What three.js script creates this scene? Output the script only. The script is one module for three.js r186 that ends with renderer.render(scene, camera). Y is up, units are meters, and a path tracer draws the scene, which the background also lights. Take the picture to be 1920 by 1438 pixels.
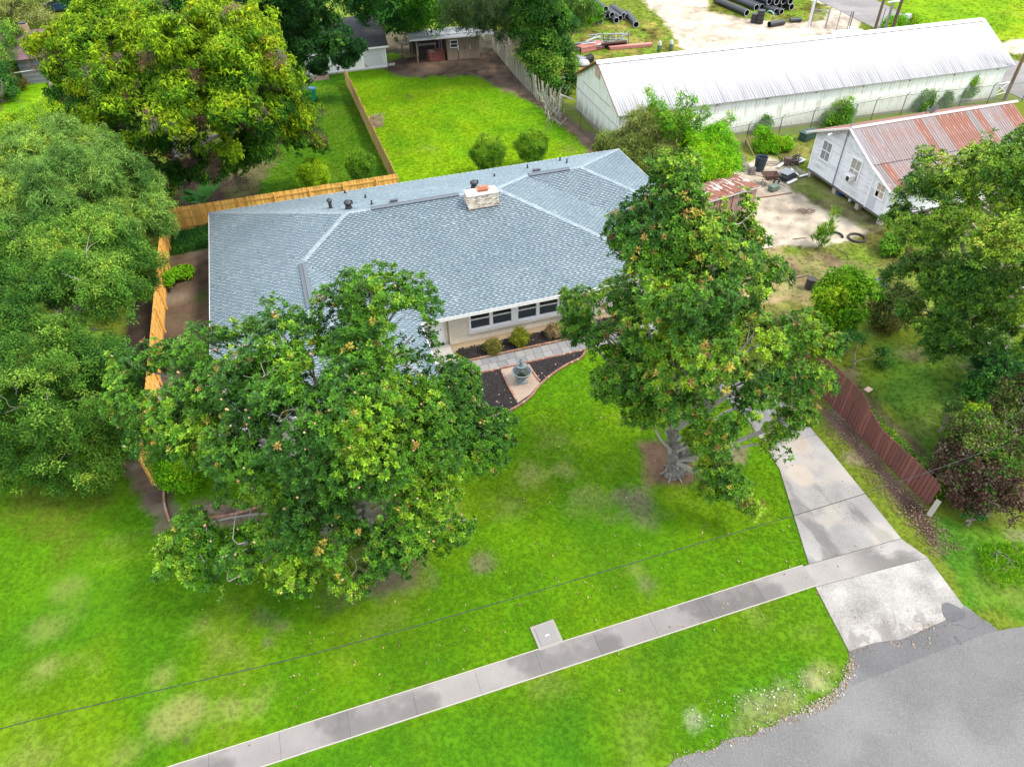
import * as THREE from 'three';
import { mergeGeometries } from 'three/addons/utils/BufferGeometryUtils.js';
import { RoundedBoxGeometry } from 'three/addons/geometries/RoundedBoxGeometry.js';

// ---------------------------------------------------------------- camera, sky, sun, exposure
const scene = new THREE.Scene();
const LENS = 1335, CX = 960, CY = 719, EYE = 25, DEG = Math.PI / 180;
const camera = new THREE.PerspectiveCamera(2 * Math.atan(719 / LENS) / DEG, 1024 / 766, 0.5, 3000);
camera.position.set(0, EYE, 0);
camera.rotation.set(-41.5 * DEG, -17.2 * DEG, -1.2 * DEG, 'YXZ');
camera.updateMatrixWorld();
const renderer = new THREE.WebGLRenderer({ antialias: true });
renderer.toneMapping = THREE.LinearToneMapping;
renderer.toneMappingExposure = 2.65;
renderer.shadowMap.enabled = true;
renderer.shadowMap.type = THREE.PCFSoftShadowMap;

// ---------------------------------------------------------------- random numbers and noise
function rng(seed) {
  let a = seed >>> 0;
  return () => { a = (a + 0x6D2B79F5) | 0; let t = Math.imul(a ^ (a >>> 15), 1 | a); t = (t + Math.imul(t ^ (t >>> 7), 61 | t)) ^ t; return ((t ^ (t >>> 14)) >>> 0) / 4294967296; };
}
function h3(x, y, z) { let h = Math.imul(x, 374761393) ^ Math.imul(y, 668265263) ^ Math.imul(z, 1274126177); h = Math.imul(h ^ (h >>> 13), 1274126177); return ((h ^ (h >>> 16)) >>> 0) / 4294967296; }
const sm = t => t * t * (3 - 2 * t);
function noise3(x, y, z) {
  const xi = Math.floor(x), yi = Math.floor(y), zi = Math.floor(z), u = sm(x - xi), v = sm(y - yi), w = sm(z - zi);
  const L = (a, b, t) => a + (b - a) * t;
  return L(L(L(h3(xi, yi, zi), h3(xi + 1, yi, zi), u), L(h3(xi, yi + 1, zi), h3(xi + 1, yi + 1, zi), u), v),
    L(L(h3(xi, yi, zi + 1), h3(xi + 1, yi, zi + 1), u), L(h3(xi, yi + 1, zi + 1), h3(xi + 1, yi + 1, zi + 1), u), v), w);
}
function fbm(x, y, o = 4, z = 0) { let s = 0, a = 0.5, n = 0; for (let i = 0; i < o; i++) { s += a * noise3(x, y, z + i * 7.3); n += a; x = x * 2.03 + 3.1; y = y * 2.03 + 1.7; a *= 0.5; } return s / n; }
function tnoise(x, y, p, s) {   // value noise that repeats every p cells
  const xi = Math.floor(x), yi = Math.floor(y), u = sm(x - xi), v = sm(y - yi), m = k => ((k % p) + p) % p;
  const a = h3(m(xi), m(yi), s), b = h3(m(xi + 1), m(yi), s), c = h3(m(xi), m(yi + 1), s), d = h3(m(xi + 1), m(yi + 1), s);
  return (a + (b - a) * u) + ((c + (d - c) * u) - (a + (b - a) * u)) * v;
}
const clamp = (v, a = 0, b = 1) => Math.min(b, Math.max(a, v));
const mix = (a, b, t) => a + (b - a) * t;
const mix3 = (a, b, t) => [mix(a[0], b[0], t), mix(a[1], b[1], t), mix(a[2], b[2], t)];
const step = (a, b, v) => sm(clamp((v - a) / (b - a)));

// ---------------------------------------------------------------- sky: bright broken overcast
{
  const W = 512, Hh = 256, d = new Float32Array(W * Hh * 4);
  for (let j = 0; j < Hh; j++) for (let i = 0; i < W; i++) {
    const el = (j + 0.5) / Hh * Math.PI - Math.PI / 2, az = (i + 0.5) / W * 2 * Math.PI;
    const x = Math.cos(el) * Math.cos(az), y = Math.sin(el), z = Math.cos(el) * Math.sin(az);
    const c = noise3(x * 3 + 9, y * 3, z * 3) * 0.6 + noise3(x * 8, y * 8 + 5, z * 8) * 0.4;
    let L = 0.6 + 0.4 * Math.max(0, y) + 0.22 * (c - 0.5);
    const k = (j * W + i) * 4;
    if (y < -0.02) L = 0.35;
    d[k] = L * 0.95; d[k + 1] = L * 1.0; d[k + 2] = L * 1.09; d[k + 3] = 1;
  }
  const t = new THREE.DataTexture(d, W, Hh, THREE.RGBAFormat, THREE.FloatType);
  t.mapping = THREE.EquirectangularReflectionMapping; t.magFilter = THREE.LinearFilter; t.minFilter = THREE.LinearFilter; t.needsUpdate = true;
  scene.background = t; scene.environment = t;
}
const sun = new THREE.DirectionalLight(0xfff0d8, 1.6);
sun.position.set(20 + 62, 100, -35 + 38); sun.target.position.set(20, 0, -35);
sun.castShadow = true; sun.shadow.radius = 22; sun.shadow.mapSize.set(4096, 4096);
Object.assign(sun.shadow.camera, { left: -75, right: 75, top: 75, bottom: -75, near: 1, far: 260 });
scene.add(sun, sun.target);

// ---------------------------------------------------------------- helpers
const V = (x, y, z) => new THREE.Vector3(x, y, z);
const viewRay = (px, py) => V((px - CX) / LENS, -(py - CY) / LENS, -1).applyQuaternion(camera.quaternion);
// surveying helper: the place on the level plane at height h that was sighted at this point of the survey photograph
function at(px, py, h = 0) { const d = viewRay(px, py); return d.multiplyScalar((h - EYE) / d.y).add(camera.position); }
function onPlane(px, py, p0, n) { const d = viewRay(px, py); const t = n.dot(p0.clone().sub(camera.position)) / n.dot(d); return d.multiplyScalar(t).add(camera.position); }
const names = {};
function numbered(n) { const k = names[n] = (names[n] ?? -1) + 1; return k ? n + '_' + String(k).padStart(3, '0') : n; }
function tag(o, label, category, group) { o.userData.label = label; o.userData.category = category; if (group) o.userData.group = group; return o; }
function thing(name, label, category, pos = [0, 0, 0], turn = 0, group) {
  const o = new THREE.Group(); o.name = numbered(name); o.position.set(...(pos.isVector3 ? pos.toArray() : pos)); o.rotation.y = turn; scene.add(o);
  return tag(o, label, category, group);
}
function clean(g) {
  if (g.index) g = g.toNonIndexed();
  for (const k of Object.keys(g.attributes)) if (!['position', 'normal', 'uv'].includes(k)) g.deleteAttribute(k);
  if (!g.attributes.uv) g.setAttribute('uv', new THREE.BufferAttribute(new Float32Array(g.attributes.position.count * 2), 2));
  return g;
}
const join = gs => gs.length === 1 ? gs[0] : mergeGeometries(gs.map(clean));
function mesh(name, g, m, parent) {
  const o = new THREE.Mesh(Array.isArray(g) ? join(g) : g, m); o.name = name; o.castShadow = o.receiveShadow = true;
  if (parent) parent.add(o); else { o.name = numbered(name); scene.add(o); }
  return o;
}
function solo(name, g, m, label, category, group) { return tag(mesh(name, g, m), label, category, group); }
function ground_piece(name, g, m) { const o = mesh(name, g, m); o.userData.kind = 'structure'; return o; }
const box = (w, h, d, x = 0, y = 0, z = 0, ry = 0, rz = 0, rx = 0) => { const g = new THREE.BoxGeometry(w, h, d); if (rx) g.rotateX(rx); if (rz) g.rotateZ(rz); if (ry) g.rotateY(ry); return g.translate(x, y, z); };
const rbox = (w, h, d, r, x = 0, y = 0, z = 0, ry = 0) => new RoundedBoxGeometry(w, h, d, 2, r).rotateY(ry).translate(x, y, z);
const cyl = (r1, r2, h, x = 0, y = 0, z = 0, n = 14, open = false) => new THREE.CylinderGeometry(r1, r2, h, n, 1, open).translate(x, y, z);
function bar(a, b, r, r2 = r, n = 6) {   // round bar between two points
  a = V(...a); b = V(...b); const d = b.clone().sub(a), L = d.length();
  return new THREE.CylinderGeometry(r2, r, L, n).applyQuaternion(new THREE.Quaternion().setFromUnitVectors(V(0, 1, 0), d.normalize())).translate((a.x + b.x) / 2, (a.y + b.y) / 2, (a.z + b.z) / 2);
}
function plank(a, b, w, t) {   // flat board lying from a to b
  a = V(...a); b = V(...b); const d = b.clone().sub(a), L = d.length();
  return new THREE.BoxGeometry(L, t, w).applyQuaternion(new THREE.Quaternion().setFromUnitVectors(V(1, 0, 0), d.normalize())).translate((a.x + b.x) / 2, (a.y + b.y) / 2, (a.z + b.z) / 2);
}
function tube(pts, radii, n = 7, ref = V(0.31, 0.2, 0.93)) {   // tapered tube through points
  const pos = [], uv = [], idx = []; let len = 0;
  pts.forEach((p, i) => {
    const t = (pts[i + 1] ?? p).clone().sub(pts[i - 1] ?? p).normalize();
    let a = ref.clone().addScaledVector(t, -ref.dot(t)); if (a.lengthSq() < 1e-3) a = V(1, 0, 0).addScaledVector(t, -t.x); a.normalize();
    const b = t.clone().cross(a); if (i) len += p.distanceTo(pts[i - 1]);
    for (let k = 0; k <= n; k++) {
      const f = k / n * Math.PI * 2, r = Array.isArray(radii) ? radii[i] : radii;
      pos.push(p.x + (a.x * Math.cos(f) + b.x * Math.sin(f)) * r, p.y + (a.y * Math.cos(f) + b.y * Math.sin(f)) * r, p.z + (a.z * Math.cos(f) + b.z * Math.sin(f)) * r);
      uv.push(k / n, len);
    }
  });
  for (let i = 0; i < pts.length - 1; i++) for (let k = 0; k < n; k++) { const q = i * (n + 1) + k; idx.push(q, q + 1, q + n + 1, q + 1, q + n + 2, q + n + 1); }
  const g = new THREE.BufferGeometry(); g.setAttribute('position', new THREE.Float32BufferAttribute(pos, 3)); g.setAttribute('uv', new THREE.Float32BufferAttribute(uv, 2)); g.setIndex(idx); g.computeVertexNormals();
  return g;
}
const curve = (pts, n = 24) => new THREE.CatmullRomCurve3(pts).getPoints(n);
function slab(poly, y0, y1) {   // level sheet with thickness from plan points [x, z]
  const s = new THREE.Shape(poly.map(([x, z]) => new THREE.Vector2(x, -z)));
  return new THREE.ExtrudeGeometry(s, { depth: y1 - y0, bevelEnabled: false }).rotateX(-Math.PI / 2).translate(0, y0, 0);
}
const plan = (...px) => px.map(([x, y]) => { const p = at(x, y); return [p.x, p.z]; });
function inPoly(x, z, P) { let c = false; for (let i = 0, j = P.length - 1; i < P.length; j = i++) { const [xi, zi] = P[i], [xj, zj] = P[j]; if ((zi > z) !== (zj > z) && x < (xj - xi) * (z - zi) / (zj - zi) + xi) c = !c; } return c; }
function sdPoly(x, z, P) {   // negative inside
  let d = 1e9; for (let i = 0, j = P.length - 1; i < P.length; j = i++) {
    const [ax, az] = P[i], [bx, bz] = P[j], ex = bx - ax, ez = bz - az, t = clamp(((x - ax) * ex + (z - az) * ez) / (ex * ex + ez * ez));
    d = Math.min(d, (x - ax - ex * t) ** 2 + (z - az - ez * t) ** 2);
  }
  d = Math.sqrt(d); return inPoly(x, z, P) ? -d : d;
}

// ---------------------------------------------------------------- textures and materials
const enc = v => { v = clamp(v); return v <= 0.0031308 ? v * 12.92 * 255 : (1.055 * v ** (1 / 2.4) - 0.055) * 255; };
function tex(w, h, f, repeat = [1, 1], srgb = true) {   // f(u, v) gives linear rgb
  const d = new Uint8Array(w * h * 4);
  for (let j = 0; j < h; j++) for (let i = 0; i < w; i++) { const c = f(i / w, j / h), k = (j * w + i) * 4; for (let q = 0; q < 3; q++) d[k + q] = srgb ? enc(c[q]) : clamp(c[q]) * 255; d[k + 3] = 255; }
  const t = new THREE.DataTexture(d, w, h); t.magFilter = THREE.LinearFilter; t.minFilter = THREE.LinearMipmapLinearFilter; t.generateMipmaps = true;
  t.wrapS = t.wrapT = THREE.RepeatWrapping; t.repeat.set(...repeat); if (srgb) t.colorSpace = THREE.SRGBColorSpace; t.needsUpdate = true; return t;
}
const tf = (u, v, p, s, o = 4) => { let r = 0, a = 0.5, n = 0; for (let i = 0; i < o; i++) { r += a * tnoise(u * p, v * p, p, s + i); n += a; p *= 2; a *= 0.55; } return r / n; };
const lin = (r, g, b) => new THREE.Color().setRGB(r, g, b);
const mat = (c, rough = 0.8, o = {}) => new THREE.MeshStandardMaterial({ color: lin(...c), roughness: rough, ...o });
const T = {};
T.grain = tex(1024, 1024, (u, v) => { const n = 0.42 * tf(u, v, 64, 3, 3) + 0.4 * tf(u, v, 256, 9, 2) + 0.25 * tf(u, v, 10, 14, 3); const k = 0.72 * (0.74 + 0.48 * n); return [k, k, k]; }, [1 / 9, 1 / 9]);
T.asphalt = tex(1024, 1024, (u, v) => { const n = tf(u, v, 6, 31, 5), f = tnoise(u * 512, v * 512, 512, 40); let k = 0.122 + 0.05 * (n - 0.5) + 0.065 * (f - 0.5) + (f > 0.985 ? 0.12 : 0) + 0.03 * step(0.5, 0.7, tf(u, v, 3, 91, 3)); if (Math.abs(tf(u, v, 3, 97, 5) - 0.5) < 0.0022) k *= 0.55; return [k, k * 0.995, k * 1.01]; }, [1 / 10, 1 / 10]);
T.concrete = tex(1024, 1024, (u, v) => { const n = tf(u, v, 5, 51, 6), f = tnoise(u * 400, v * 400, 400, 60), s = step(0.56, 0.75, tf(u, v, 3, 77, 5)); let k = (0.245 + 0.13 * (n - 0.5) + 0.05 * (f - 0.5)) * (1 - 0.4 * s); return [k * 1.02, k * 0.985, k * 0.96]; }, [1 / 7, 1 / 7]);
T.wood = tex(256, 512, (u, v) => { const g = tnoise(u * 64, v * 6, 64, 5) * 0.6 + tnoise(u * 16, v * 2, 16, 6) * 0.4; const k = 0.7 + 0.5 * g; return [k * 0.8, k * 0.8, k * 0.8]; }, [1, 1]);
T.bark = tex(256, 512, (u, v) => { const n = tnoise(u * 18, v * 40, 18, 21), l = step(0.55, 0.7, tf(u, v, 6, 25, 4)); const k = 0.09 + 0.13 * n; return mix3([k * 1.05, k * 0.95, k * 0.85], [0.34, 0.34, 0.31], l * 0.7); }, [1, 0.5]);
const M = {
  white: mat([0.82, 0.83, 0.85], 0.5), offwhite: mat([0.62, 0.6, 0.55], 0.7), black: mat([0.02, 0.021, 0.024], 0.5), glass: new THREE.MeshPhysicalMaterial({ color: lin(0.015, 0.018, 0.022), roughness: 0.06, metalness: 0 }),
  steel: mat([0.3, 0.31, 0.33], 0.45, { metalness: 0.6 }), darksteel: mat([0.09, 0.095, 0.1], 0.55, { metalness: 0.3 }), rust: mat([0.16, 0.06, 0.035], 0.9), concrete: new THREE.MeshStandardMaterial({ map: T.concrete, roughness: 0.92, bumpMap: T.concrete, bumpScale: 0.004 }),
  asphalt: new THREE.MeshStandardMaterial({ map: T.asphalt, roughness: 0.93, bumpMap: T.asphalt, bumpScale: 0.006 }), bark: new THREE.MeshStandardMaterial({ map: T.bark, roughness: 0.95, bumpMap: T.bark, bumpScale: 0.03 }),
  palebark: mat([0.36, 0.34, 0.3], 0.9), twig: mat([0.2, 0.17, 0.14], 0.9), deadwood: mat([0.3, 0.28, 0.25], 0.9),
};
const woods = (c, n, seed, spread = 0.3) => { const r = rng(seed); return Array.from({ length: n }, () => { const k = 1 + (r() - 0.5) * spread, w = (r() - 0.5) * spread * 0.25; return mat([c[0] * (k + w) / 0.85, c[1] * k / 0.85, c[2] * (k - w) / 0.85], 0.85, { map: T.wood }); }); };

// ---------------------------------------------------------------- the ground: lawns, dirt, gravel
const G = { lawn: [0.066, 0.172, 0.003], bright: [0.104, 0.24, 0.003], deep: [0.042, 0.135, 0.005], rough: [0.12, 0.165, 0.018], dry: [0.19, 0.2, 0.06], dirt: [0.14, 0.105, 0.08], mulch: [0.075, 0.05, 0.04], soil: [0.1, 0.072, 0.055], pale: [0.34, 0.295, 0.235], gravel: [0.38, 0.32, 0.255], olive: [0.09, 0.125, 0.012] };
const zones = [   // [plan outline, colour, edge softness, share of grass, unevenness]
  [plan([-200, 1100], [-200, 700], [230, 850], [330, 760], [900, 730], [1130, 640], [1420, 740], [1800, 1140], [1700, 1500], [-200, 1600]), G.lawn, 0.6, 1, 1],
  [plan([540, 55], [1080, 55], [1075, 100], [940, 100], [900, 105], [830, 110], [740, 118], [600, 128], [540, 120]), [0.06, 0.053, 0.035], 0.5, 0.1, 1],
  [plan([640, 120], [735, 345], [1120, 292], [1000, 180], [930, 100], [720, 100]), G.bright, 0.5, 1, 0.7],
  [plan([560, 135], [640, 130], [735, 345], [430, 390], [440, 250], [540, 230]), G.deep, 0.4, 1, 0.6],
  [plan([330, 300], [500, 230], [520, 300], [470, 380], [330, 420]), G.mulch, 0.8, 0.2, 0.6],
  [plan([0, 160], [140, 150], [200, 300], [0, 300]), G.bright, 1, 1, 1],
  [plan([700, 125], [760, 145], [880, 142], [960, 175], [1000, 190], [960, 110], [900, 95], [780, 95]), G.soil, 0.9, 0.05, 1],
  [plan([690, 215], [718, 212], [720, 238], [692, 242]), G.dirt, 0.3, 0.3, 1],
  [plan([915, 95], [945, 90], [1010, 160], [1060, 215], [1170, 290], [1120, 300], [1060, 240], [985, 180]), G.soil, 0.5, 0.1, 1],
  [plan([300, 440], [400, 420], [400, 700], [280, 760]), G.soil, 0.3, 0.03, 1],
  [plan([310, 440], [395, 425], [392, 465], [318, 478]), G.deep, 0.5, 1, 0.5],
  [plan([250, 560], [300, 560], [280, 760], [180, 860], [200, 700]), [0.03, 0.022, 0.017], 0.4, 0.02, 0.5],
  [plan([232, 868], [320, 862], [330, 985], [292, 1000], [262, 930]), G.dirt, 0.45, 0.1, 1],
  [plan([360, 940], [520, 940], [520, 985], [380, 985]), G.dirt, 0.4, 0.3, 1],
  [plan([560, 920], [760, 930], [800, 1010], [790, 1090], [650, 1100], [560, 1030]), [0.1, 0.1, 0.03], 1.1, 0.5, 1],
  [plan([1205, 835], [1290, 830], [1320, 880], [1290, 915], [1215, 905]), [0.12, 0.075, 0.05], 0.5, 0.12, 1],
  [plan([1370, 830], [1400, 840], [1395, 870], [1360, 860]), G.dirt, 0.3, 0.2, 1],
  [plan([1535, 765], [1570, 770], [1745, 960], [1790, 1040], [1830, 1120], [1750, 1020], [1690, 950]), [0.085, 0.055, 0.045], 0.35, 0.12, 1.6],
  [plan([1740, 960], [1920, 1000], [1990, 1100], [1960, 1180], [1815, 1130]), [0.06, 0.165, 0.01], 0.6, 0.9, 1],
  [plan([1900, 1000], [1960, 990], [1960, 1060], [1912, 1055]), [0.12, 0.13, 0.06], 0.6, 0.5, 1.5],
  [plan([1570, 690], [1640, 640], [1960, 640], [1960, 800], [1780, 940], [1640, 740]), [0.05, 0.115, 0.01], 1, 0.9, 1],
  [plan([1560, 690], [1600, 690], [1690, 800], [1760, 880], [1740, 900], [1640, 790]), [0.07, 0.06, 0.03], 0.5, 0.2, 1.4],
  [plan([400, 1475], [1530, 1103], [1592, 1235], [1560, 1310], [1240, 1430], [1000, 1540]), [0.05, 0.155, 0.004], 0.6, 1, 0.8],
  [plan([1330, 300], [1440, 283], [1525, 325], [1600, 392], [1700, 450], [1800, 470], [1800, 600], [1500, 640], [1300, 560]), [0.12, 0.125, 0.03], 0.8, 0.6, 1.4],
  [plan([1360, 545], [1420, 470], [1560, 478], [1640, 500], [1560, 560], [1450, 560]), [0.2, 0.15, 0.085], 1.2, 0.25, 1.4],
  [plan([1300, 270], [1525, 240], [1530, 300], [1440, 290], [1330, 300]), [0.13, 0.13, 0.035], 0.5, 0.5, 1],
  [plan([1360, 318], [1440, 292], [1515, 322], [1560, 385], [1650, 432], [1555, 462], [1430, 462], [1400, 420]), G.pale, 0.45, 0.04, 1],
  [plan([1490, 315], [1560, 350], [1665, 425], [1640, 440], [1560, 400], [1470, 345]), [0.11, 0.105, 0.05], 0.5, 0.3, 1.2],
  [plan([1060, 30], [1230, 40], [1300, 110], [1080, 130]), [0.17, 0.16, 0.035], 0.8, 0.7, 1.6],
  [plan([1170, -40], [1245, 40], [1290, 110], [1600, 70], [1620, 30], [1480, -60]), G.gravel, 0.8, 0.02, 0.7],
  [plan([1325, 20], [1420, 38], [1500, 42], [1545, 38], [1560, 15], [1500, -10], [1330, -12]), [0.15, 0.16, 0.025], 0.7, 0.8, 1.4],
  [plan([1600, -60], [1760, -60], [2100, -60], [2100, 130], [1920, 78], [1850, 75], [1720, 45]), [0.13, 0.245, 0.004], 0.6, 1, 0.5],
  [plan([1860, 84], [1920, 72], [1980, 80], [1980, 100], [1880, 100]), G.gravel, 0.5, 0.03, 1],
];
for (const z of zones) { z.b = [Infinity, -Infinity, Infinity, -Infinity]; for (const [x, y] of z[0]) { z.b[0] = Math.min(z.b[0], x); z.b[1] = Math.max(z.b[1], x); z.b[2] = Math.min(z.b[2], y); z.b[3] = Math.max(z.b[3], y); } }
// worn and dry spots: photograph point, radius in metres, colour, strength
const spots = [[85, 1255, 0.7, G.dry, 0.9], [370, 1325, 0.8, G.dry, 1], [440, 1330, 0.9, G.dry, 0.9], [315, 1335, 0.6, G.dry, 0.8], [220, 1422, 0.6, G.dry, 0.7], [380, 1180, 0.7, G.dry, 0.6], [130, 1105, 0.7, G.dry, 0.5], [90, 1180, 0.8, G.dry, 0.5], [300, 1270, 0.5, G.dry, 0.7], [1000, 895, 0.9, G.dry, 0.8], [1060, 880, 0.8, G.dry, 0.7], [950, 950, 0.9, G.dry, 0.5], [1110, 925, 1, G.dry, 0.5], [1205, 945, 1, G.dirt, 0.7], [1180, 930, 0.7, G.dirt, 0.5], [1210, 1100, 0.5, G.dirt, 0.8], [1195, 1070, 0.5, G.dry, 0.5], [905, 1052, 0.45, G.dirt, 0.9], [730, 1085, 1.3, G.dirt, 0.9], [650, 1110, 1, G.dirt, 0.5], [480, 1160, 0.5, G.dirt, 0.5], [505, 1205, 0.35, G.dirt, 0.8], [525, 1175, 0.4, G.dirt, 0.5], [355, 1385, 0.25, G.mulch, 0.9], [960, 1000, 1.2, G.bright, 0.7], [1300, 1350, 0.4, [0.36, 0.34, 0.26], 0.6], [1480, 1300, 0.5, [0.2, 0.2, 0.1], 0.7], [1440, 1312, 0.5, [0.2, 0.2, 0.1], 0.7], [1525, 1277, 0.5, [0.24, 0.22, 0.13], 0.8], [1400, 1325, 0.4, [0.2, 0.2, 0.1], 0.6], [1550, 1290, 0.4, [0.3, 0.3, 0.12], 0.7], [1480, 1330, 0.6, [0.17, 0.2, 0.05], 0.7], [1400, 1360, 0.6, [0.15, 0.19, 0.05], 0.7], [1550, 1255, 0.5, G.dry, 0.9], [690, 225, 0.7, G.dirt, 0.8], [770, 180, 0.5, G.soil, 0.9], [950, 240, 1.4, G.lawn, 0.8], [1000, 210, 1.6, G.deep, 0.5], [145, 1010, 1.4, G.olive, 0.7], [110, 960, 1.6, G.olive, 0.8], [60, 940, 1.6, G.olive, 0.9], [200, 930, 1.2, G.olive, 0.8], [255, 875, 0.4, G.pale, 0.9], [330, 560, 0.9, G.pale, 0.5], [380, 560, 0.7, G.deep, 0.5], [340, 600, 1.2, [0.13, 0.11, 0.07], 0.7], [370, 470, 0.8, G.pale, 0.5], [600, 300, 1, G.bright, 0.5], [250, 1000, 1.2, G.deep, 0.6], [235, 1100, 1.4, G.deep, 0.55], [1640, 800, 0.4, G.dry, 0.8], [1600, 860, 0.5, [0.28, 0.22, 0.17], 0.7], [1690, 860, 0.5, [0.28, 0.22, 0.17], 0.7], [1585, 775, 0.5, [0.3, 0.25, 0.2], 0.6], [1720, 660, 0.8, G.soil, 0.8], [1850, 690, 1.4, G.soil, 0.8]]
  .map(s => { const p = at(s[0], s[1]); return [p.x, p.z, s[2], s[3], s[4]]; });
function groundAt(x, z) {   // colour, share of grass
  const big = fbm(x * 0.09 + 4, z * 0.09, 3), mid = fbm(x * 0.45, z * 0.45 + 8, 3), fine = fbm(x * 1.7 + 3, z * 1.7, 2);
  let c = mix3(G.rough, G.olive, clamp(big * 2 - 0.5)), g = 0.8;
  for (const [P, col, soft, grass, uneven] of zones) {
    const b = zones.find(q => q[0] === P).b, m = soft + 1;
    if (x < b[0] - m || x > b[1] + m || z < b[2] - m || z > b[3] + m) continue;
    const d = sdPoly(x, z, P) + (fbm(x * 1.1, z * 1.1, 3, 5) - 0.5) * soft * 1.8, w = 1 - step(-soft * 0.5, soft * 0.5, d);
    if (w <= 0) continue;
    let q = col;
    if (grass > 0.85) {
      const band = 0.06 * Math.sin(x * 2.1 + (fbm(x * 0.3, z * 0.12, 2) - 0.5) * 3) * (fbm(x * 0.1, z * 0.1, 2, 3)); q = [q[0] * (1 + band * 1.6), q[1] * (1 + band), q[2]];
      q = mix3(q, [q[0] * 1.35 + 0.01, q[1] * 1.08, q[2]], step(0.42, 0.68, big * 0.5 + mid * 0.5) * 0.85);
      q = mix3(q, [q[0] * 0.6, q[1] * 0.76, q[2] * 1.1], step(0.48, 0.72, fbm(x * 0.22 + 31, z * 0.22, 3)) * 0.75);
      q = mix3(q, G.dry, step(0.6, 0.86, mid * 0.8 + fine * 0.2) * 0.4 * uneven);
    } else { const k = 1 + (mid - 0.5) * 1.3 * uneven + (fine - 0.5) * 0.9; q = [q[0] * k, q[1] * k, q[2] * k]; if (grass > 0.1) q = mix3(q, [G.rough[0], G.rough[1] * 1.15, G.rough[2]], step(0.45, 0.65, fbm(x * 0.6 + 9, z * 0.6, 3)) * Math.min(1, grass * 1.3)); }
    c = mix3(c, q, w); g = mix(g, grass, w);
  }
  for (const [sx, sz, r, col, k] of spots) { const d = Math.hypot(x - sx, (z - sz)) / r; if (d < 2.2) { const w = k * 0.82 * (1 - step(0.0, 1.35, d + (mid - 0.5) * 1.6 + (fine - 0.5) * 1.3)); c = mix3(c, col, w); if (col[0] > col[1] * 0.85) g *= 1 - w * 0.75; } }
  const k = 0.95 + 0.12 * fine; return [[c[0] * k, c[1] * k, c[2] * k], g];
}
{
  const axis = (...runs) => { const a = []; let v = runs[0][0]; for (const [, to, st] of runs) { const n = Math.max(1, Math.round((to - v) / st)), from = v; for (let i = 0; i < n; i++) a.push(from + (to - from) * i / n); v = to; } a.push(v); return a; };
  const xs = axis([-900, -200, 120], [0, -40, 12], [0, -30, 1], [0, 32, 0.28], [0, 48, 0.36], [0, 100, 0.6], [0, 140, 5], [0, 900, 120]);
  const zs = axis([-900, -220, 120], [0, -130, 10], [0, -95, 1], [0, -56, 0.55], [0, -3, 0.28], [0, 40, 5], [0, 600, 120]);
  const pos = [], col = [], uv = [], idx = [];
  for (const z of zs) for (const x of xs) {
    const [c] = groundAt(x, z); pos.push(x, 0.05 * (fbm(x * 0.25, z * 0.25, 3) - 0.5) - 0.02, z); col.push(c[0] / 0.68, c[1] / 0.68, c[2] / 0.68); uv.push(x, z);
  }
  const W = xs.length; for (let j = 0; j < zs.length - 1; j++) for (let i = 0; i < W - 1; i++) { const a = j * W + i; idx.push(a, a + W, a + 1, a + 1, a + W, a + W + 1); }
  const g = new THREE.BufferGeometry(); g.setAttribute('position', new THREE.Float32BufferAttribute(pos, 3)); g.setAttribute('color', new THREE.Float32BufferAttribute(col, 3)); g.setAttribute('uv', new THREE.Float32BufferAttribute(uv, 2)); g.setIndex(idx); g.computeVertexNormals();
  ground_piece('ground', g, new THREE.MeshPhysicalMaterial({ map: T.grain, vertexColors: true, roughness: 1, specularIntensity: 0.15, bumpMap: T.grain, bumpScale: 0.02 }));
}

// ---------------------------------------------------------------- paving
const P = {};
P.drive = plan([1517, 1058], [1690, 1010], [1560, 850], [1490, 768], [1440, 715], [1330, 715], [1404, 790], [1462, 880]);
P.cross = plan([1517, 1059], [1690, 1011], [1740, 1046], [1530, 1101], [1502, 1066]);
P.apron = plan([1530, 1102], [1740, 1047], [1808, 1138], [1770, 1165], [1690, 1200], [1640, 1206], [1592, 1222]);
P.side = plan([1512, 1062], [1536, 1097], [1100, 1240], [590, 1411], [280, 1520], [150, 1490], [280, 1443], [900, 1253]);
P.road = plan([1240, 1438], [1378, 1387], [1511, 1334], [1559, 1312], [1585, 1280], [1601, 1240], [1592, 1222], [1640, 1206], [1690, 1200], [1770, 1165], [1808, 1138], [1872, 1181], [1930, 1174], [2050, 1150]).concat([[60, -6.5], [260, -4], [260, 70], [-260, 70], [-260, 14]], plan([300, 1760], [900, 1560]));
P.patch = plan([1601, 1240], [1592, 1222], [1640, 1206], [1690, 1200], [1770, 1165], [1808, 1138], [1872, 1181], [1760, 1222], [1600, 1285], [1590, 1276]);
P.back = plan([1490, -22], [1655, 60], [1700, 85], [1790, 122], [1890, 172], [1990, 220], [2100, 200], [1990, 140], [1920, 118], [1850, 96], [1740, 50], [1600, -22]);
P.pad = plan([1385, 452], [1410, 372], [1440, 366], [1555, 352], [1580, 395], [1650, 432], [1555, 460], [1440, 462]);
{ const q = []; P.road.forEach((a, i) => { const b = P.road[(i + 1) % P.road.length], L = Math.hypot(b[0] - a[0], b[1] - a[1]), n = L > 40 ? 1 : Math.max(1, Math.round(L / 0.18)); for (let k = 0; k < n; k++) { const x = mix(a[0], b[0], k / n), z = mix(a[1], b[1], k / n); q.push(n > 1 ? [x + (fbm(x * 2.2, z * 2.2, 3) - 0.5) * 0.35, z + (fbm(x * 2.2 + 40, z * 2.2, 3) - 0.5) * 0.35] : [x, z]); } }); P.road = q; }
ground_piece('street', slab(P.road, -0.1, 0.02), M.asphalt);
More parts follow.
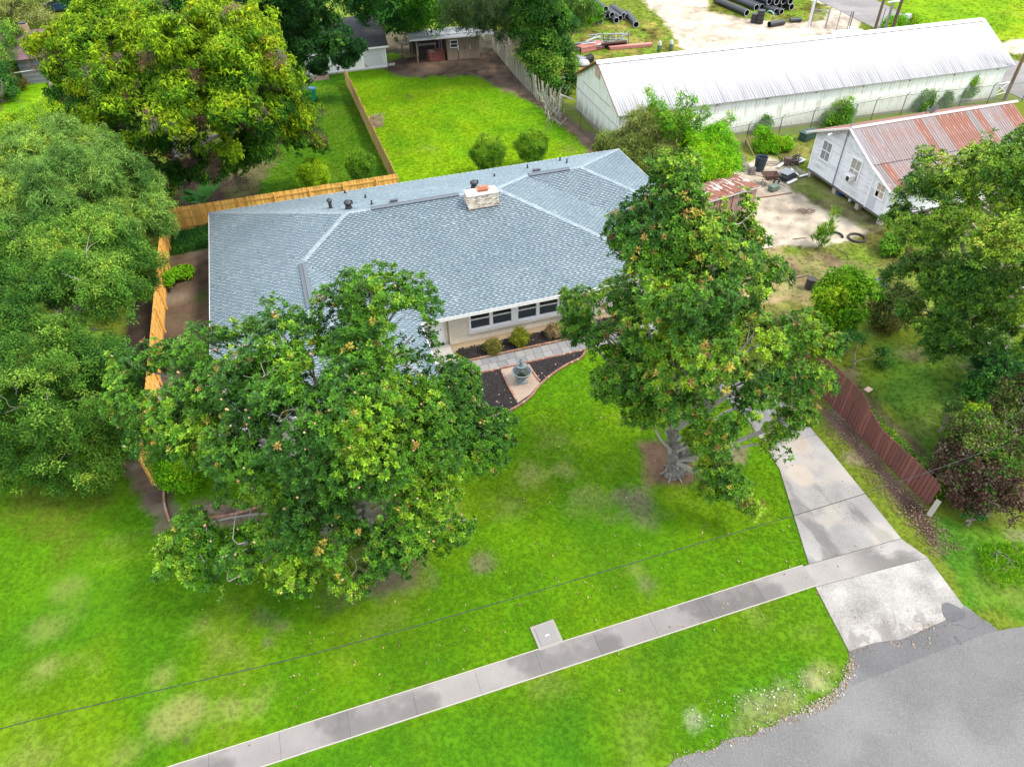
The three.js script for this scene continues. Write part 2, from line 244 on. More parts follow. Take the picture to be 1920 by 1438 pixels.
{ const c = at(1786, 1149), m = M.asphalt.clone(); m.color = lin(0.62, 0.64, 0.7); ground_piece('tar_patch', slab(Array.from({ length: 22 }, (_, i) => { const a = i / 22 * 6.283, r = 0.42 + 0.05 * Math.sin(a * 3); return [c.x + Math.cos(a) * r, c.z + Math.sin(a) * r * 0.9]; }), -0.1, 0.052), m); }
{
  const m = M.asphalt.clone(); m.color = lin(0.82, 0.83, 0.86); ground_piece('asphalt_patch', slab(P.patch, -0.1, 0.026), m);
  const m2 = M.asphalt.clone(); m2.color = lin(1.35, 1.3, 1.28); ground_piece('back_road', slab(P.back, -0.1, 0.03), m2);
}
const lumps = (a, b, seed, c, n, o = 5) => step(a, b, tf((c[0] + 200) / n % 1, (c[1] + 200) / n % 1, 4, seed, o));
const fld = (x0, x1, z0, z1, f, n = 512) => tex(n, n, (u, v) => f(mix(x0, x1, u), mix(z0, z1, v)));   // a sheet of colour laid out in plan metres
function sheetUv(g, x0, x1, z0, z1) { const p = g.attributes.position, uv = new Float32Array(p.count * 2); for (let i = 0; i < p.count; i++) { uv[2 * i] = (p.getX(i) - x0) / (x1 - x0); uv[2 * i + 1] = (p.getZ(i) - z0) / (z1 - z0); } g.setAttribute('uv', new THREE.BufferAttribute(uv, 2)); return g; }
{
  const dcol = (x, z) => {
    const n = fbm(x * 0.9, z * 0.55, 5), f = noise3(x * 30, z * 30, 2), st = step(0.52, 0.66, fbm(x * 1.3 + 7, z * 0.5 + 2, 5)), lt = step(0.55, 0.7, fbm(x * 0.7 + 30, z * 0.7, 4));
    let k = 0.245 + 0.2 * (n - 0.5) + 0.05 * (f - 0.5); k *= 1 - 0.38 * st; let c = mix3([k, k * 0.985, k * 0.97], [0.36, 0.33, 0.29], lt * 0.45);
    const p1 = Math.hypot(x - 19.9, (z + 18.4) * 0.8), p2 = Math.hypot(x - 18.9, (z + 16.6) * 0.9); c = mix3(c, [0.36, 0.31, 0.26], Math.max(1 - step(0.45, 0.75, p1), 1 - step(0.45, 0.7, p2)) * 0.7);
    return c;
  };
  const ccol = (x, z) => { const k = 0.275 + 0.12 * (fbm(x, z, 5) - 0.5) + 0.04 * (noise3(x * 30, z * 30, 2) - 0.5), d = step(17, 19.5, x) * 0.45 * step(0.3, 0.55, fbm(x * 0.8, z * 2, 4)) + 0.1; return [k * (1 - d) * 1.02, k * (1 - d) * 0.98, k * (1 - d) * 0.95]; };
  const acol = (x, z) => { const n = fbm(x * 1.2, z * 1.2, 6, 3), f = noise3(x * 26, z * 26, 2), edge = step(-10, -8.9, z - (x - 18) * 0.05), pit = step(0.52, 0.66, fbm(x * 3, z * 3, 4, 9)) * edge, gut = step(0.58, 0.7, fbm(x * 2.2 + (z + 9), z * 0.8, 4, 2)) * step(-10.4, -9.3, z) * 0.6; let k = 0.27 + 0.26 * (n - 0.5) + 0.1 * (f - 0.5); k *= 1 - 0.35 * step(-11.2, -12.2, z); return mix3([k * 1.01, k * 0.985, k * 0.95], [0.14, 0.13, 0.125], Math.max(pit * 0.55, gut)); };
  const dm = new THREE.MeshStandardMaterial({ map: fld(16, 24, -25, -12, dcol, 768), roughness: 0.92 }), cm = new THREE.MeshStandardMaterial({ map: fld(15.5, 22, -12.8, -11, ccol), roughness: 0.92 }), am = new THREE.MeshStandardMaterial({ map: fld(14.5, 22, -12, -8, acol, 768), roughness: 0.92 });
  const d = new THREE.Group(); d.name = 'driveway'; d.userData.kind = 'structure'; scene.add(d);
  const clip = (poly, z0, z1) => { const cut = (p, f) => { const o = []; for (let i = 0; i < p.length; i++) { const a = p[i], b = p[(i + 1) % p.length], fa = f(a), fb = f(b); if (fa >= 0) o.push(a); if ((fa >= 0) !== (fb >= 0)) { const t = fa / (fa - fb); o.push([mix(a[0], b[0], t), mix(a[1], b[1], t)]); } } return o; }; return cut(cut(poly, q => q[1] - z0), q => z1 - q[1]); };
  for (const [a, b] of [[-30, -23.1], [-23.085, -18.6], [-18.585, -10]]) { const q = clip(P.drive, a, b); if (q.length > 2) mesh('concrete_slab', sheetUv(slab(q, -0.1, 0.035), 16, 24, -25, -12), dm, d); }
  mesh('concrete_slab', sheetUv(slab(P.cross, -0.1, 0.03), 15.5, 22, -12.8, -11), cm, d);
  mesh('apron', sheetUv(slab(P.apron, -0.1, 0.04), 14.5, 22, -12, -8), am, d);
  // sidewalk: long strip of cast slabs
  const s = new THREE.Group(); s.name = 'sidewalk'; s.userData.kind = 'structure'; scene.add(s);
  const A = at(1519, 1079), B = at(250, 1488), dir = B.clone().sub(A), L = dir.length(); dir.normalize(); const nrm = V(-dir.z, 0, dir.x);
  const r = rng(5), tones = [0.58, 0.66, 0.74, 0.82, 0.9].map(k => { const m = M.concrete.clone(); m.color = lin(k * 1.0, k * 0.985, k * 0.99); return m; });
  const n = Math.round(L / 2.4); for (let i = 0; i < n; i++) {
    const a = L * i / n + 0.004, b = L * (i + 1) / n - 0.004, q = (t, w) => [A.x + dir.x * t + nrm.x * w, A.z + dir.z * t + nrm.z * w];
    mesh('concrete_slab', slab([q(a, -0.47), q(b, -0.47), q(b, 0.47), q(a, 0.47)], -0.1, 0.03 + r() * 0.008), tones[Math.floor(clamp(fbm(i * 0.35, 3, 2) * 2.4 - 0.7) * 4.99)], s);
  }
  // pale raised lip along the two long edges of the sidewalk
  mesh('edge_strip', [-0.49, 0.49].map(w => plank([A.x + nrm.x * w, 0.02, A.z + nrm.z * w], [B.x + nrm.x * w, 0.02, B.z + nrm.z * w], 0.035, 0.05)), mat([0.36, 0.34, 0.3], 0.9), s);
}

{
  const p = at(1025, 1191), t = thing('utility_box_lid', 'square grey concrete meter box lid set in the lawn beside the sidewalk', 'box lid', [p.x, 0, p.z], 0.04);
  mesh('collar', rbox(0.98, 0.1, 1.02, 0.02, 0, 0.0, 0), mat([0.25, 0.24, 0.22], 0.9), t); mesh('lid', rbox(0.72, 0.05, 0.76, 0.015, 0, 0.06, 0), mat([0.21, 0.21, 0.21], 0.85), t); mesh('handle', rbox(0.16, 0.02, 0.06, 0.008, 0, 0.092, 0.05), mat([0.55, 0.55, 0.55], 0.6), t);
}

// ---------------------------------------------------------------- the brick ranch house
const house = thing('ranch_house', 'long single-storey cream brick house under a blue-grey shingle hip roof', 'house', [0, 0, 0]);
{
  const e = 2.6, s = 0.32, zb = -46.9, zf = -30.3, zw = -25.2, xl = -6.2, xw = 4.4, xm = 19.5, xr = 23.3, zr = -36.1;
  const p = { BL: V(xl, e, zb), BR: V(xr, e, zb), RL: V(2.1, 5.256, -38.6), RR: V(11.2, 5.256, -38.6), FR: V(xm, e, zf), E2: V(14.1, 4.328, -41.5), E3: V(17.9, 4.328, -41.5), FRR: V(xr, e, zr), VA: V(xm, e, zr), WR: V(-0.9, 4.296, -35.6), VW: V(xw, e, zf), WF: V(-0.9, 4.296, zw - 5.3 + 0), FL: V(xl, e, zw), FW: V(xw, e, zw) };
  p.WF.z = zw - 5.3;
  const planes = [
    ['BL', 'BR', 'E3', 'E2', 'RR', 'RL'], ['RL', 'RR', 'FR', 'VW', 'WR'], ['RR', 'E2', 'VA', 'FR'], ['E2', 'E3', 'FRR', 'VA'], ['E3', 'BR', 'FRR'],
    ['BL', 'RL', 'WR', 'WF', 'FL'], ['WR', 'VW', 'FW', 'WF'], ['WF', 'FW', 'FL']].map(k => k.map(q => p[q]));
  const roof = new THREE.Group(); roof.name = 'roof'; house.add(roof);
  const under = [], r = rng(11), tones = [[0.095, 0.145, 0.185], [0.115, 0.168, 0.208], [0.138, 0.194, 0.234], [0.163, 0.222, 0.263], [0.195, 0.257, 0.296], [0.235, 0.298, 0.336], [0.285, 0.348, 0.384]];
  const shg = new THREE.BoxGeometry(1, 1, 1).translate(0, 0.5, 0), shm = mat([1, 1, 1], 0.78);
  for (const poly of planes) {
    let n = poly[1].clone().sub(poly[0]).cross(poly[2].clone().sub(poly[0])).normalize(); if (n.y < 0) n.negate();
    const up = V(0, 1, 0).addScaledVector(n, -n.y).normalize(), u = up.clone().cross(n).normalize(), o = poly.reduce((a, b) => (b.y < a.y ? b : a));
    const P2 = poly.map(q => { const d = q.clone().sub(o); return [d.dot(u), d.dot(up)]; });
    // deck
    const pos = [], tri = THREE.ShapeUtils.triangulateShape(P2.map(q => new THREE.Vector2(...q)), []);
    for (const t of tri) { const q = t.map(i => poly[i]); const nn = q[1].clone().sub(q[0]).cross(q[2].clone().sub(q[0])); if (nn.dot(n) < 0) q.reverse(); for (const k of q) pos.push(k.x, k.y, k.z); for (const k of [q[0], q[2], q[1]]) pos.push(k.x, k.y - 0.12, k.z); }
    const g = new THREE.BufferGeometry(); g.setAttribute('position', new THREE.Float32BufferAttribute(pos, 3)); g.computeVertexNormals(); under.push(g);
    // shingles in courses, laid singly
    const row = 0.145, cw = 0.172, us = P2.map(q => q[0]), vs = P2.map(q => q[1]), list = [];
    for (let k = 0, v = 0.02; v < Math.max(...vs); v += row, k++) {
      const ph = (k % 2) * cw + (r() - 0.5) * 0.02;
      let j = 0; for (let x = Math.min(...us) - ph; x < Math.max(...us); j++) {
        const tooth = j % 2, w = cw * (tooth ? 0.92 : 1.08) + (r() - 0.5) * 0.012;
        const cx = x + w / 2, cy = v + row / 2; if (inPoly(cx, cy, P2)) list.push([cx, v, w, tooth]); x += w;
      }
    }
    const im = new THREE.InstancedMesh(shg, shm, list.length), q = new THREE.Quaternion(), bm = new THREE.Matrix4(), c = new THREE.Color();
    list.forEach(([x, v, w, tooth], i) => {
      const tilt = 0.035, upt = up.clone().addScaledVector(n, -tilt).normalize(), nt = n.clone().addScaledVector(up, tilt).normalize();
      bm.makeBasis(u, nt, upt); q.setFromRotationMatrix(bm);
      const h = tooth ? 0.019 : 0.009, pt = o.clone().addScaledVector(u, x).addScaledVector(up, v + row * 0.5).addScaledVector(n, 0.004);
      im.setMatrixAt(i, new THREE.Matrix4().compose(pt, q, V(w - 0.004, h, row + 0.012)));
      const b = fbm(pt.x * 0.5, pt.z * 0.5, 3, 4) - 0.5; let k = tooth ? 2.8 + r() * 2.0 : 1.3 + r() * 1.5; if (r() < 0.07) k = r() * 6; k = clamp(k + b * 1.8, 0, 5.99);
      const a = Math.floor(k), t = mix3(tones[a], tones[a + 1], k - a); im.setColorAt(i, c.setRGB(t[0], t[1], t[2]));
    });
    im.name = 'shingles'; im.userData.kind = 'stuff'; im.castShadow = im.receiveShadow = true; roof.add(im);
  }
  mesh('roof_deck', under, mat([0.06, 0.075, 0.09], 0.9), roof);
  // hip and ridge caps: overlapping pale shingles
  const caps = [], capm = new THREE.BoxGeometry(0.3, 0.022, 0.2), lines = [['RL', 'RR'], ['E2', 'E3'], ['RL', 'BL'], ['RL', 'WR'], ['WR', 'WF'], ['RR', 'FR'], ['RR', 'E2'], ['E3', 'BR'], ['E3', 'FRR'], ['WF', 'FL'], ['WF', 'FW']];
  for (const [a, b] of lines) {
    const A = p[a], d = p[b].clone().sub(A), L = d.length(); d.normalize(); const side = d.clone().cross(V(0, 1, 0)).normalize(), nn = side.clone().cross(d);
    for (let t = 0.05; t < L - 0.05; t += 0.17) for (const sg of [-1, 1]) {
      const out = side.clone().multiplyScalar(sg).addScaledVector(V(0, 1, 0), -(Math.abs(d.y) > 0.02 ? 0.226 : 0.32)).normalize(), n2 = d.clone().cross(out); if (n2.y < 0) n2.negate();
      const m = new THREE.Matrix4().makeBasis(out, n2.clone().addScaledVector(d, 0.06).normalize(), out.clone().cross(n2).normalize());
      caps.push(m.setPosition(A.clone().addScaledVector(d, t).addScaledVector(out, 0.08).addScaledVector(V(0, 1, 0), 0.032)));
    }
  }
  const ci = new THREE.InstancedMesh(capm.scale(0.55, 1, 1), shm, caps.length); const cc = new THREE.Color(); caps.forEach((m, i) => { ci.setMatrixAt(i, m); const k = 0.9 + r() * 0.3; ci.setColorAt(i, cc.setRGB(0.205 * k, 0.258 * k, 0.295 * k)); });
  ci.name = 'ridge_caps'; ci.userData.kind = 'stuff'; roof.add(ci);
  for (const [a, b, t0, t1] of [['RL', 'RR', 0.16, 0.74], ['E2', 'E3', 0.05, 0.8], ['WR', 'WF', 0.03, 0.9]]) {
    const A = p[a].clone().lerp(p[b], t0), B = p[a].clone().lerp(p[b], t1), d = B.clone().sub(A), L = d.length(), ry = Math.atan2(-d.z, d.x), C = A.clone().add(B).multiplyScalar(0.5);
    mesh('ridge_vent', [box(L, 0.03, 0.17, 0, 0.05, 0.1, 0, 0, 0.31), box(L, 0.03, 0.17, 0, 0.05, -0.1, 0, 0, -0.31), box(L, 0.06, 0.3, 0, 0.02, 0)].map(g => g.rotateY(ry).translate(C.x, C.y + 0.02, C.z)), mat([0.1, 0.12, 0.145], 0.75), roof);
  }
  // fascia and gutter boards round the eaves
  const eaves = [['BL', 'BR'], ['BR', 'FRR'], ['FRR', 'VA'], ['VA', 'FR'], ['FR', 'VW'], ['VW', 'FW'], ['FW', 'FL'], ['FL', 'BL']];
  for (const [a, b] of eaves) { const A = p[a], B = p[b], d = B.clone().sub(A), L = d.length(), C = A.clone().add(B).multiplyScalar(0.5), ry = Math.atan2(-d.z, d.x); mesh('fascia', [box(L + 0.04, 0.17, 0.03, 0, -0.1, 0.006), box(L + 0.06, 0.02, 0.05, 0, -0.005, -0.012)].map(g => g.rotateY(ry).translate(C.x, C.y, C.z)), M.white, house); }
  const soffit = slab([[xl + 0.05, zb + 0.05], [xr - 0.05, zb + 0.05], [xr - 0.05, zr - 0.05], [xm - 0.05, zr - 0.05], [xm - 0.05, zf - 0.05], [xw - 0.05, zf - 0.05], [xw - 0.05, zw - 0.05], [xl + 0.05, zw - 0.05]], 2.39, 2.42);
  mesh('soffit', soffit, M.white, house);
  // walls: painted cream brick in running bond relief
  const brickTex = tex(512, 512, (u, v) => { const row = Math.floor(v * 16), x = (u * 5 + (row % 2) * 0.5) % 1, y = (v * 16) % 1, j = (x < 0.035 || y < 0.13) ? 0 : 1, k = 0.66 + 0.1 * (h3(row, Math.floor(u * 5 + (row % 2) * 0.5), 3) - 0.5) + 0.05 * tf(u, v, 32, 8, 2); return j ? [k * 1.03, k * 0.94, k * 0.8] : [0.46, 0.42, 0.35]; }, [1 / 1.05, 1 / 1.2]);
  const brickm = new THREE.MeshStandardMaterial({ map: brickTex, bumpMap: brickTex, bumpScale: 0.02, roughness: 0.88 });
  const wall = (x0, z0, x1, z1, y0 = -0.1, y1 = 2.39, m = brickm) => { const L = Math.hypot(x1 - x0, z1 - z0), ry = Math.atan2(-(z1 - z0), x1 - x0), g = new THREE.BoxGeometry(L, y1 - y0, 0.14), uv = g.attributes.uv, ps = g.attributes.position; for (let i = 0; i < ps.count; i++) uv.setXY(i, ps.getX(i) + ps.getZ(i), ps.getY(i)); return mesh('wall', g.rotateY(ry).translate((x0 + x1) / 2, (y0 + y1) / 2, (z0 + z1) / 2), m, house); };
  const zF = -31.3;
  wall(6.07, zF, 7.2, zF); wall(7.2, zF, 12.72, zF, -0.1, 0.6); wall(7.2, zF, 12.72, zF, 2.2, 2.39); wall(12.72, zF, 14.6, zF); wall(14.6, zF, 18.6, zF, -0.1, 0.9); wall(14.6, zF, 18.6, zF, 2.2, 2.39);
  wall(18.6, zF, 18.6, -37); wall(18.6, -37, 22.5, -37); wall(22.5, -37, 22.5, -46.1); wall(22.5, -46.1, -5.4, -46.1); wall(-5.4, -46.1, -5.4, -26.1); wall(-5.4, -26.1, 3.6, -26.1); wall(3.6, -26.1, 3.6, -31.5);
  wall(6.07, -31.5, 6.07, zF - 0.075, -0.1, 2.39, mat([0.4, 0.33, 0.25], 0.85)); wall(3.6, -31.51, 4.66, -31.51); wall(5.78, -31.51, 6.2, -31.51); wall(4.66, -31.51, 5.78, -31.51, 2.1, 2.39);
  // projecting sill course and base course under the long window
  mesh('sill_course', box(5.6, 0.09, 0.24, 9.96, 0.6, zF + 0.08), mat([0.6, 0.57, 0.52], 0.8), house);
  // the front windows, two leaves each with a meeting rail
  const screen = mat([0.045, 0.055, 0.065], 0.25);
  const windowUnit = (x, w, y0, y1) => {
    const g = new THREE.Group(); g.name = 'window'; g.position.set(x, 0, zF + 0.03); house.add(g);
    const H2 = y1 - y0, cy = (y0 + y1) / 2, half = w / 2;
    mesh('frame', [box(w + 0.2, 0.12, 0.16, 0, y0 + 0.06, 0), box(w + 0.2, 0.12, 0.16, 0, y1 - 0.06, 0), box(0.12, H2 - 0.24, 0.16, -half - 0.04, cy, 0), box(0.12, H2 - 0.24, 0.16, half + 0.04, cy, 0), box(0.2, H2 - 0.24, 0.15, 0, cy, 0)], M.white, g);
    for (const sx of [-1, 1]) {
      const cx = sx * (half / 2 + 0.04), ww = half - 0.13, sash = new THREE.Group();
      for (const sb of [box(ww, 0.055, 0.07, cx, cy, 0.02), box(ww, 0.05, 0.06, cx, y0 + 0.145, 0.01), box(ww, 0.05, 0.06, cx, y1 - 0.145, 0.01)]) mesh('sash_rail', sb, M.white, g);
      mesh('pane', box(ww + 0.02, H2 / 2 - 0.16, 0.012, cx, cy + H2 / 4 - 0.05, -0.03), M.glass, g); mesh('pane', box(ww + 0.02, H2 / 2 - 0.16, 0.012, cx, cy - H2 / 4 + 0.05, -0.02), screen, g);
    }
  };
  mesh('mullion', box(0.24, 1.54, 0.15, 9.91, 1.43, zF + 0.025), M.white, house); windowUnit(8.52, 2.42, 0.66, 2.2); windowUnit(11.3, 2.42, 0.66, 2.2); windowUnit(15.7, 1.9, 0.96, 2.2); windowUnit(17.6, 1.6, 0.96, 2.2);
  const d = mesh('door', [rbox(1.06, 2.02, 0.06, 0.01, 5.22, 1.12, -31.5)], mat([0.86, 0.87, 0.9], 0.4), house);
  mesh('threshold', box(1.1, 0.05, 0.2, 5.22, 0.085, -31.4), M.black, d); for (const [x, y] of [[5.0, 1.62], [5.4, 1.62], [5.64, 1.05]]) mesh('knob', new THREE.SphereGeometry(0.035, 10, 8).translate(x, y, -31.45), M.darksteel, d);
  mesh('door_frame', [box(0.07, 2.1, 0.14, 4.67, 1.1, -31.48), box(0.07, 2.1, 0.14, 5.78, 1.1, -31.48), box(1.18, 0.07, 0.14, 5.22, 2.18, -31.48)], M.white, house);
  // chimney of single bricks
  const ch = new THREE.Group(); ch.name = 'chimney'; ch.position.set(9.985, 4.55, -37.62); house.add(ch);
  mesh('core', box(1.78, 1.13, 0.72, 0, 0.565, 0), mat([0.4, 0.37, 0.32], 0.9), ch);
  const bg = rbox(0.2, 0.066, 0.05, 0.006), bms = [[0.58, 0.53, 0.45], [0.5, 0.44, 0.36], [0.66, 0.62, 0.55], [0.44, 0.38, 0.3], [0.62, 0.56, 0.46], [0.3, 0.26, 0.22]].map(c => c), bl = [], rc = rng(8), put = (x, y, z, ry) => bl.push([new THREE.Matrix4().makeRotationY(ry).setPosition(x, y, z), bms[Math.floor(rc() ** 1.3 * 6)]]);
  for (let k = 0; k < 14; k++) { const y = 0.04 + k * 0.08; for (let i = 0; i < 9; i++) for (const z of [-0.365, 0.365]) { const x = -0.86 + i * 0.215 + (k % 2) * 0.1; if (x < 0.9) put(x, y, z + (rc() - 0.5) * 0.012, 0); } for (let i = 0; i < 4; i++) for (const x of [-0.895, 0.895]) put(x + (rc() - 0.5) * 0.012, y, -0.3 + i * 0.215 - (k % 2) * 0.08, Math.PI / 2); }
  const bi = new THREE.InstancedMesh(bg, mat([1, 1, 1], 0.9), bl.length); bl.forEach(([m, c], i) => { bi.setMatrixAt(i, m); const k = 0.85 + rc() * 0.3; bi.setColorAt(i, new THREE.Color().setRGB(c[0] * k, c[1] * k, c[2] * k)); }); bi.name = 'brick_courses'; bi.userData.kind = 'stuff'; ch.add(bi);
  mesh('crown_slab', rbox(1.92, 0.1, 0.86, 0.02, 0, 1.18, 0), mat([0.66, 0.6, 0.54], 0.9), ch);
  mesh('flue', [rbox(0.56, 0.12, 0.4, 0.02, 0.1, 1.29, -0.02), rbox(0.72, 0.07, 0.5, 0.02, 0.1, 1.39, -0.02), rbox(0.44, 0.05, 0.3, 0.02, 0.1, 1.45, -0.02)], mat([0.34, 0.13, 0.075], 0.85), ch);
  mesh('flashing', [box(1.96, 0.16, 0.03, 0, 0.27, 0.41), box(0.03, 0.2, 0.86, -0.95, 0.4, 0), box(0.03, 0.2, 0.86, 0.95, 0.4, 0)], M.darksteel, ch);
  // roof vents
  const nb = V(0, 1, -0.32).normalize(), back = (x, y) => onPlane(x, y, p.BL, nb), black = mat([0.025, 0.028, 0.034], 0.45);
  for (const [x, y] of [[654, 392], [889, 354]]) { const q = back(x, y), g = new THREE.Group(); g.name = 'turbine_vent'; g.position.copy(q); house.add(g); mesh('collar', cyl(0.17, 0.24, 0.34, 0, 0.12, 0), black, g); const fins = []; for (let i = 0; i < 18; i++) fins.push(box(0.015, 0.24, 0.07, 0.25, 0.42, 0, i / 18 * Math.PI * 2)); mesh('fins', [new THREE.SphereGeometry(0.25, 18, 10).scale(1, 0.62, 1).translate(0, 0.42, 0), ...fins], black, g); }
  { const q = back(620, 391), g = new THREE.Group(); g.name = 'flue_pipe'; g.position.copy(q); house.add(g); mesh('pipe', cyl(0.1, 0.1, 0.55, 0, 0.2, 0), black, g); mesh('cap', new THREE.LatheGeometry([[0, 0.16], [0.1, 0.14], [0.17, 0.05], [0.17, 0], [0.1, -0.06]].map(a => new THREE.Vector2(...a)), 14).translate(0, 0.5, 0), black, g); mesh('flange', cyl(0.12, 0.26, 0.06, 0, 0, 0), black, g); }
  for (const [x, y, h] of [[647, 363, 0.3], [685, 371, 0.28], [697, 384, 0.34], [927, 331, 0.26], [989, 316, 0.34], [1050, 302, 0.36], [1063, 306, 0.36]]) { const q = back(x, y); mesh('vent_pipe', [cyl(0.05, 0.055, h, q.x, q.y + h / 2 - 0.04, q.z, 10), cyl(0.08, 0.2, 0.06, q.x, q.y + 0.01, q.z, 12)], black, house); }
  for (const [x, y] of [[738, 379], [1006, 321]]) { const q = back(x, y); mesh('box_vent', [box(0.42, 0.14, 0.4, 0, 0.08, 0, 0, 0, -0.31), box(0.5, 0.03, 0.5, 0, 0.16, 0, 0, 0, -0.31)].map(g => g.translate(q.x, q.y, q.z)), mat([0.09, 0.1, 0.12], 0.6), house); }
}

// ---------------------------------------------------------------- front beds, walkway, fountain
const zW0 = -28.36, zW1 = -29.42;
ground_piece('porch_slab', slab([[4.45, -32.4], [6.1, -32.4], [6.0, -30.6], [6.35, -29.45], [4.45, -29.45]], -0.1, 0.05), mat([0.4, 0.41, 0.41], 0.85));
ground_piece('drip_strip', slab([[6.0, -31.25], [18.5, -31.25], [18.5, -30.55], [6.0, -30.55]], -0.05, 0.02), new THREE.MeshStandardMaterial({ map: T.grain, color: lin(0.42, 0.33, 0.22), roughness: 0.95, bumpMap: T.grain, bumpScale: 0.03 }));
const mulchMat = new THREE.MeshStandardMaterial({ map: T.grain, color: lin(0.02, 0.016, 0.018), roughness: 0.95, bumpMap: T.grain, bumpScale: 0.06 });
const lowerBed = [[6.45, -28.3], [13.0, -28.25], [12.55, -27.8], [11.6, -27.5], [10.45, -26.95], [9.5, -26.3], [9.0, -25.8], [8.25, -25.35], [7.45, -25.05], [6.7, -24.95], [5.6, -25.4], [5.2, -26.6], [5.4, -28.3]];
ground_piece('mulch_bed', slab([[6.2, -30.6], [18.5, -30.6], [18.5, -29.62], [6.75, -29.62]], -0.05, 0.035), mulchMat);
ground_piece('mulch_bed', slab(lowerBed, -0.05, 0.035), mulchMat);
{ // loose bark chips on the beds
  const r = rng(71), g = new THREE.TetrahedronGeometry(0.04).scale(1.6, 0.5, 0.7), L = [];
  while (L.length < 5200) { const up = r() < 0.55, x = up ? mix(6.4, 18.3, r()) : mix(5.3, 13, r()), z = up ? mix(-30.75 + 0.1 * r(), -29.68, r()) : mix(-28.3, -25, r()); if (!up && (!inPoly(x, z, lowerBed) || (x > 8.1 && x < 9.8))) continue; L.push([x, z]); }
  const im = new THREE.InstancedMesh(g, mat([1, 1, 1], 0.95), L.length), q = new THREE.Quaternion(), c = new THREE.Color();
  L.forEach(([x, z], i) => { q.setFromEuler(new THREE.Euler(r() * 0.6, r() * 6.3, r() * 0.6)); im.setMatrixAt(i, new THREE.Matrix4().compose(V(x, 0.045, z), q, V(1, 1, 1).multiplyScalar(0.7 + r() * 1.1))); const k = 0.35 + r() * 1.2; im.setColorAt(i, r() < 0.012 ? c.setRGB(0.4, 0.3, 0.22) : c.setRGB(0.024 * k, 0.019 * k, 0.019 * k)); });
  tag(im, 'dark bark chips covering the flower beds by the front walkway', 'bark chips'); im.name = 'bark_chips'; im.userData.kind = 'stuff'; scene.add(im);
}
{
  const w = new THREE.Group(); w.name = 'front_walkway'; w.userData.kind = 'structure'; scene.add(w); const r = rng(3), geos = [0.5, 0.46, 0.55].map(k => rbox(k - 0.012, 0.08, 0.515, 0.012)), ms = [[0.185, 0.19, 0.195], [0.21, 0.212, 0.215], [0.165, 0.17, 0.18], [0.22, 0.22, 0.215], [0.2, 0.2, 0.195]].map(c => mat(c, 0.9, { bumpMap: T.concrete, bumpScale: 0.004 }));
  for (const [row, z] of [[0, zW0 - 0.265], [1, zW0 - 0.795]]) { let x = 4.5 + row * 0.2; while (x < 18.2) { const k = Math.floor(r() * 3), len = [0.5, 0.46, 0.55][k]; const b = mesh('paver', geos[k], ms[Math.floor(r() * 5)], w); b.position.set(x + len / 2, 0.02 + r() * 0.012, z); x += len; } }
  mesh('bedding', slab([[4.4, zW0 - 0.01], [18.4, zW0 - 0.01], [18.4, zW1 - 0.0], [4.4, zW1 - 0.0]], -0.06, 0.03), mat([0.15, 0.145, 0.14], 0.95), w);
}
const brickMs = [[0.25, 0.125, 0.085], [0.29, 0.155, 0.11], [0.21, 0.1, 0.07], [0.32, 0.21, 0.16], [0.24, 0.145, 0.11]].map(c => mat(c, 0.9));
function edging(name, label, path, cat = 'edging') {
  const t = thing(name, label, cat); const r = rng(path.length * 7 + 1), g = rbox(0.19, 0.11, 0.1, 0.012);
  const cv = new THREE.CatmullRomCurve3(path.map(([x, z]) => V(x, 0, z)), false, 'centripetal'), L = cv.getLength(), n = Math.round(L / 0.2);
  for (let i = 0; i < n; i++) { const q = cv.getPointAt((i + 0.5) / n), d = cv.getTangentAt((i + 0.5) / n), b = mesh('brick', g, brickMs[Math.floor(r() * 5)], t); b.position.set(q.x, 0.055 + r() * 0.015, q.z); b.rotation.set((r() - 0.5) * 0.08, Math.atan2(-d.z, d.x) + (r() - 0.5) * 0.08, 0); }
}
edging('brick_edging', 'straight row of red bricks between the upper mulch bed and the walkway', [[6.7, -29.52], [10, -29.53], [14, -29.5], [18.3, -29.5]]);
edging('brick_edging', 'thin straight red brick line along the lawn side of the paved walkway', [[5.3, -28.3], [9, -28.31], [13.1, -28.3]]);
edging('brick_edging', 'curved red brick border between the black mulch bed and the lawn', lowerBed.slice(1, 12).map(([x, z]) => [x + 0.05, z + 0.07]));
ground_piece('fountain_patch', slab([[8.15, -28.24], [9.6, -28.24], [9.75, -26.5], [9.0, -25.85], [8.15, -25.42]], -0.05, 0.045), new THREE.MeshStandardMaterial({ map: T.grain, color: lin(0.42, 0.33, 0.265), roughness: 0.95 }));
edging('brick_edging', 'short brick row down the right side of the fountain patch', [[9.65, -28.1], [9.72, -27.2], [9.8, -26.6]]);
edging('brick_edging', 'short brick row down the left side of the fountain patch', [[8.12, -28.1], [8.1, -26.8], [8.15, -25.6]]);
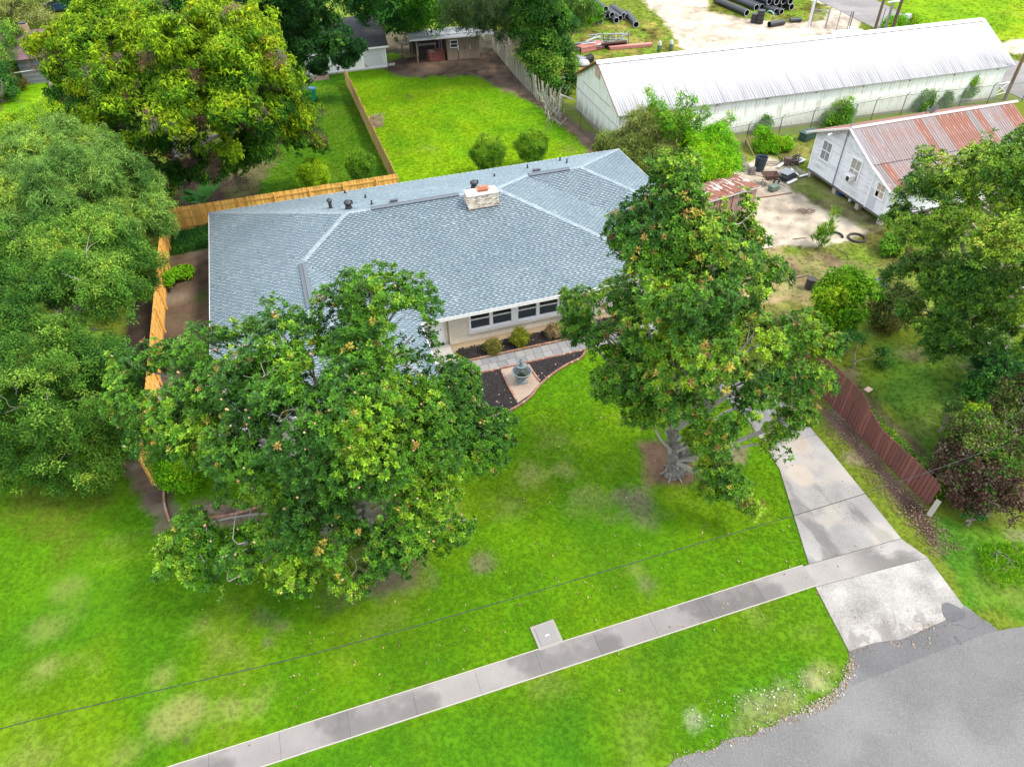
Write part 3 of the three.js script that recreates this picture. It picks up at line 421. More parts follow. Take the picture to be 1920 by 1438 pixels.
{
  const t = thing('fountain', 'grey-blue tiered garden fountain with a round basin in the front bed', 'fountain', [8.9, 0.04, -26.95]);
  const st = mat([0.15, 0.185, 0.2], 0.6, { bumpMap: T.concrete, bumpScale: 0.01 }), la = pts => new THREE.LatheGeometry(pts.map(a => new THREE.Vector2(...a)), 28);
  mesh('plinth', rbox(0.52, 0.08, 0.52, 0.02, 0, 0.04, 0), st, t); mesh('pedestal', la([[0.26, 0.08], [0.2, 0.14], [0.15, 0.22], [0.17, 0.32], [0.28, 0.4], [0.3, 0.42]]), st, t);
  mesh('basin', la([[0.0, 0.36], [0.26, 0.38], [0.42, 0.5], [0.5, 0.66], [0.54, 0.7], [0.53, 0.73], [0.48, 0.72], [0.44, 0.66], [0.34, 0.52], [0, 0.48]]), st, t);
  mesh('water', new THREE.CircleGeometry(0.42, 28).rotateX(-Math.PI / 2).translate(0, 0.6, 0), new THREE.MeshPhysicalMaterial({ color: lin(0.012, 0.02, 0.01), roughness: 0.05 }), t);
  mesh('column', la([[0.1, 0.5], [0.13, 0.62], [0.09, 0.74], [0.11, 0.84], [0.08, 0.92]]).translate(0, 0, -0.12), st, t); mesh('upper_bowl', la([[0, 0.88], [0.14, 0.9], [0.25, 0.97], [0.27, 1.01], [0.23, 1.0], [0, 0.95]]).translate(0, 0, -0.12), st, t);
  mesh('finial', [la([[0.1, 0.95], [0.12, 1.03], [0.07, 1.12], [0.1, 1.2], [0.12, 1.27], [0.07, 1.36], [0, 1.4]]).translate(0, 0, -0.12), new THREE.SphereGeometry(0.07, 12, 9).translate(0, 1.42, -0.12)], st, t);
}

// ---------------------------------------------------------------- foliage
function leafClump(seed, n, opt) {   // a spray of folded leaves; opt: len, wid, spread (0 flat ... 1 ball), vol (offset of leaf bases), droop
  const r = rng(seed), pos = [], col = [], idx = [];
  for (let i = 0; i < n; i++) {
    const az = i / n * Math.PI * 2 * (opt.whorl ? 1.618 : 1) + r() * (opt.whorl ? 0.5 : 6.3), el = mix(opt.el[0], opt.el[1], opt.whorl ? i / n : r()) + (r() - 0.5) * 0.25;
    const d = V(Math.cos(az) * Math.cos(el), Math.sin(el), Math.sin(az) * Math.cos(el)), s = V(-Math.sin(az), 0, Math.cos(az)), nn = s.clone().cross(d).negate(); if (nn.y < 0) nn.negate();
    const tw = (r() - 0.5) * 1.1; s.multiplyScalar(Math.cos(tw)).addScaledVector(nn, Math.sin(tw));
    const L = opt.len * (0.7 + r() * 0.5), w = opt.wid * (0.75 + r() * 0.5) / 2, b = opt.vol ? V((r() - 0.5) * 2, (r() - 0.5) * 1.4, (r() - 0.5) * 2).multiplyScalar(opt.vol) : d.clone().multiplyScalar(0.03);
    const q = [b, b.clone().addScaledVector(d, L * 0.5).addScaledVector(s, w).addScaledVector(nn, w * 0.35), b.clone().addScaledVector(d, L * 0.52), b.clone().addScaledVector(d, L * 0.5).addScaledVector(s, -w).addScaledVector(nn, w * 0.35), b.clone().addScaledVector(d, L).addScaledVector(V(0, 1, 0), -L * (opt.droop ?? 0.12))];
    const k = 0.5 + r() * 0.95, o = pos.length / 3; for (const v of q) { pos.push(v.x, v.y, v.z); col.push(k * (0.92 + 0.16 * r()), k, k * 0.95); }
    idx.push(o, o + 2, o + 1, o, o + 3, o + 2, o + 1, o + 2, o + 4, o + 2, o + 3, o + 4);
  }
  const g = new THREE.BufferGeometry(); g.setAttribute('position', new THREE.Float32BufferAttribute(pos, 3)); g.setAttribute('color', new THREE.Float32BufferAttribute(col, 3)); g.setIndex(idx); return flat(g);
}
function flat(g) { g = g.toNonIndexed(); g.computeVertexNormals(); return g; }
const leafMat = (rough, trans) => new THREE.MeshPhysicalMaterial({ color: lin(1, 1, 1), vertexColors: true, roughness: rough, transmission: trans, thickness: 0, specularIntensity: rough < 0.5 ? 0.4 : 0.15, side: THREE.DoubleSide });
const LM = { glossy: leafMat(0.4, 0.25), soft: leafMat(0.75, 0.45) };
const CL = {
  magnolia: leafClump(1, 12, { len: 0.25, wid: 0.1, el: [-0.15, 1.1], whorl: true, droop: 0.1 }),
  magnoliaSmall: leafClump(2, 11, { len: 0.19, wid: 0.075, el: [-0.15, 1.1], whorl: true, droop: 0.1 }),
  fine: leafClump(3, 26, { len: 0.13, wid: 0.05, el: [-0.5, 0.9], vol: 0.2 }),
  broad: leafClump(4, 18, { len: 0.24, wid: 0.11, el: [-0.6, 0.7], vol: 0.26, droop: 0.3 }),
  pinnate: leafClump(5, 16, { len: 0.42, wid: 0.12, el: [-0.5, 0.8], vol: 0.22, droop: 0.45 }),
  needle: leafClump(6, 30, { len: 0.26, wid: 0.035, el: [-0.3, 1.2], vol: 0.16, droop: 0.3 }),
  tiny: leafClump(7, 22, { len: 0.075, wid: 0.035, el: [-0.3, 1.2], vol: 0.1 }),
  blade: leafClump(8, 12, { len: 0.7, wid: 0.045, el: [0.7, 1.45], vol: 0.08, droop: 0.2 }),
  frond: leafClump(9, 9, { len: 0.5, wid: 0.16, el: [0.1, 1.0], vol: 0.05, droop: 0.5 }),
  dry: leafClump(10, 18, { len: 0.13, wid: 0.09, el: [-0.7, 0.8], vol: 0.22, droop: 0.3 }),
};
const PAL = {
  tips: [[0.5, [0.33, 0.28, 0.045]], [0.35, [0.3, 0.2, 0.055]], [0.15, [0.18, 0.1, 0.04]]],   // share, colour (linear): the leaf colours of each kind of plant
  magnolia: [[0.38, [0.028, 0.108, 0.008]], [0.36, [0.07, 0.2, 0.009]], [0.26, [0.18, 0.33, 0.014]]],
  magnoliaOlive: [[0.38, [0.032, 0.115, 0.008]], [0.36, [0.08, 0.205, 0.011]], [0.26, [0.21, 0.345, 0.016]]],
  bay: [[0.32, [0.045, 0.14, 0.012]], [0.36, [0.11, 0.23, 0.016]], [0.28, [0.23, 0.36, 0.024]], [0.04, [0.32, 0.36, 0.04]]],
  privet: [[0.32, [0.042, 0.14, 0.018]], [0.34, [0.095, 0.235, 0.026]], [0.28, [0.2, 0.36, 0.045]], [0.06, [0.33, 0.45, 0.045]]],
  privetPale: [[0.3, [0.07, 0.17, 0.032]], [0.42, [0.14, 0.275, 0.052]], [0.25, [0.23, 0.38, 0.075]], [0.03, [0.32, 0.44, 0.05]]],
  golden: [[0.16, [0.055, 0.19, 0.012]], [0.28, [0.13, 0.3, 0.012]], [0.42, [0.31, 0.5, 0.012]], [0.14, [0.5, 0.6, 0.014]]],
  goldenGreen: [[0.34, [0.032, 0.14, 0.012]], [0.36, [0.066, 0.21, 0.014]], [0.22, [0.14, 0.32, 0.014]], [0.08, [0.3, 0.44, 0.014]]],
  forest: [[0.45, [0.022, 0.1, 0.022]], [0.36, [0.045, 0.17, 0.028]], [0.19, [0.09, 0.26, 0.035]]],
  cedar: [[0.45, [0.057, 0.109, 0.038]], [0.4, [0.097, 0.174, 0.054]], [0.15, [0.195, 0.261, 0.076]]],
  vineDeep: [[0.45, [0.03, 0.115, 0.02]], [0.35, [0.07, 0.2, 0.02]], [0.2, [0.16, 0.3, 0.03]]],
  vine: [[0.4, [0.065, 0.189, 0.015]], [0.4, [0.122, 0.290, 0.017]], [0.2, [0.227, 0.392, 0.022]]],
  lime: [[0.3, [0.097, 0.290, 0.007]], [0.5, [0.162, 0.406, 0.007]], [0.2, [0.292, 0.478, 0.011]]],
  topYellow: [[0.3, [0.15, 0.33, 0.012]], [0.5, [0.29, 0.49, 0.014]], [0.2, [0.42, 0.56, 0.02]]],
  limeYellow: [[0.2, [0.11, 0.27, 0.012]], [0.5, [0.22, 0.4, 0.014]], [0.3, [0.34, 0.47, 0.016]]],
  hedge: [[0.35, [0.08, 0.22, 0.014]], [0.4, [0.17, 0.35, 0.016]], [0.25, [0.3, 0.46, 0.025]]],
  sage: [[0.5, [0.179, 0.181, 0.043]], [0.5, [0.276, 0.275, 0.065]]], sageGreen: [[0.5, [0.162, 0.203, 0.016]], [0.5, [0.260, 0.304, 0.027]]], greyTwig: [[0.6, [0.244, 0.181, 0.103]], [0.4, [0.357, 0.275, 0.152]]],
  brownVine: [[0.36, [0.075, 0.043, 0.03]], [0.32, [0.125, 0.076, 0.054]], [0.14, [0.19, 0.145, 0.115]], [0.18, [0.05, 0.135, 0.02]]],
  mixedVine: [[0.3, [0.1, 0.075, 0.045]], [0.28, [0.12, 0.18, 0.03]], [0.3, [0.07, 0.19, 0.02]], [0.12, [0.22, 0.28, 0.07]]],
  straw: [[0.4, [0.15, 0.2, 0.04]], [0.35, [0.2, 0.26, 0.05]], [0.25, [0.31, 0.33, 0.12]]],
};
const _q = new THREE.Quaternion(), _q2 = new THREE.Quaternion(), _c = new THREE.Color(), UP = V(0, 1, 0);
function pick(pal, t) { let s = 0; for (const [w, c] of pal) { s += w; if (t < s) return c; } return pal[pal.length - 1][1]; }
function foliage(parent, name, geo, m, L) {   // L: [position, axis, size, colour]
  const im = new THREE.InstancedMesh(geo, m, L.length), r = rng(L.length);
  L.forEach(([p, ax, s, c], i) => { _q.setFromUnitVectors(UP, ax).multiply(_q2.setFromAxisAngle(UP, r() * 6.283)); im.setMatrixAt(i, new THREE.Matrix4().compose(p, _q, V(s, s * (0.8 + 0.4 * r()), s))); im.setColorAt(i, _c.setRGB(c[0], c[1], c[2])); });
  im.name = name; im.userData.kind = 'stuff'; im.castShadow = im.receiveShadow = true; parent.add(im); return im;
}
// crown of leaf sprays through a set of rounded masses; masses: [centre, radius, height ratio]
function crownPoints(masses, o) {
  const r = rng(o.seed), L = [];
  if (o.sub) { const out = []; for (const [c, R, fl = 0.85] of masses) { out.push([c, R * 0.72, fl]); for (let k = 0; k < 6; k++) { const y = 1 - 1.5 * r(), a = r() * 6.283, q = Math.sqrt(Math.max(0, 1 - y * y)), e = R * (0.38 + 0.2 * r()); out.push([V(c.x + Math.cos(a) * q * R * 0.68, c.y + y * R * 0.68 * fl, c.z + Math.sin(a) * q * R * 0.68), e, 0.8]); } } masses = out; }
  for (const [c, R, fl = 0.85] of masses) {
    const n = Math.round(o.density * 12.6 * R * R);
    for (let i = 0; i < n; i++) {
      const y = 1 - 2 * r(), az = r() * 6.283, q = Math.sqrt(1 - y * y), d = V(Math.cos(az) * q, y, Math.sin(az) * q);
      if (d.y < -0.35 && r() < (o.under ?? 0.7)) continue;
      const lump = noise3(d.x * 2.1 + c.x, d.y * 2.1 + c.y, d.z * 2.1 + c.z), rad = R * (0.52 + 0.72 * lump) * (1 - (o.deep ?? 0.5) * r() ** 2.2);
      const p = V(c.x + d.x * rad, c.y + d.y * rad * fl, c.z + d.z * rad);
      if (p.y < (o.floor ?? 0.15)) continue;
      const kept = o.keep && p.distanceTo(o.keep[0]) < o.keep[1]; if (!kept && noise3(p.x * 0.95 + 50, p.y * 0.95, p.z * 0.95) < (o.gaps ?? 0.3)) continue;
      let buried = false; for (const [c2, R2, f2 = 0.85] of masses) if (c2 !== c) { const dx = (p.x - c2.x) / R2, dy = (p.y - c2.y) / R2 / f2, dz = (p.z - c2.z) / R2; if (dx * dx + dy * dy + dz * dz < 0.2) { buried = true; break; } }
      if (buried) continue; if (!kept && noise3(p.x * 0.42 + 9, p.y * 0.5, p.z * 0.42) < (o.hollow ?? 0.26)) continue;
      const ax = d.clone().multiplyScalar(o.out ?? 0.7).add(V((r() - 0.5) * 0.8, (o.rise ?? 0.75), (r() - 0.5) * 0.8)).normalize();
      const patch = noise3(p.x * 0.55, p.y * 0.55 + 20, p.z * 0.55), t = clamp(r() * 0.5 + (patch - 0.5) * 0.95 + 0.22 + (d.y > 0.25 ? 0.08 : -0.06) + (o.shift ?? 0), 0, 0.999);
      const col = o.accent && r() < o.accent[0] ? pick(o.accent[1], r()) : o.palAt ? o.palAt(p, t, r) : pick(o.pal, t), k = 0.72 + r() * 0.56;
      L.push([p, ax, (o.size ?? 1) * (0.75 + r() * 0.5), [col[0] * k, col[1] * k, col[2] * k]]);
    }
  }
  return L;
}
const px = (rows, fl) => rows.map(([x, y, h, R, f]) => [at(x, y, h), R, f ?? fl ?? 0.85]);
function limbs(base, fork, masses, r0, seed, o = {}) {   // trunk and limbs as one branching form
  const r = rng(seed), trunk = [], br = [];
  const pts = [base.clone().add(V(0, -0.15, 0)), base.clone().add(V(0, 0.35, 0)), base.clone().lerp(fork, 0.5).add(V((r() - 0.5) * 0.4, 0, (r() - 0.5) * 0.4)), fork];
  const cp = curve(pts, 12); trunk.push(tube(cp, cp.map((_, i) => r0 * (i === 0 ? 1.7 : i === 1 ? 1.25 : 1 - 0.45 * i / 12)), 10));
  for (const [c, R] of masses) {
    const t = clamp((c.y - base.y) * 0.5 / Math.max(0.1, fork.y - base.y), 0.45, 1), s = cp[Math.round(t * 12)], L = s.distanceTo(c); if (L < 0.3) continue;
    const m1 = s.clone().lerp(c, 0.35).add(V((r() - 0.5) * L * 0.16, L * 0.07, (r() - 0.5) * L * 0.16)), m2 = s.clone().lerp(c, 0.7).add(V((r() - 0.5) * L * 0.14, L * 0.06, (r() - 0.5) * L * 0.14)), end = c.clone().add(V(0, R * 0.25, 0));
    const lp = curve([s, m1, m2, end], 10), ra = clamp(r0 * 0.12 + L * 0.01, 0.025, r0 * 0.42); br.push(tube(lp, lp.map((_, i) => ra * (1 - 0.72 * i / 10)), 6));
    for (let k = 0; k < (o.twigs ?? 4); k++) {
      const a = lp[5 + Math.floor(r() * 6)], d = V((r() - 0.5) * 2, r() * 1.5 - 0.3, (r() - 0.5) * 2).normalize(), e = a.clone().addScaledVector(d, R * (0.45 + 0.5 * r())), k1 = a.clone().lerp(e, 0.5).add(V((r() - 0.5) * 0.5, 0.12, (r() - 0.5) * 0.5));
      { const tc = curve([a, a.clone().lerp(k1, 0.5).add(V((r() - 0.5) * 0.2, (r() - 0.5) * 0.2, (r() - 0.5) * 0.2)), k1, e], 7); br.push(tube(tc, tc.map((_, i) => mix(ra * 0.2 + 0.006, 0.006, i / 7)), 5)); }
      if (r() < 0.7) { const e2 = k1.clone().add(V((r() - 0.5) * R, r() * R * 0.5, (r() - 0.5) * R)); br.push(tube([k1, k1.clone().lerp(e2, 0.5).add(V(0, 0.1, 0.08)), e2], [ra * 0.12 + 0.004, 0.008, 0.005], 4)); }
    }
  }
  return [trunk, br];
}
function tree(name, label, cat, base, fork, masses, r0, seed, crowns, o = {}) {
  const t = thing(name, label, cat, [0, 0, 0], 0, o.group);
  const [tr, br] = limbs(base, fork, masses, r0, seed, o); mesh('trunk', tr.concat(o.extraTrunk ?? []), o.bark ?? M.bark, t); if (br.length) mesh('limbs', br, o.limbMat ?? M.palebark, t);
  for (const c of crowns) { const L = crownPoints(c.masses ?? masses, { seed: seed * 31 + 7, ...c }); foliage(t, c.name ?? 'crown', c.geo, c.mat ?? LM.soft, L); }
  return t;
}
const shrub = (name, label, cat, base, masses, seed, crowns, o = {}) => tree(name, label, cat, base, base.clone().add(V(0, o.stem ?? 0.5, 0)), masses, o.r0 ?? 0.05, seed, crowns, { twigs: 2, bark: M.twig, limbMat: M.twig, ...o });

// ---------------------------------------------------------------- the two front magnolias and the one beyond the drive
{
  const ms = px([[700, 560, 11.4, 1.5], [762, 572, 10.9, 1.25], [648, 592, 10.8, 1.5], [712, 640, 10, 1.6], [775, 640, 9.6, 1.0], [530, 640, 9.6, 1.7], [590, 690, 9.4, 1.8], [452, 660, 8.8, 1.5], [385, 670, 8.2, 1.5], [310, 680, 7.5, 1.3], [245, 690, 7, 1.1], [275, 750, 6.6, 1.6], [300, 810, 6, 1.35], [355, 770, 7, 1.6], [430, 740, 8, 1.6], [500, 740, 8.8, 1.7], [420, 830, 6.4, 1.7], [500, 830, 7.2, 1.8], [570, 780, 9, 1.9], [650, 760, 9.4, 1.9], [720, 730, 8.9, 1.8], [790, 730, 7.8, 1.5], [850, 720, 6.8, 1.2], [845, 780, 6.4, 1.5], [900, 830, 5.4, 1.35], [925, 800, 5.4, 0.85], [865, 700, 6.6, 0.8], [780, 810, 7.4, 1.7], [830, 870, 5.6, 1.3], [690, 830, 8, 1.9], [600, 850, 7.4, 1.8], [520, 900, 5.6, 1.5], [445, 890, 5.2, 1.3], [590, 930, 5.6, 1.5], [670, 910, 6.2, 1.6], [740, 890, 6, 1.6], [360, 1000, 3.9, 1.2], [330, 1050, 3, 0.85], [390, 1060, 3.2, 0.9], [450, 1030, 3.8, 1.2], [530, 1000, 4.4, 1.3], [550, 1060, 3.2, 1.1], [620, 1000, 4.6, 1.2], [690, 1040, 3.7, 1.2], [660, 1085, 2.9, 0.8], [755, 1000, 4.4, 1.3], [790, 1050, 3.4, 0.95], [845, 1000, 4, 0.75], [870, 985, 3.8, 0.45], [430, 1095, 2.4, 0.6], [570, 1095, 2.4, 0.6], [805, 950, 5, 1.1]]);
  const base = at(688, 990), t = tree('magnolia_tree', 'large spreading magnolia with pale fruits in front of the left end of the house', 'tree', base, at(648, 840, 4.8), ms, 0.38, 21, [{ geo: CL.magnolia, mat: LM.glossy, pal: PAL.magnolia, accent: [0.012, PAL.tips], hollow: 0.18, density: 25, gaps: 0.37, under: 0.6, size: 0.6, deep: 0.62 }], { limbMat: M.palebark, twigs: 5 });
  const r = rng(77), L = crownPoints(ms, { seed: 99, density: 0.4, pal: [[1, [0.5, 0.28, 0.13]]], deep: 0.1, gaps: 0.3 }), g = new THREE.SphereGeometry(0.034, 7, 5).scale(1, 1.5, 1).translate(0, 0.05, 0);
  const f = foliage(t, 'seed_cone', g, mat([1, 1, 1], 0.8), L.filter(l => l[0].y > 2.5).map(l => [l[0], l[1], 0.8 + r() * 0.6, [0.46 * (0.7 + r() * 0.5), 0.31 * (0.75 + r() * 0.4), 0.15]])); f.name = 'seed_cones'; f.userData.kind = 'stuff';
}
{
  const ms = px([[1268, 318, 14, 1.0], [1262, 372, 13.2, 1.2], [1218, 415, 12.4, 1.3], [1182, 440, 11.6, 1.05], [1176, 480, 11, 0.8], [1285, 430, 12.5, 1.35], [1380, 390, 12.4, 0.8], [1372, 432, 12, 0.95], [1335, 475, 11.6, 1.5], [1400, 445, 11.4, 0.8], [1232, 470, 11.6, 1.3], [1095, 575, 7.6, 1.0], [1058, 565, 7.1, 0.75], [1085, 615, 6.8, 0.9], [1165, 560, 9, 1.1], [1150, 640, 7, 1.1], [1240, 530, 10.6, 1.5], [1228, 620, 9, 1.5], [1188, 700, 6.5, 1.35], [1150, 720, 5.5, 1.0], [1310, 575, 10.6, 1.6], [1320, 670, 9, 1.8], [1262, 715, 7.5, 1.6], [1390, 545, 10, 1.3], [1440, 510, 9.8, 0.9], [1410, 640, 8.6, 1.5], [1490, 630, 7.6, 1.2], [1548, 645, 6.9, 0.85], [1490, 700, 6.5, 1.3], [1420, 720, 6.7, 1.2], [1535, 710, 5.4, 0.85], [1350, 760, 6.2, 1.5], [1495, 775, 4.4, 0.8], [1462, 835, 3.2, 0.75], [1470, 800, 3.8, 0.8], [1205, 770, 5, 1.0], [1245, 765, 5.6, 0.9], [1330, 815, 4.8, 1.15], [1345, 885, 3, 0.85], [1375, 915, 2.5, 0.75], [1408, 950, 1.7, 0.5], [1330, 920, 2.2, 0.55]]);
  const base = at(1262, 888), roots = [];
  for (let i = 0; i < 6; i++) { const a = i * 1.05 + 0.3; roots.push(tube([base.clone().add(V(Math.cos(a) * 0.2, 0.55, Math.sin(a) * 0.2)), base.clone().add(V(Math.cos(a) * 0.36, 0.14, Math.sin(a) * 0.36)), base.clone().add(V(Math.cos(a) * 0.66, -0.06, Math.sin(a) * 0.66))], [0.15, 0.085, 0.02], 7)); }
  const stem2 = [base.clone().add(V(0.25, -0.1, 0.08)), base.clone().add(V(0.45, 1.6, 0.1)), base.clone().add(V(0.9, 3.4, -0.1)), base.clone().add(V(1.3, 5.5, -0.6))];
  tree('magnolia_tree', 'tall upright magnolia with a forked grey trunk standing on the front lawn by the driveway', 'tree', base, base.clone().add(V(-0.5, 5, -0.4)), ms, 0.36, 22, [{ geo: CL.magnolia, masses: ms.concat(px([[1243, 425, 12.2, 0.9], [1215, 450, 11.8, 0.9], [1230, 438, 12.1, 0.8], [1260, 450, 12, 1.0]])), keep: [at(1240, 430, 12.2), 1.6], mat: LM.glossy, pal: PAL.magnoliaOlive, accent: [0.05, PAL.tips], hollow: 0.1, density: 24, gaps: 0.33, size: 0.66, under: 0.55, deep: 0.6 }], { extraTrunk: [...roots, tube(curve(stem2, 10), curve(stem2, 10).map((_, i) => 0.3 * (1 - 0.4 * i / 10)), 9)], twigs: 4 });
}
{
  const ms = px([[1745, 310, 11.4, 1.1], [1790, 328, 11.4, 1.3], [1840, 325, 11.8, 1.3], [1900, 300, 12, 1.3], [1955, 285, 12.2, 1.6], [1715, 360, 10.4, 1.2], [1790, 360, 11, 1.8], [1870, 350, 11.6, 2.0], [1940, 340, 12, 2.2], [1705, 430, 8.8, 1.3], [1760, 440, 9.4, 1.7], [1840, 450, 10, 2.0], [1920, 450, 10.4, 2.1], [1715, 520, 6.6, 1.3], [1770, 530, 7, 1.7], [1850, 540, 7.8, 1.9], [1930, 550, 8, 2.1], [1728, 590, 4.8, 1.1], [1790, 610, 5, 1.5], [1860, 610, 5.6, 1.6], [1930, 620, 6, 1.8], [1760, 650, 3.4, 0.9], [1820, 640, 4, 1.0]]);
  const base = at(1878, 695);
  tree('magnolia_tree', 'dense broad evergreen at the right edge, between the red fence and the white wooden house', 'tree', base, base.clone().add(V(0.3, 5.5, -2.2)), ms, 0.4, 23, [{ geo: CL.magnoliaSmall, mat: LM.glossy, pal: PAL.bay, density: 18, gaps: 0.33, size: 0.78, hollow: 0.22, sub: 1 }], { twigs: 4 });
}
// ---------------------------------------------------------------- left-hand trees
tree('privet_tree', 'rounded dense green tree at the left edge, nearest the front lawn', 'tree', at(110, 880), at(90, 800, 2.5), px([[55, 690, 6, 1.9], [130, 690, 6, 1.8], [190, 690, 5.6, 1.5], [15, 720, 6, 2], [40, 780, 4.8, 1.9], [120, 780, 4.8, 1.9], [200, 760, 4.2, 1.5], [70, 860, 2.6, 1.6], [150, 850, 2.6, 1.6], [215, 830, 2.2, 1.2], [5, 890, 2, 1.4], [185, 890, 1.4, 1.0], [100, 905, 1.2, 1.0], [-40, 800, 4, 2.2], [-50, 700, 6, 2.2], [240, 760, 3.2, 1.0]]), 0.2, 41, [{ geo: CL.fine, pal: PAL.privet, density: 11, gaps: 0.3, hollow: 0.2, size: 0.95, sub: 1 }], { twigs: 2 });
tree('privet_tree', 'tall bushy green tree overhanging the yellow fence beside the left side yard', 'tree', at(160, 690), at(140, 600, 3), px([[50, 480, 7.6, 2.1], [130, 460, 8, 2.1], [200, 470, 7.4, 1.8], [250, 490, 6.6, 1.5], [-20, 500, 7.4, 2.2], [60, 570, 6.8, 2.1], [150, 560, 7.2, 2.0], [225, 560, 6, 1.6], [20, 630, 6.2, 1.9], [110, 640, 6.2, 1.7], [255, 525, 5.4, 1.1], [200, 630, 5, 1.5], [170, 520, 7.6, 1.8]]), 0.22, 42, [{ geo: CL.fine, pal: PAL.privet, density: 11, gaps: 0.3, hollow: 0.2, size: 1.0, sub: 1 }], { twigs: 3 });
tree('willow_tree', 'pale feathery green tree behind the left corner of the yellow fence', 'tree', at(180, 470), at(160, 400, 3), px([[40, 310, 8, 2.4], [120, 290, 8.6, 2.3], [190, 290, 8.4, 1.8], [-10, 340, 8, 2.4], [60, 380, 7.6, 2.4], [140, 360, 8.6, 2.3], [210, 350, 8.2, 2.0], [255, 380, 7.2, 1.7], [285, 410, 6, 1.3], [230, 420, 6.8, 1.7], [180, 410, 7.4, 1.8], [10, 420, 7, 2], [300, 430, 5, 0.8]]), 0.22, 43, [{ geo: CL.needle, pal: PAL.privetPale, density: 10, gaps: 0.28, hollow: 0.2, size: 1.05, sub: 1 }], { twigs: 3 });
{
  const ms = px([[130, 95, 10, 2.4], [120, 150, 8.4, 1.9], [190, 60, 12, 2.4], [195, 120, 11, 2.5], [160, 200, 7.6, 2.1], [250, 45, 12.6, 2.5], [270, 110, 12.2, 2.6], [250, 185, 9.8, 2.5], [315, 45, 13, 2.5], [350, 100, 12.4, 2.6], [330, 180, 10.4, 2.6], [390, 45, 12.8, 2.5], [430, 100, 12, 2.6], [410, 185, 10, 2.6], [455, 45, 12, 2.2], [480, 120, 10.6, 2.3], [480, 200, 8, 2.3], [530, 160, 8, 2.0], [545, 215, 6, 2.0], [580, 265, 4, 1.5], [545, 275, 4, 1.6], [470, 265, 5.6, 2.0], [400, 260, 6.8, 2.2], [330, 255, 7, 2.2], [265, 255, 6.4, 2.0], [215, 240, 5.6, 1.7], [330, 330, 4.2, 1.4], [285, 320, 3.8, 1.3], [390, 320, 4.4, 1.5], [440, 300, 4.4, 1.4]]);
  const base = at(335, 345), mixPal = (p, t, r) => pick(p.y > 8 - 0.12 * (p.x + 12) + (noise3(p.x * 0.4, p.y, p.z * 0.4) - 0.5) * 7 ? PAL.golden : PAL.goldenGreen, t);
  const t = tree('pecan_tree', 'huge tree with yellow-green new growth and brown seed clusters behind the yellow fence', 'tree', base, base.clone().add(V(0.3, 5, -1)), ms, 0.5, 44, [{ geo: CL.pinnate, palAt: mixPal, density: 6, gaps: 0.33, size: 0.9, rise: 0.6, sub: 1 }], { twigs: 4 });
  const L = crownPoints(ms, { seed: 5, density: 0.07, pal: [[0.5, [0.13, 0.075, 0.06]], [0.5, [0.2, 0.13, 0.11]]], deep: 0.05, gaps: 0.1, under: 0.3 }), big = [];
  const r = rng(6); for (const l of L) for (let k = 0; k < 9; k++) big.push([l[0].clone().add(V((r() - 0.5) * 0.9, (r() - 0.5) * 0.9, (r() - 0.5) * 0.9)), l[1], 0.8 + r() * 0.5, l[3].map(v => v * (0.7 + r() * 0.6))]);
  const f = foliage(t, 'seed_clusters', CL.needle, LM.soft, big); f.userData.kind = 'stuff';
}
tree('oak_tree', 'dark green tree with drooping branches half hiding the white cottage', 'tree', at(563, 190), at(545, 110, 5), px([[485, 25, 11, 2.2], [540, 20, 11, 2.3], [590, 30, 9.6, 2.1], [610, 85, 6.4, 1.8], [555, 85, 7.8, 2.1], [500, 90, 8, 2], [645, 75, 5.8, 1.4], [668, 90, 5, 0.9], [640, 115, 3.8, 0.95], [530, 130, 4.6, 1.7], [590, 125, 4, 1.2], [560, 140, 3, 1.2], [660, 105, 4, 0.7], [545, -30, 13, 2.5], [600, -25, 12, 2.2]]), 0.35, 45, [{ geo: CL.pinnate, pal: PAL.forest, density: 6.5, gaps: 0.3, size: 0.9, rise: 0.4, sub: 1 }], { twigs: 4 });
// background wood behind the sheds
const bg = (x, y, b, rows, seed, pal, geo, name, label, o = {}) => tree(name, label, 'tree', at(...b), at(x, y, 3), px(rows), 0.25, seed, [{ geo, pal, density: 4.6, gaps: 0.26, size: o.size ?? 1.25, rise: 0.5 }], { twigs: 2, ...o });
bg(710, 20, [705, 70], [[690, 10, 6, 2.4], [730, 25, 5, 2.2], [720, -10, 8, 2.5], [770, 20, 5, 2.2], [700, 45, 3, 1.8], [745, 55, 2.6, 1.7], [670, -15, 8, 2.4]], 51, PAL.forest, CL.broad, 'background_tree', 'dark green tree right behind the black roof of the white cottage');
bg(800, 10, [800, 60], [[790, 5, 6.5, 2.2], [830, 0, 7, 2.3], [810, 30, 4.5, 1.9], [770, -20, 8, 2.4], [775, 45, 3, 1.6]], 52, PAL.goldenGreen, CL.broad, 'background_tree', 'yellow-flecked green tree standing behind the open metal-roofed shed');
bg(890, 5, [905, 75], [[860, 15, 7.5, 2.0], [895, 20, 7, 2.0], [850, 35, 6, 1.5], [925, 40, 5, 1.7], [880, 40, 5.4, 1.4], [900, 50, 4.4, 1.1], [930, 10, 7, 2.1], [880, -20, 9.5, 2.4]], 53, PAL.cedar, CL.needle, 'cedar_tree', 'grey-green cedar leaning over the shed roof', { size: 1.5 });
bg(950, 20, [952, 82], [[945, 40, 4.4, 1.6], [960, 10, 6, 1.9], [945, 65, 2.6, 1.1], [965, -15, 8, 2.1], [975, 60, 3, 1.2]], 54, PAL.cedar, CL.needle, 'cedar_tree', 'dark blue-green conifer at the far end of the leaning wooden fence', { size: 1.4 });
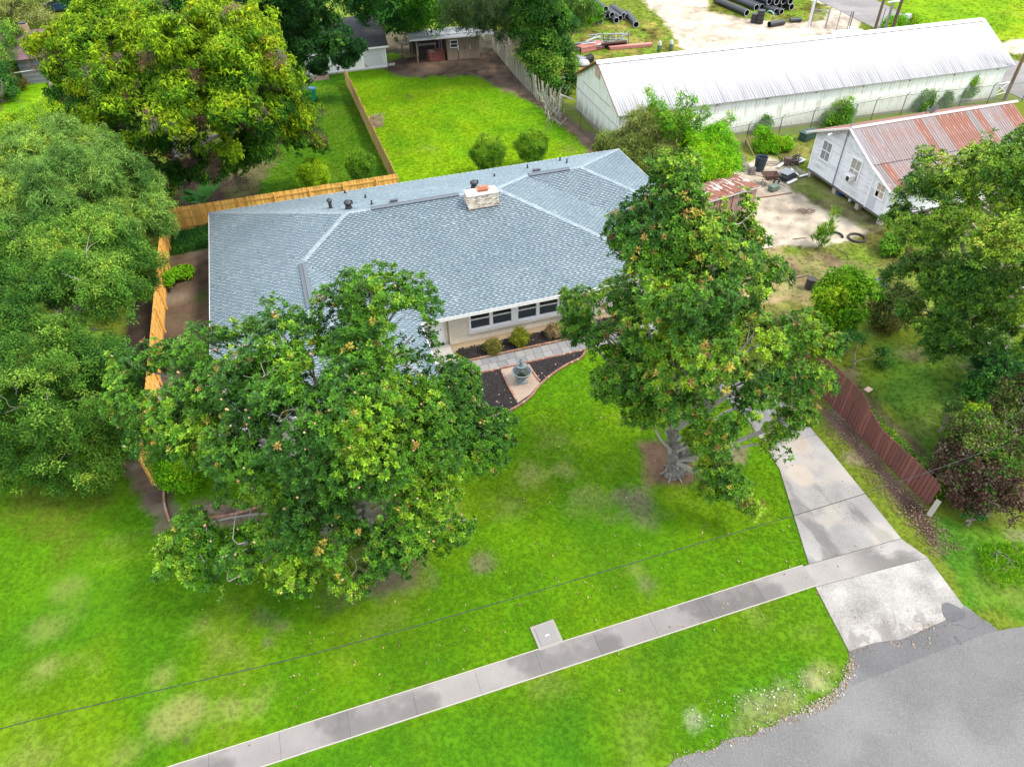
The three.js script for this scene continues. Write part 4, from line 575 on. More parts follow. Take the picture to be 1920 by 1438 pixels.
tree('vine_covered_tree', 'bright green vine-draped tree behind the leaning wooden fence', 'tree', at(1020, 150), at(1015, 60, 4), px([[1000, 15, 7, 2.2], [1030, 30, 6, 2.2], [990, 55, 5, 1.9], [1020, 75, 4, 2.0], [1045, 90, 3.4, 1.8], [1035, 125, 2.2, 1.6], [1055, 125, 1.9, 1.5], [1005, 100, 3, 1.6], [1060, 152, 1.3, 1.3], [1050, 40, 5, 1.9], [1010, -30, 9, 2.6], [1035, 155, 1.2, 1.1], [1010, 135, 1.6, 1.1]]), 0.3, 55, [{ geo: CL.broad, pal: PAL.vineDeep, density: 8, gaps: 0.24, size: 1.1, hollow: 0.2, rise: 0.3, floor: 0.2 }], { twigs: 2 });
bg(1075, 10, [1078, 62], [[1065, 15, 4.5, 1.7], [1090, 15, 4, 1.6], [1075, 40, 2.4, 1.4], [1095, -10, 5.5, 1.7], [1068, -20, 7, 2]], 56, PAL.privetPale, CL.fine, 'background_tree', 'soft grey-green tree beside the black pipes', { size: 1.9 });
for (const [x, y, s, w] of [[1093, 60, 61, 1.0], [1112, 48, 62, 0.8]]) shrub('tall_reed', s === 61 ? 'tall bright green reeds in front of the grey-green tree' : 'tall reeds growing up against the left stack of black pipes', 'reeds', at(x, y), [[at(x, y).add(V(0, 0.5, 0)), w, 1.3], [at(x + 6, y - 2).add(V(0, 1.1, 0)), w * 0.8, 1.4]], s, [{ geo: CL.blade, pal: PAL.lime, density: 7, gaps: 0, rise: 2, out: 0.3, size: 1.7 }]);
// far left corner: hedges and shrubs round the maroon-roofed house
bg(10, 90, [15, 120], [[0, 70, 4, 2.2], [35, 85, 3, 1.7], [-20, 110, 3, 2.4], [20, 120, 1.4, 1.4]], 57, PAL.privet, CL.fine, 'background_tree', 'bushy green tree in front of the maroon roof', { size: 1.7 });
bg(5, 150, [5, 190], [[-5, 140, 2.2, 1.6], [10, 165, 1.2, 1.2]], 58, PAL.forest, CL.broad, 'shrub', 'dark green shrub against the tan fence at the far left', { size: 1 });
bg(20, 10, [20, 45], [[10, 20, 1.6, 2.4], [50, 25, 1.2, 2.2], [80, 40, 1, 1.8], [30, 40, 0.8, 1.6], [-15, 35, 1.5, 2.4], [60, 5, 1.5, 2.2]], 59, PAL.straw, CL.fine, 'shrub', 'sprawling pale yellow-green scrub behind the maroon-roofed house', { size: 2 });
bg(180, 5, [170, 40], [[165, 15, 4, 2.4], [200, 0, 5, 2.6], [250, -5, 6, 2.8], [160, -15, 6, 2.6], [300, -15, 7, 3], [360, -20, 8, 3], [430, -25, 9, 3]], 60, PAL.forest, CL.broad, 'background_tree', 'distant dark green trees behind the crown of the huge yellow-green tree', { size: 1.5 });
shrub('shrub', 'low yellow-flowering shrub on the lawn below the maroon-roofed house', 'shrub', at(70, 235), px([[40, 205, 1, 1.6], [90, 200, 1.2, 1.7], [75, 225, 0.8, 1.4], [110, 230, 1, 1.4], [30, 235, 1, 1.6], [60, 250, 1.4, 1.6], [110, 260, 1.6, 1.6], [150, 250, 1.6, 1.4]]), 63, [{ geo: CL.fine, pal: PAL.limeYellow, density: 8, gaps: 0.2, size: 1.5 }]);
shrub('border_plants', 'row of spiky bronze-leaved plants along the lawn by the tan fence', 'plants', at(25, 182), [[0, 188], [12, 183], [24, 177], [36, 171], [48, 166]].map(([x, y]) => [at(x, y).add(V(0, 0.3, 0)), 0.6, 0.8]), 64, [{ geo: CL.blade, pal: [[0.5, [0.13, 0.09, 0.03]], [0.5, [0.2, 0.19, 0.05]]], density: 10, gaps: 0, rise: 1.3, size: 0.9 }]);

// ---------------------------------------------------------------- shrubs round the house
function topiary(label, x, y, h, R, seed, pal, stems = 4) {
  const b = at(x, y), c = b.clone().add(V(0, h, 0)), t = thing('topiary_shrub', label, 'shrub'), r = rng(seed), st = [];
  for (let i = 0; i < stems; i++) { const a = i * 6.28 / stems + r(); st.push(tube([b.clone().add(V(Math.cos(a) * 0.15, -0.1, Math.sin(a) * 0.15)), b.clone().add(V(Math.cos(a) * 0.3, h * 0.45, Math.sin(a) * 0.3)), c.clone().add(V(Math.cos(a) * R * 0.5, 0, Math.sin(a) * R * 0.5))], [0.06, 0.045, 0.02], 6)); }
  mesh('stems', st, M.twig, t);
  foliage(t, 'crown', CL.tiny, LM.soft, crownPoints([[c, R, 0.95], [c.clone().add(V(0.1, R * 0.15, 0)), R * 0.9, 0.9]], { seed, density: 38, pal, deep: 0.3, gaps: 0.12, size: 1.5, under: 0.35 }).map(l => { const d = l[0].clone().sub(c), q = d.length(); if (q > R) l[0].copy(c).addScaledVector(d, R / q * (0.8 + 0.32 * noise3(l[0].x * 1.7, l[0].y * 1.7, l[0].z * 1.7))); return l; }));
}
topiary('clipped yellow-green shrub just behind the yellow fence, left of the pair', 597, 368, 1.75, 1.35, 71, PAL.topYellow);
topiary('clipped darker green shrub behind the yellow fence near its corner', 683, 356, 1.75, 1.2, 72, PAL.hedge);
topiary('round clipped bush on several stems behind the roof, left of two', 918, 334, 2.1, 1.5, 73, PAL.hedge, 7);
topiary('round clipped bush behind the roof, right of two and nearer the warehouse', 995, 318, 1.9, 1.4, 74, PAL.hedge, 7);
const ball = (label, x, y, R, seed, pal, cat = 'shrub') => { const b = at(x, y); shrub('round_shrub', label, cat, b, [[b.clone().add(V(0, R * 0.85, 0)), R, 0.95]], seed, [{ geo: CL.tiny, pal, density: 75, deep: 0.35, gaps: 0.08, size: 1.0, under: 0.5, floor: 0.06 }], { r0: 0.03, stem: 0.25 }); };
ball('small round grey-green shrub in the upper bed, nearest the porch', 925, 660, 0.52, 75, PAL.sage); ball('small round olive shrub in the upper bed, middle of the three under the window', 975, 645, 0.58, 76, PAL.sageGreen); ball('small round grey twiggy shrub in the upper bed, closest to the tall magnolia', 1036, 631, 0.5, 77, PAL.greyTwig);
shrub('garden_shrub', 'bright green leafy shrub at the end of the upper bed below the tall magnolia', 'shrub', at(1085, 620), [[at(1078, 618).add(V(0, 0.6, 0)), 0.7], [at(1095, 616).add(V(0, 0.5, 0)), 0.6]], 78, [{ geo: CL.tiny, pal: PAL.lime, density: 50, size: 1.6 }]);
shrub('cypress_shrub', 'bright green feathery shrub under the left side of the spreading magnolia', 'shrub', at(352, 905), [[at(352, 905).add(V(0, 0.9, 0)), 1.05, 1.0], [at(340, 895).add(V(0, 1.6, 0)), 0.85], [at(370, 900).add(V(0, 1.5, 0)), 0.8], [at(330, 905).add(V(0, 0.6, 0)), 0.7]], 79, [{ geo: CL.tiny, pal: PAL.lime, density: 40, size: 2.0 }]);
shrub('fern_shrub', 'small bright green palm-like shrub in the bare side yard by the yellow fence', 'shrub', at(320, 545), [[at(316, 540).add(V(0, 0.65, 0)), 0.62, 0.6], [at(348, 520).add(V(0, 0.4, 0)), 0.6, 0.55], [at(330, 528).add(V(0, 0.5, 0)), 0.4, 0.6]], 80, [{ geo: CL.frond, pal: PAL.lime, density: 22, size: 0.75, floor: 0.1 }]);
{ const L = [], r = rng(81), P0 = plan([318, 445], [394, 428], [390, 462], [325, 478]); while (L.length < 1500) { const x = mix(-9.2, -6, r()), z = mix(-50, -46, r()); if (inPoly(x, z, P0)) L.push([V(x, 0.05 + r() * 0.25, z), V((r() - 0.5), 1.4, (r() - 0.5)).normalize(), 0.5 + r() * 0.4, pick(PAL.forest, r()).map(v => v * 1.5)]); }
  const t = thing('ground_ivy', 'dark green ivy covering the ground in the corner of the side yard', 'ground cover'); t.userData.kind = 'stuff'; foliage(t, 'leaves', CL.dry, LM.soft, L); }
{ const t = thing('elephant_ear', 'big-leaved green plant at the foot of the huge tree behind the yellow fence', 'plant'), r = rng(82), ps = [], st = []; const b = at(388, 385);
  for (let i = 0; i < 16; i++) { const a = r() * 6.28, l = 0.4 + r() * 1.0, h = 0.5 + r() * 0.9, tip = b.clone().add(V(Math.cos(a) * l, h, Math.sin(a) * l)); st.push(tube([b, b.clone().lerp(tip, 0.5).add(V(0, 0.25, 0)), tip], [0.03, 0.02, 0.012], 5));
    const s = 0.38 + r() * 0.25, q = new THREE.CircleGeometry(s, 12).scale(0.72, 1, 1); const pa = q.attributes.position; for (let k = 0; k < pa.count; k++) pa.setZ(k, -Math.abs(pa.getX(k)) * 0.35 - pa.getY(k) ** 2 * 0.3); q.computeVertexNormals();
    ps.push([q.rotateX(-Math.PI / 2 + 0.5).rotateY(-a - Math.PI / 2).translate(tip.x, tip.y, tip.z)]); }
  mesh('stalk', st, mat([0.06, 0.15, 0.03], 0.7), t); const lm = mat([0.05, 0.24, 0.025], 0.8, { side: THREE.DoubleSide }); for (const [q] of ps) mesh('leaf', q, lm, t); }
// right-hand scrub
const tuft = (name, label, cat, x, y, rows, seed, pal, geo, o = {}) => { const b = at(x, y); shrub(name, label, cat, b, rows.map(([dx, h, dz, R, f]) => [b.clone().add(V(dx, h, dz)), R, f ?? 0.9]), seed, [{ geo, pal, density: o.density ?? 12, gaps: o.gaps ?? 0.15, size: o.size ?? 1, rise: o.rise ?? 0.8, floor: 0.08 }], { r0: 0.06, ...o }); };
tuft('bamboo_thicket', 'large straw-and-olive thicket of thin stems at the right corner of the house roof', 'thicket', 1240, 330, [[-1.8, 2.2, -1.5, 1.8], [-0.4, 3.0, -2.2, 1.8], [1, 2.7, -2.4, 1.8], [-1.2, 1.4, 0.2, 1.7], [0.4, 2, -0.6, 1.8], [-2.8, 1.6, -2.6, 1.6], [2, 2, -2, 1.5], [0.6, 1.2, 0.6, 1.4]], 91, PAL.straw, CL.needle, { density: 9, size: 1.5, twigs: 12, limbMat: M.palebark });
tuft('lime_shrub', 'bright lime green shrub spreading over the rusty red shed roof', 'shrub', 1330, 345, [[-0.4, 2.2, -0.4, 1.6], [1, 1.8, 0, 1.4], [-1.4, 1.9, 0.2, 1.5], [0.5, 2.9, -1.3, 1.4], [1.6, 1.7, -1, 1.2], [-0.3, 1.6, 1.2, 1.2], [-1.2, 2.8, -1, 1.3], [-2.6, 1.9, 0.6, 1.3], [-1.6, 1.9, 1.3, 1.1], [0.6, 2.0, 0.9, 1.0]], 92, PAL.lime, CL.needle, { density: 12, size: 1.3 });
{ // sapling with long leafy shoots
  const t = thing('young_tree', 'sapling with long upright leafy shoots in front of the white warehouse wall', 'tree'), r = rng(93), st = [], L = [], b = at(1265, 320);
  for (const [x, y, h] of [[1218, 168, 6.6], [1240, 190, 6], [1278, 172, 6.2], [1300, 185, 5.6], [1328, 202, 5], [1290, 215, 5], [1255, 215, 5.2], [1375, 216, 4.2], [1350, 255, 3]]) {
    const e = at(x, y, h), pts = curve([b, b.clone().lerp(e, 0.45).add(V(0, 0.4, 0)), e], 14); st.push(tube(pts, pts.map((_, i) => 0.05 * (1 - 0.85 * i / 14)), 5));
    for (let i = 5; i < 15; i++) for (let k = 0; k < 7; k++) { const q = pts[i].clone().add(V((r() - 0.5) * 0.7, (r() - 0.5) * 0.5, (r() - 0.5) * 0.7)); L.push([q, V(r() - 0.5, 0.7, r() - 0.5).normalize(), 0.55 + r() * 0.4, pick(PAL.vine, r() * 0.7 + 0.3).map(v => v * (0.9 + r() * 0.5))]); }
  }
  mesh('stems', st, M.twig, t); foliage(t, 'leaves', CL.broad, LM.soft, L);
}
tuft('shrub', 'low bright green bush in the neighbouring yard against the warehouse fence', 'shrub', 1450, 283, [[0, 0.5, 0, 1.0], [-0.9, 0.5, -0.3, 0.9], [0.8, 0.45, 0.1, 0.8], [-0.8, 1.3, -0.8, 0.7]], 94, PAL.lime, CL.tiny, { density: 22, size: 2 });
tuft('tall_weed', 'tall feathery yellow-green weed growing beside the bare concrete pad', 'plant', 1540, 462, [[-0.2, 0.5, 0, 0.5, 1.1], [0.1, 1.1, 0, 0.45, 1.3], [0.4, 1.9, -0.1, 0.32, 1.8], [-0.4, 1.1, 0.2, 0.3, 1.5]], 95, PAL.hedge, CL.blade, { density: 16, size: 0.8, rise: 1.8 });
tuft('shrub', 'small dark green bush on bare soil in front of the white wooden house', 'shrub', 1667, 476, [[0, 0.5, 0, 0.75], [0.3, 0.6, -0.3, 0.6], [-0.35, 0.5, 0, 0.5]], 96, PAL.vine, CL.frond, { density: 16, size: 0.7 });
tuft('shrub', 'large vivid green bush on dark stems beyond the red fence', 'shrub', 1588, 640, [[0.2, 1.7, -1.2, 1.3], [0.5, 2.6, -1.7, 1.2], [-0.7, 2.2, -1.4, 1.1], [1.2, 2.1, -1.4, 1.1], [-0.2, 0.9, -0.5, 0.8], [0.1, 3.0, -1.6, 0.6], [-1.2, 1.4, -0.9, 0.7], [1.3, 1.1, -0.8, 0.6]], 97, PAL.lime, CL.pinnate, { density: 13, size: 1.0, r0: 0.12 });
tuft('shrub', 'dark ivy-like bush below the vivid green bush behind the red fence', 'shrub', 1600, 690, [[0, 0.6, -0.4, 0.8], [0.6, 0.9, -0.8, 0.8], [1.2, 0.5, 0.2, 0.7]], 98, PAL.forest, CL.fine, { density: 14, size: 1.2 });
tuft('shrub', 'brownish green scrub under the dense evergreen on the right', 'shrub', 1665, 600, [[0, 0.8, -0.4, 1.0], [1, 0.9, 0, 1.0], [-0.8, 0.6, 0.5, 0.8], [1.6, 1.2, -0.8, 1.1]], 99, [[0.5, [0.05, 0.09, 0.015]], [0.5, [0.11, 0.12, 0.025]]], CL.fine, { density: 12, size: 1.4 });
tuft('shrub', 'dark glossy shrub in deep shade at the foot of the dense evergreen', 'shrub', 1850, 745, [[-0.6, 0.8, 0, 1.2], [0.8, 0.9, 0, 1.3], [0.2, 1.5, -0.6, 1.2], [1.8, 0.9, 0.4, 1.2]], 100, PAL.forest, CL.magnoliaSmall, { density: 14, size: 1.1 });
tuft('shrub', 'glowing yellow-green shrub between the red fence and the brown vine mound', 'shrub', 1815, 800, [[0, 0.9, 0, 0.6, 0.5], [0.8, 0.9, 0.1, 0.55, 0.5], [-0.3, 0.6, 0.5, 0.4]], 101, PAL.limeYellow, CL.frond, { density: 20, size: 0.6 });
tuft('shrub', 'pale green leggy sapling on the shaded lawn behind the red fence', 'shrub', 1762, 810, [[0, 1.1, 0, 0.5], [-0.2, 1.7, -0.2, 0.4], [0.5, 1.5, -0.3, 0.45], [0.2, 0.5, 0.3, 0.5], [0.7, 0.4, 0.6, 0.6]], 102, PAL.privetPale, CL.frond, { density: 13, size: 0.45 });
{ // vines along the top and foot of the red fence
  const t = thing('fence_vine', 'green creeper growing along the far side of the red fence', 'vine'), r = rng(103), L = []; for (let i = 0; i < 3000; i++) { const k = r(), z = mix(-21.5, -13.4, k), d = 0.15 + r() * r() * 1.1; L.push([V(23.28 + d, 0.1 + r() * r() * (1.4 - d * 0.7), z), V(r() - 0.3, 1, r() - 0.5).normalize(), 0.4 + r() * 0.35, pick(r() < 0.2 ? PAL.limeYellow : PAL.vine, r()).map(v => v * 0.85)]); } foliage(t, 'leaves', CL.dry, LM.soft, L);
  const st = []; for (let i = 0; i < 30; i++) { const z = mix(-21.5, -13.4, r()); st.push(tube([V(23.5 + r() * 0.5, 0, z), V(23.4, 0.7, z + r() - 0.5), V(23.3, 1.2 + r() * 0.3, z + r() * 1.4 - 0.7)], [0.02, 0.015, 0.008], 5)); } mesh('stems', st, M.twig, t); t.userData.kind = 'thing';
}
{
  const b = at(1850, 960), ms = px([[1772, 880, 1.3, 0.6], [1785, 850, 1.7, 0.7], [1810, 860, 2.1, 0.9], [1830, 825, 2.7, 1.2], [1880, 800, 3.0, 1.4], [1915, 770, 3.4, 1.2], [1800, 890, 1.6, 0.9], [1850, 880, 2.1, 1.2], [1905, 860, 2.6, 1.3], [1800, 935, 0.8, 0.6], [1850, 930, 1.2, 1.0], [1900, 920, 1.6, 1.1], [1950, 820, 3, 1.4], [1925, 730, 3.6, 1.0], [1880, 965, 0.6, 0.7], [1825, 960, 0.5, 0.5]]);
  const t = tree('vine_mound', 'mound of brown dying vines with green tendrils at the end of the red fence', 'vines', b, b.clone().add(V(0.3, 2.4, -0.5)), ms, 0.12, 104, [{ geo: CL.dry, palAt: (p, q, r) => pick(p.y > 2.5 + 1.6 * (noise3(p.x * 0.8, p.y, p.z * 0.8) - 0.5) ? PAL.mixedVine : PAL.brownVine, r()), density: 24, gaps: 0.12, size: 0.85, rise: 0.4, floor: 0.05 }], { twigs: 10, limbMat: M.twig });
}
tuft('shrub', 'dark green weeds at the foot of the brown vine mound', 'weeds', 1815, 985, [[0, 0.3, 0, 0.6], [0.8, 0.3, 0.2, 0.7], [1.6, 0.3, 0.3, 0.7]], 105, PAL.forest, CL.frond, { density: 22, size: 0.5 });
tuft('shrub', 'patch of fresh green weeds on the verge below the brown vine mound', 'weeds', 1860, 1045, [[0, 0.12, 0, 0.6, 0.4], [0.9, 0.12, 0.3, 0.7, 0.4], [-0.6, 0.1, 0.7, 0.6, 0.4], [0.4, 0.1, 1.1, 0.6, 0.4]], 111, PAL.lime, CL.blade, { density: 34, size: 0.4, rise: 1.4 });
// weeds climbing the long warehouse fence
for (const [x, y, h, s, R, lab] of [[1573, 235, 1.2, 106, 1.3, 'leafy green bush on the warehouse fence right behind the white wooden house ridge'], [1432, 250, 1.2, 107, 0.6, 'thin creeper climbing a post of the long warehouse fence'], [1730, 205, 1.1, 108, 0.9, 'green creeper heap on the fence behind the rusty roof'], [1808, 190, 1.8, 109, 0.8, 'tall pointed creeper near the right end of the warehouse fence'], [1770, 198, 0.9, 110, 0.6, 'small creeper on the fence between two larger ones']]) tuft('fence_creeper', lab, 'vine', x, y, [[0, h * 0.5, 0, R, 1], [0.1, h, -0.1, R * 0.8, 1.2], [-R * 0.7, h * 0.4, 0, R * 0.7]], s, PAL.vine, CL.broad, { density: 13, size: 0.8 });

// ---------------------------------------------------------------- fences
function picketFence(label, x0, z0, x1, z1, hgt, c, opt = {}) {   // boards stand singly; rails and posts on the side named
  const t = thing('picket_fence', label, 'fence'), L = Math.hypot(x1 - x0, z1 - z0), dx = (x1 - x0) / L, dz = (z1 - z0) / L, ry = Math.atan2(-dz, dx), r = rng(Math.round(L * 100)), ms = woods(c, 8, 4, 0.55), w = opt.w ?? 0.14, n = Math.floor(L / w), sd = opt.side ?? 1;
  const sh = new THREE.Shape([[-w / 2 + 0.004, 0], [w / 2 - 0.004, 0], [w / 2 - 0.004, hgt - 0.04], [w / 2 - 0.035, hgt], [-w / 2 + 0.035, hgt], [-w / 2 + 0.004, hgt - 0.04]].map(a => new THREE.Vector2(...a))), g = new THREE.ExtrudeGeometry(sh, { depth: 0.018, bevelEnabled: false }).translate(0, 0.03, -0.009);
  for (let i = 0; i < n; i++) { const b = mesh('picket', g, ms[Math.floor(r() * 8)], t), s = (i + 0.5) * w; b.position.set(x0 + dx * s, (r() - 0.5) * 0.03, z0 + dz * s); b.rotation.set((r() - 0.5) * 0.02, ry, (r() - 0.5) * 0.012); }
  const off = 0.035 * sd, nx = -dz * off, nz = dx * off;
  for (const y of opt.rails ?? [0.35, hgt * 0.55, hgt - 0.28]) mesh('rail', box(L, 0.09, 0.038, L / 2, y, 0).rotateY(ry).translate(x0 + nx, 0, z0 + nz), ms[2], t);
  for (let s = 0.05; s <= L; s += 2.44) mesh('post', box(0.09, hgt - 0.02, 0.09, 0, hgt / 2, 0).rotateY(ry).translate(x0 + dx * s + nx * 2.9, 0, z0 + dz * s + nz * 2.9), ms[5], t);
  return t;
}
const cedar = [0.8, 0.46, 0.115];
picketFence('new yellow cedar picket fence running behind the house roof', -9.35, -50.05, 7.0, -50.05, 1.83, cedar);
picketFence('new yellow cedar picket fence down the left side yard, half under trees', -9.5, -25.6, -9.5, -50.0, 1.83, cedar, { side: 1 });
picketFence('yellow-brown picket fence dividing the two back lawns', 6.85, -50.15, 6.6, -76.6, 1.7, [0.46, 0.29, 0.1], { side: 1, rails: [0.4, 1.35] });
{
  const t = thing('red_fence', 'dark red-stained board fence with a stepped-down top beside the driveway mulch strip', 'fence'), r = rng(31), ms = woods([0.2, 0.078, 0.066], 7, 9, 0.6), z0 = -24.5, z1 = -13.2, w = 0.2, n = Math.floor((z1 - z0) / w);
  for (let i = 0; i < n; i++) { const z = z0 + (i + 0.5) * w, h = mix(2.1, 1.42, step(-18.8, -16.8, z)) + (r() - 0.5) * 0.04, lean = 0.05 * Math.sin(z * 0.9); const b = mesh('board', box(0.022, h, w - 0.022 - r() * 0.014, 0, h / 2, 0), ms[Math.floor(r() * 7)], t); b.position.set(23.12 + lean * 0.6 + (r() - 0.5) * 0.015, 0, z); b.rotation.set((r() - 0.5) * 0.025, (r() - 0.5) * 0.05, 0.03 * Math.sin(z)); }
  for (const y of [0.35, 1.15]) mesh('rail', box(0.04, 0.09, z1 - z0, 23.19, y, (z0 + z1) / 2), ms[1], t); for (let z = z0; z < z1; z += 2.4) mesh('post', box(0.09, 1.4, 0.09, 23.25, 0.7, z), ms[3], t);
  const pl = at(1742, 968), e = at(1762, 938, 0.75); solo('leaning_board', plank([pl.x, 0.04, pl.z], [e.x, 0.75, e.z], 0.22, 0.03), mat([0.3, 0.28, 0.23], 0.85), 'pale weathered board leaning at the near end of the red fence', 'board');
}
{ // weathered leaning fence
  const t = thing('leaning_fence', 'weathered grey board fence leaning and breaking apart beside the back lawn', 'fence'), r = rng(33), ms = woods([0.4, 0.41, 0.33], 8, 12, 0.5), pts = [[24.0, -82.5], [23.95, -80.9], [23.5, -71.8], [23.55, -63.9], [23.75, -60.4]], cv = new THREE.CatmullRomCurve3(pts.map(([x, z]) => V(x, 0, z)), false, 'centripetal'), L = cv.getLength(), g = box(0.115, 2.05, 0.02, 0, 1.0, 0), n = Math.round(L / 0.15);
  for (let i = 0; i < n; i++) { const f = (i + 0.5) / n, q = cv.getPointAt(f), bad = step(0.62, 0.95, f), b = mesh('board', g, ms[Math.floor(r() * 8)], t); b.position.set(q.x + (r() - 0.5) * (0.05 + bad * 0.8), bad * (r() - 0.5) * 0.4 - 0.05, q.z); b.rotation.set((r() - 0.5) * (0.1 + bad * 0.7) - bad * 0.1, Math.PI / 2 + (r() - 0.5) * (0.1 + bad * 1.2), (r() - 0.5) * (0.34 + bad * 1.3) - 0.16); }
  for (let s = 0; s < 1; s += 0.09) { const q = cv.getPointAt(s); mesh('post', box(0.1, 1.9, 0.1, q.x + 0.1, 0.95, q.z), ms[1], t); }
  const mh = woods([0.27, 0.265, 0.225], 6, 40, 0.7), p = thing('board_heap', 'tangle of broken grey fence boards spilling toward the warehouse corner', 'board pile');
  for (let i = 0; i < 60; i++) { const c = at(1022 + r() * 30, 175 + r() * 40, 0.15 + r() * 1.6), a = r() * 6.28, l = 0.35 + r() * 0.5; mesh('board', plank([c.x, 0.04 + r() * 0.5, c.z], [c.x + Math.cos(a) * l * 1.3, 0.5 + r() * 1.3, c.z + Math.sin(a) * l * 1.3], 0.1, 0.02), mh[Math.floor(r() * 6)], p); }
  mesh('sheet', plank([24.2, 1.7, -61.5], [25.4, 1.2, -61.2], 0.5, 0.03), mat([0.3, 0.3, 0.28], 0.8), p);
  const st = thing('fallen_branches', 'dry twigs and branches lying along the foot of the chain-link fence', 'branches'); const tw = []; for (let i = 0; i < 60; i++) { const c = at(1055 + r() * 105, 225 + r() * 62); if (c.x > 24.2 || c.x < 21) continue; const a = r() * 6.28; tw.push(bar([c.x, 0.05, c.z], [c.x + Math.cos(a) * 0.6, 0.1 + r() * 0.3, c.z + Math.sin(a) * 0.6], 0.015, 0.006, 5)); } mesh('twigs', tw, mat([0.17, 0.11, 0.08], 0.95), st);
}
const meshTex = tex(128, 128, (u, v) => { const a = Math.abs(((u + v) * 4 % 1) - 0.5), b = Math.abs((((u - v) * 4 + 8) % 1) - 0.5), k = a < 0.09 || b < 0.09 ? 1 : 0; return [k, k, k]; }, [4, 4], false);
const linkMat = new THREE.MeshStandardMaterial({ color: lin(0.3, 0.31, 0.32), roughness: 0.5, metalness: 0.4, alphaMap: meshTex, transparent: true, side: THREE.DoubleSide });
function chainFence(label, pts, h, step0, arms, m = linkMat) {
  const t = thing('chain_link_fence', label, 'fence');
  for (let k = 0; k < pts.length - 1; k++) {
    const [x0, z0] = pts[k], [x1, z1] = pts[k + 1], L = Math.hypot(x1 - x0, z1 - z0), dx = (x1 - x0) / L, dz = (z1 - z0) / L, n = Math.max(1, Math.round(L / step0));
    for (let i = k ? 1 : 0; i <= n; i++) { const x = x0 + dx * L * i / n, z = z0 + dz * L * i / n, g = [bar([x, -0.1, z], [x, h, z], 0.035)]; if (arms) g.push(bar([x, h, z], [x - dz * 0.28 * arms, h + 0.36, z + dx * 0.28 * arms], 0.025)); mesh('post', g, M.darksteel, t); }
    mesh('top_rail', [bar([x0, h, z0], [x1, h, z1], 0.022), ...(arms ? [0.14, 0.28].map(q => bar([x0 - dz * q * arms, h + q * 1.28, z0 + dx * q * arms], [x1 - dz * q * arms, h + q * 1.28, z1 + dx * q * arms], 0.008, 0.008, 4)) : [])], M.darksteel, t);
    const g = new THREE.PlaneGeometry(L, h), uv = g.attributes.uv; for (let i = 0; i < 4; i++) uv.setXY(i, uv.getX(i) * L, uv.getY(i) * h); mesh('wire_mesh', g.rotateY(Math.atan2(-dz, dx)).translate((x0 + x1) / 2, h / 2, (z0 + z1) / 2), m, t);
  }
}
chainFence('long chain-link fence with angled barbed-wire arms along the white warehouse wall', [[30.5, -49.0], [36.3, -49.4], [43.1, -50.1], [52.9, -50.4], [61.9, -49.7], [65.5, -49.2]], 1.75, 3.4, 1);
{ const m = linkMat.clone(); m.color = lin(0.1, 0.1, 0.11); chainFence('dark chain-link fence in front of the warehouse gable at the back lawn corner', [[23.9, -60.0], [24.4, -57], [24.5, -53.4], [25.6, -51.2]], 1.55, 3.3, 1, m); }

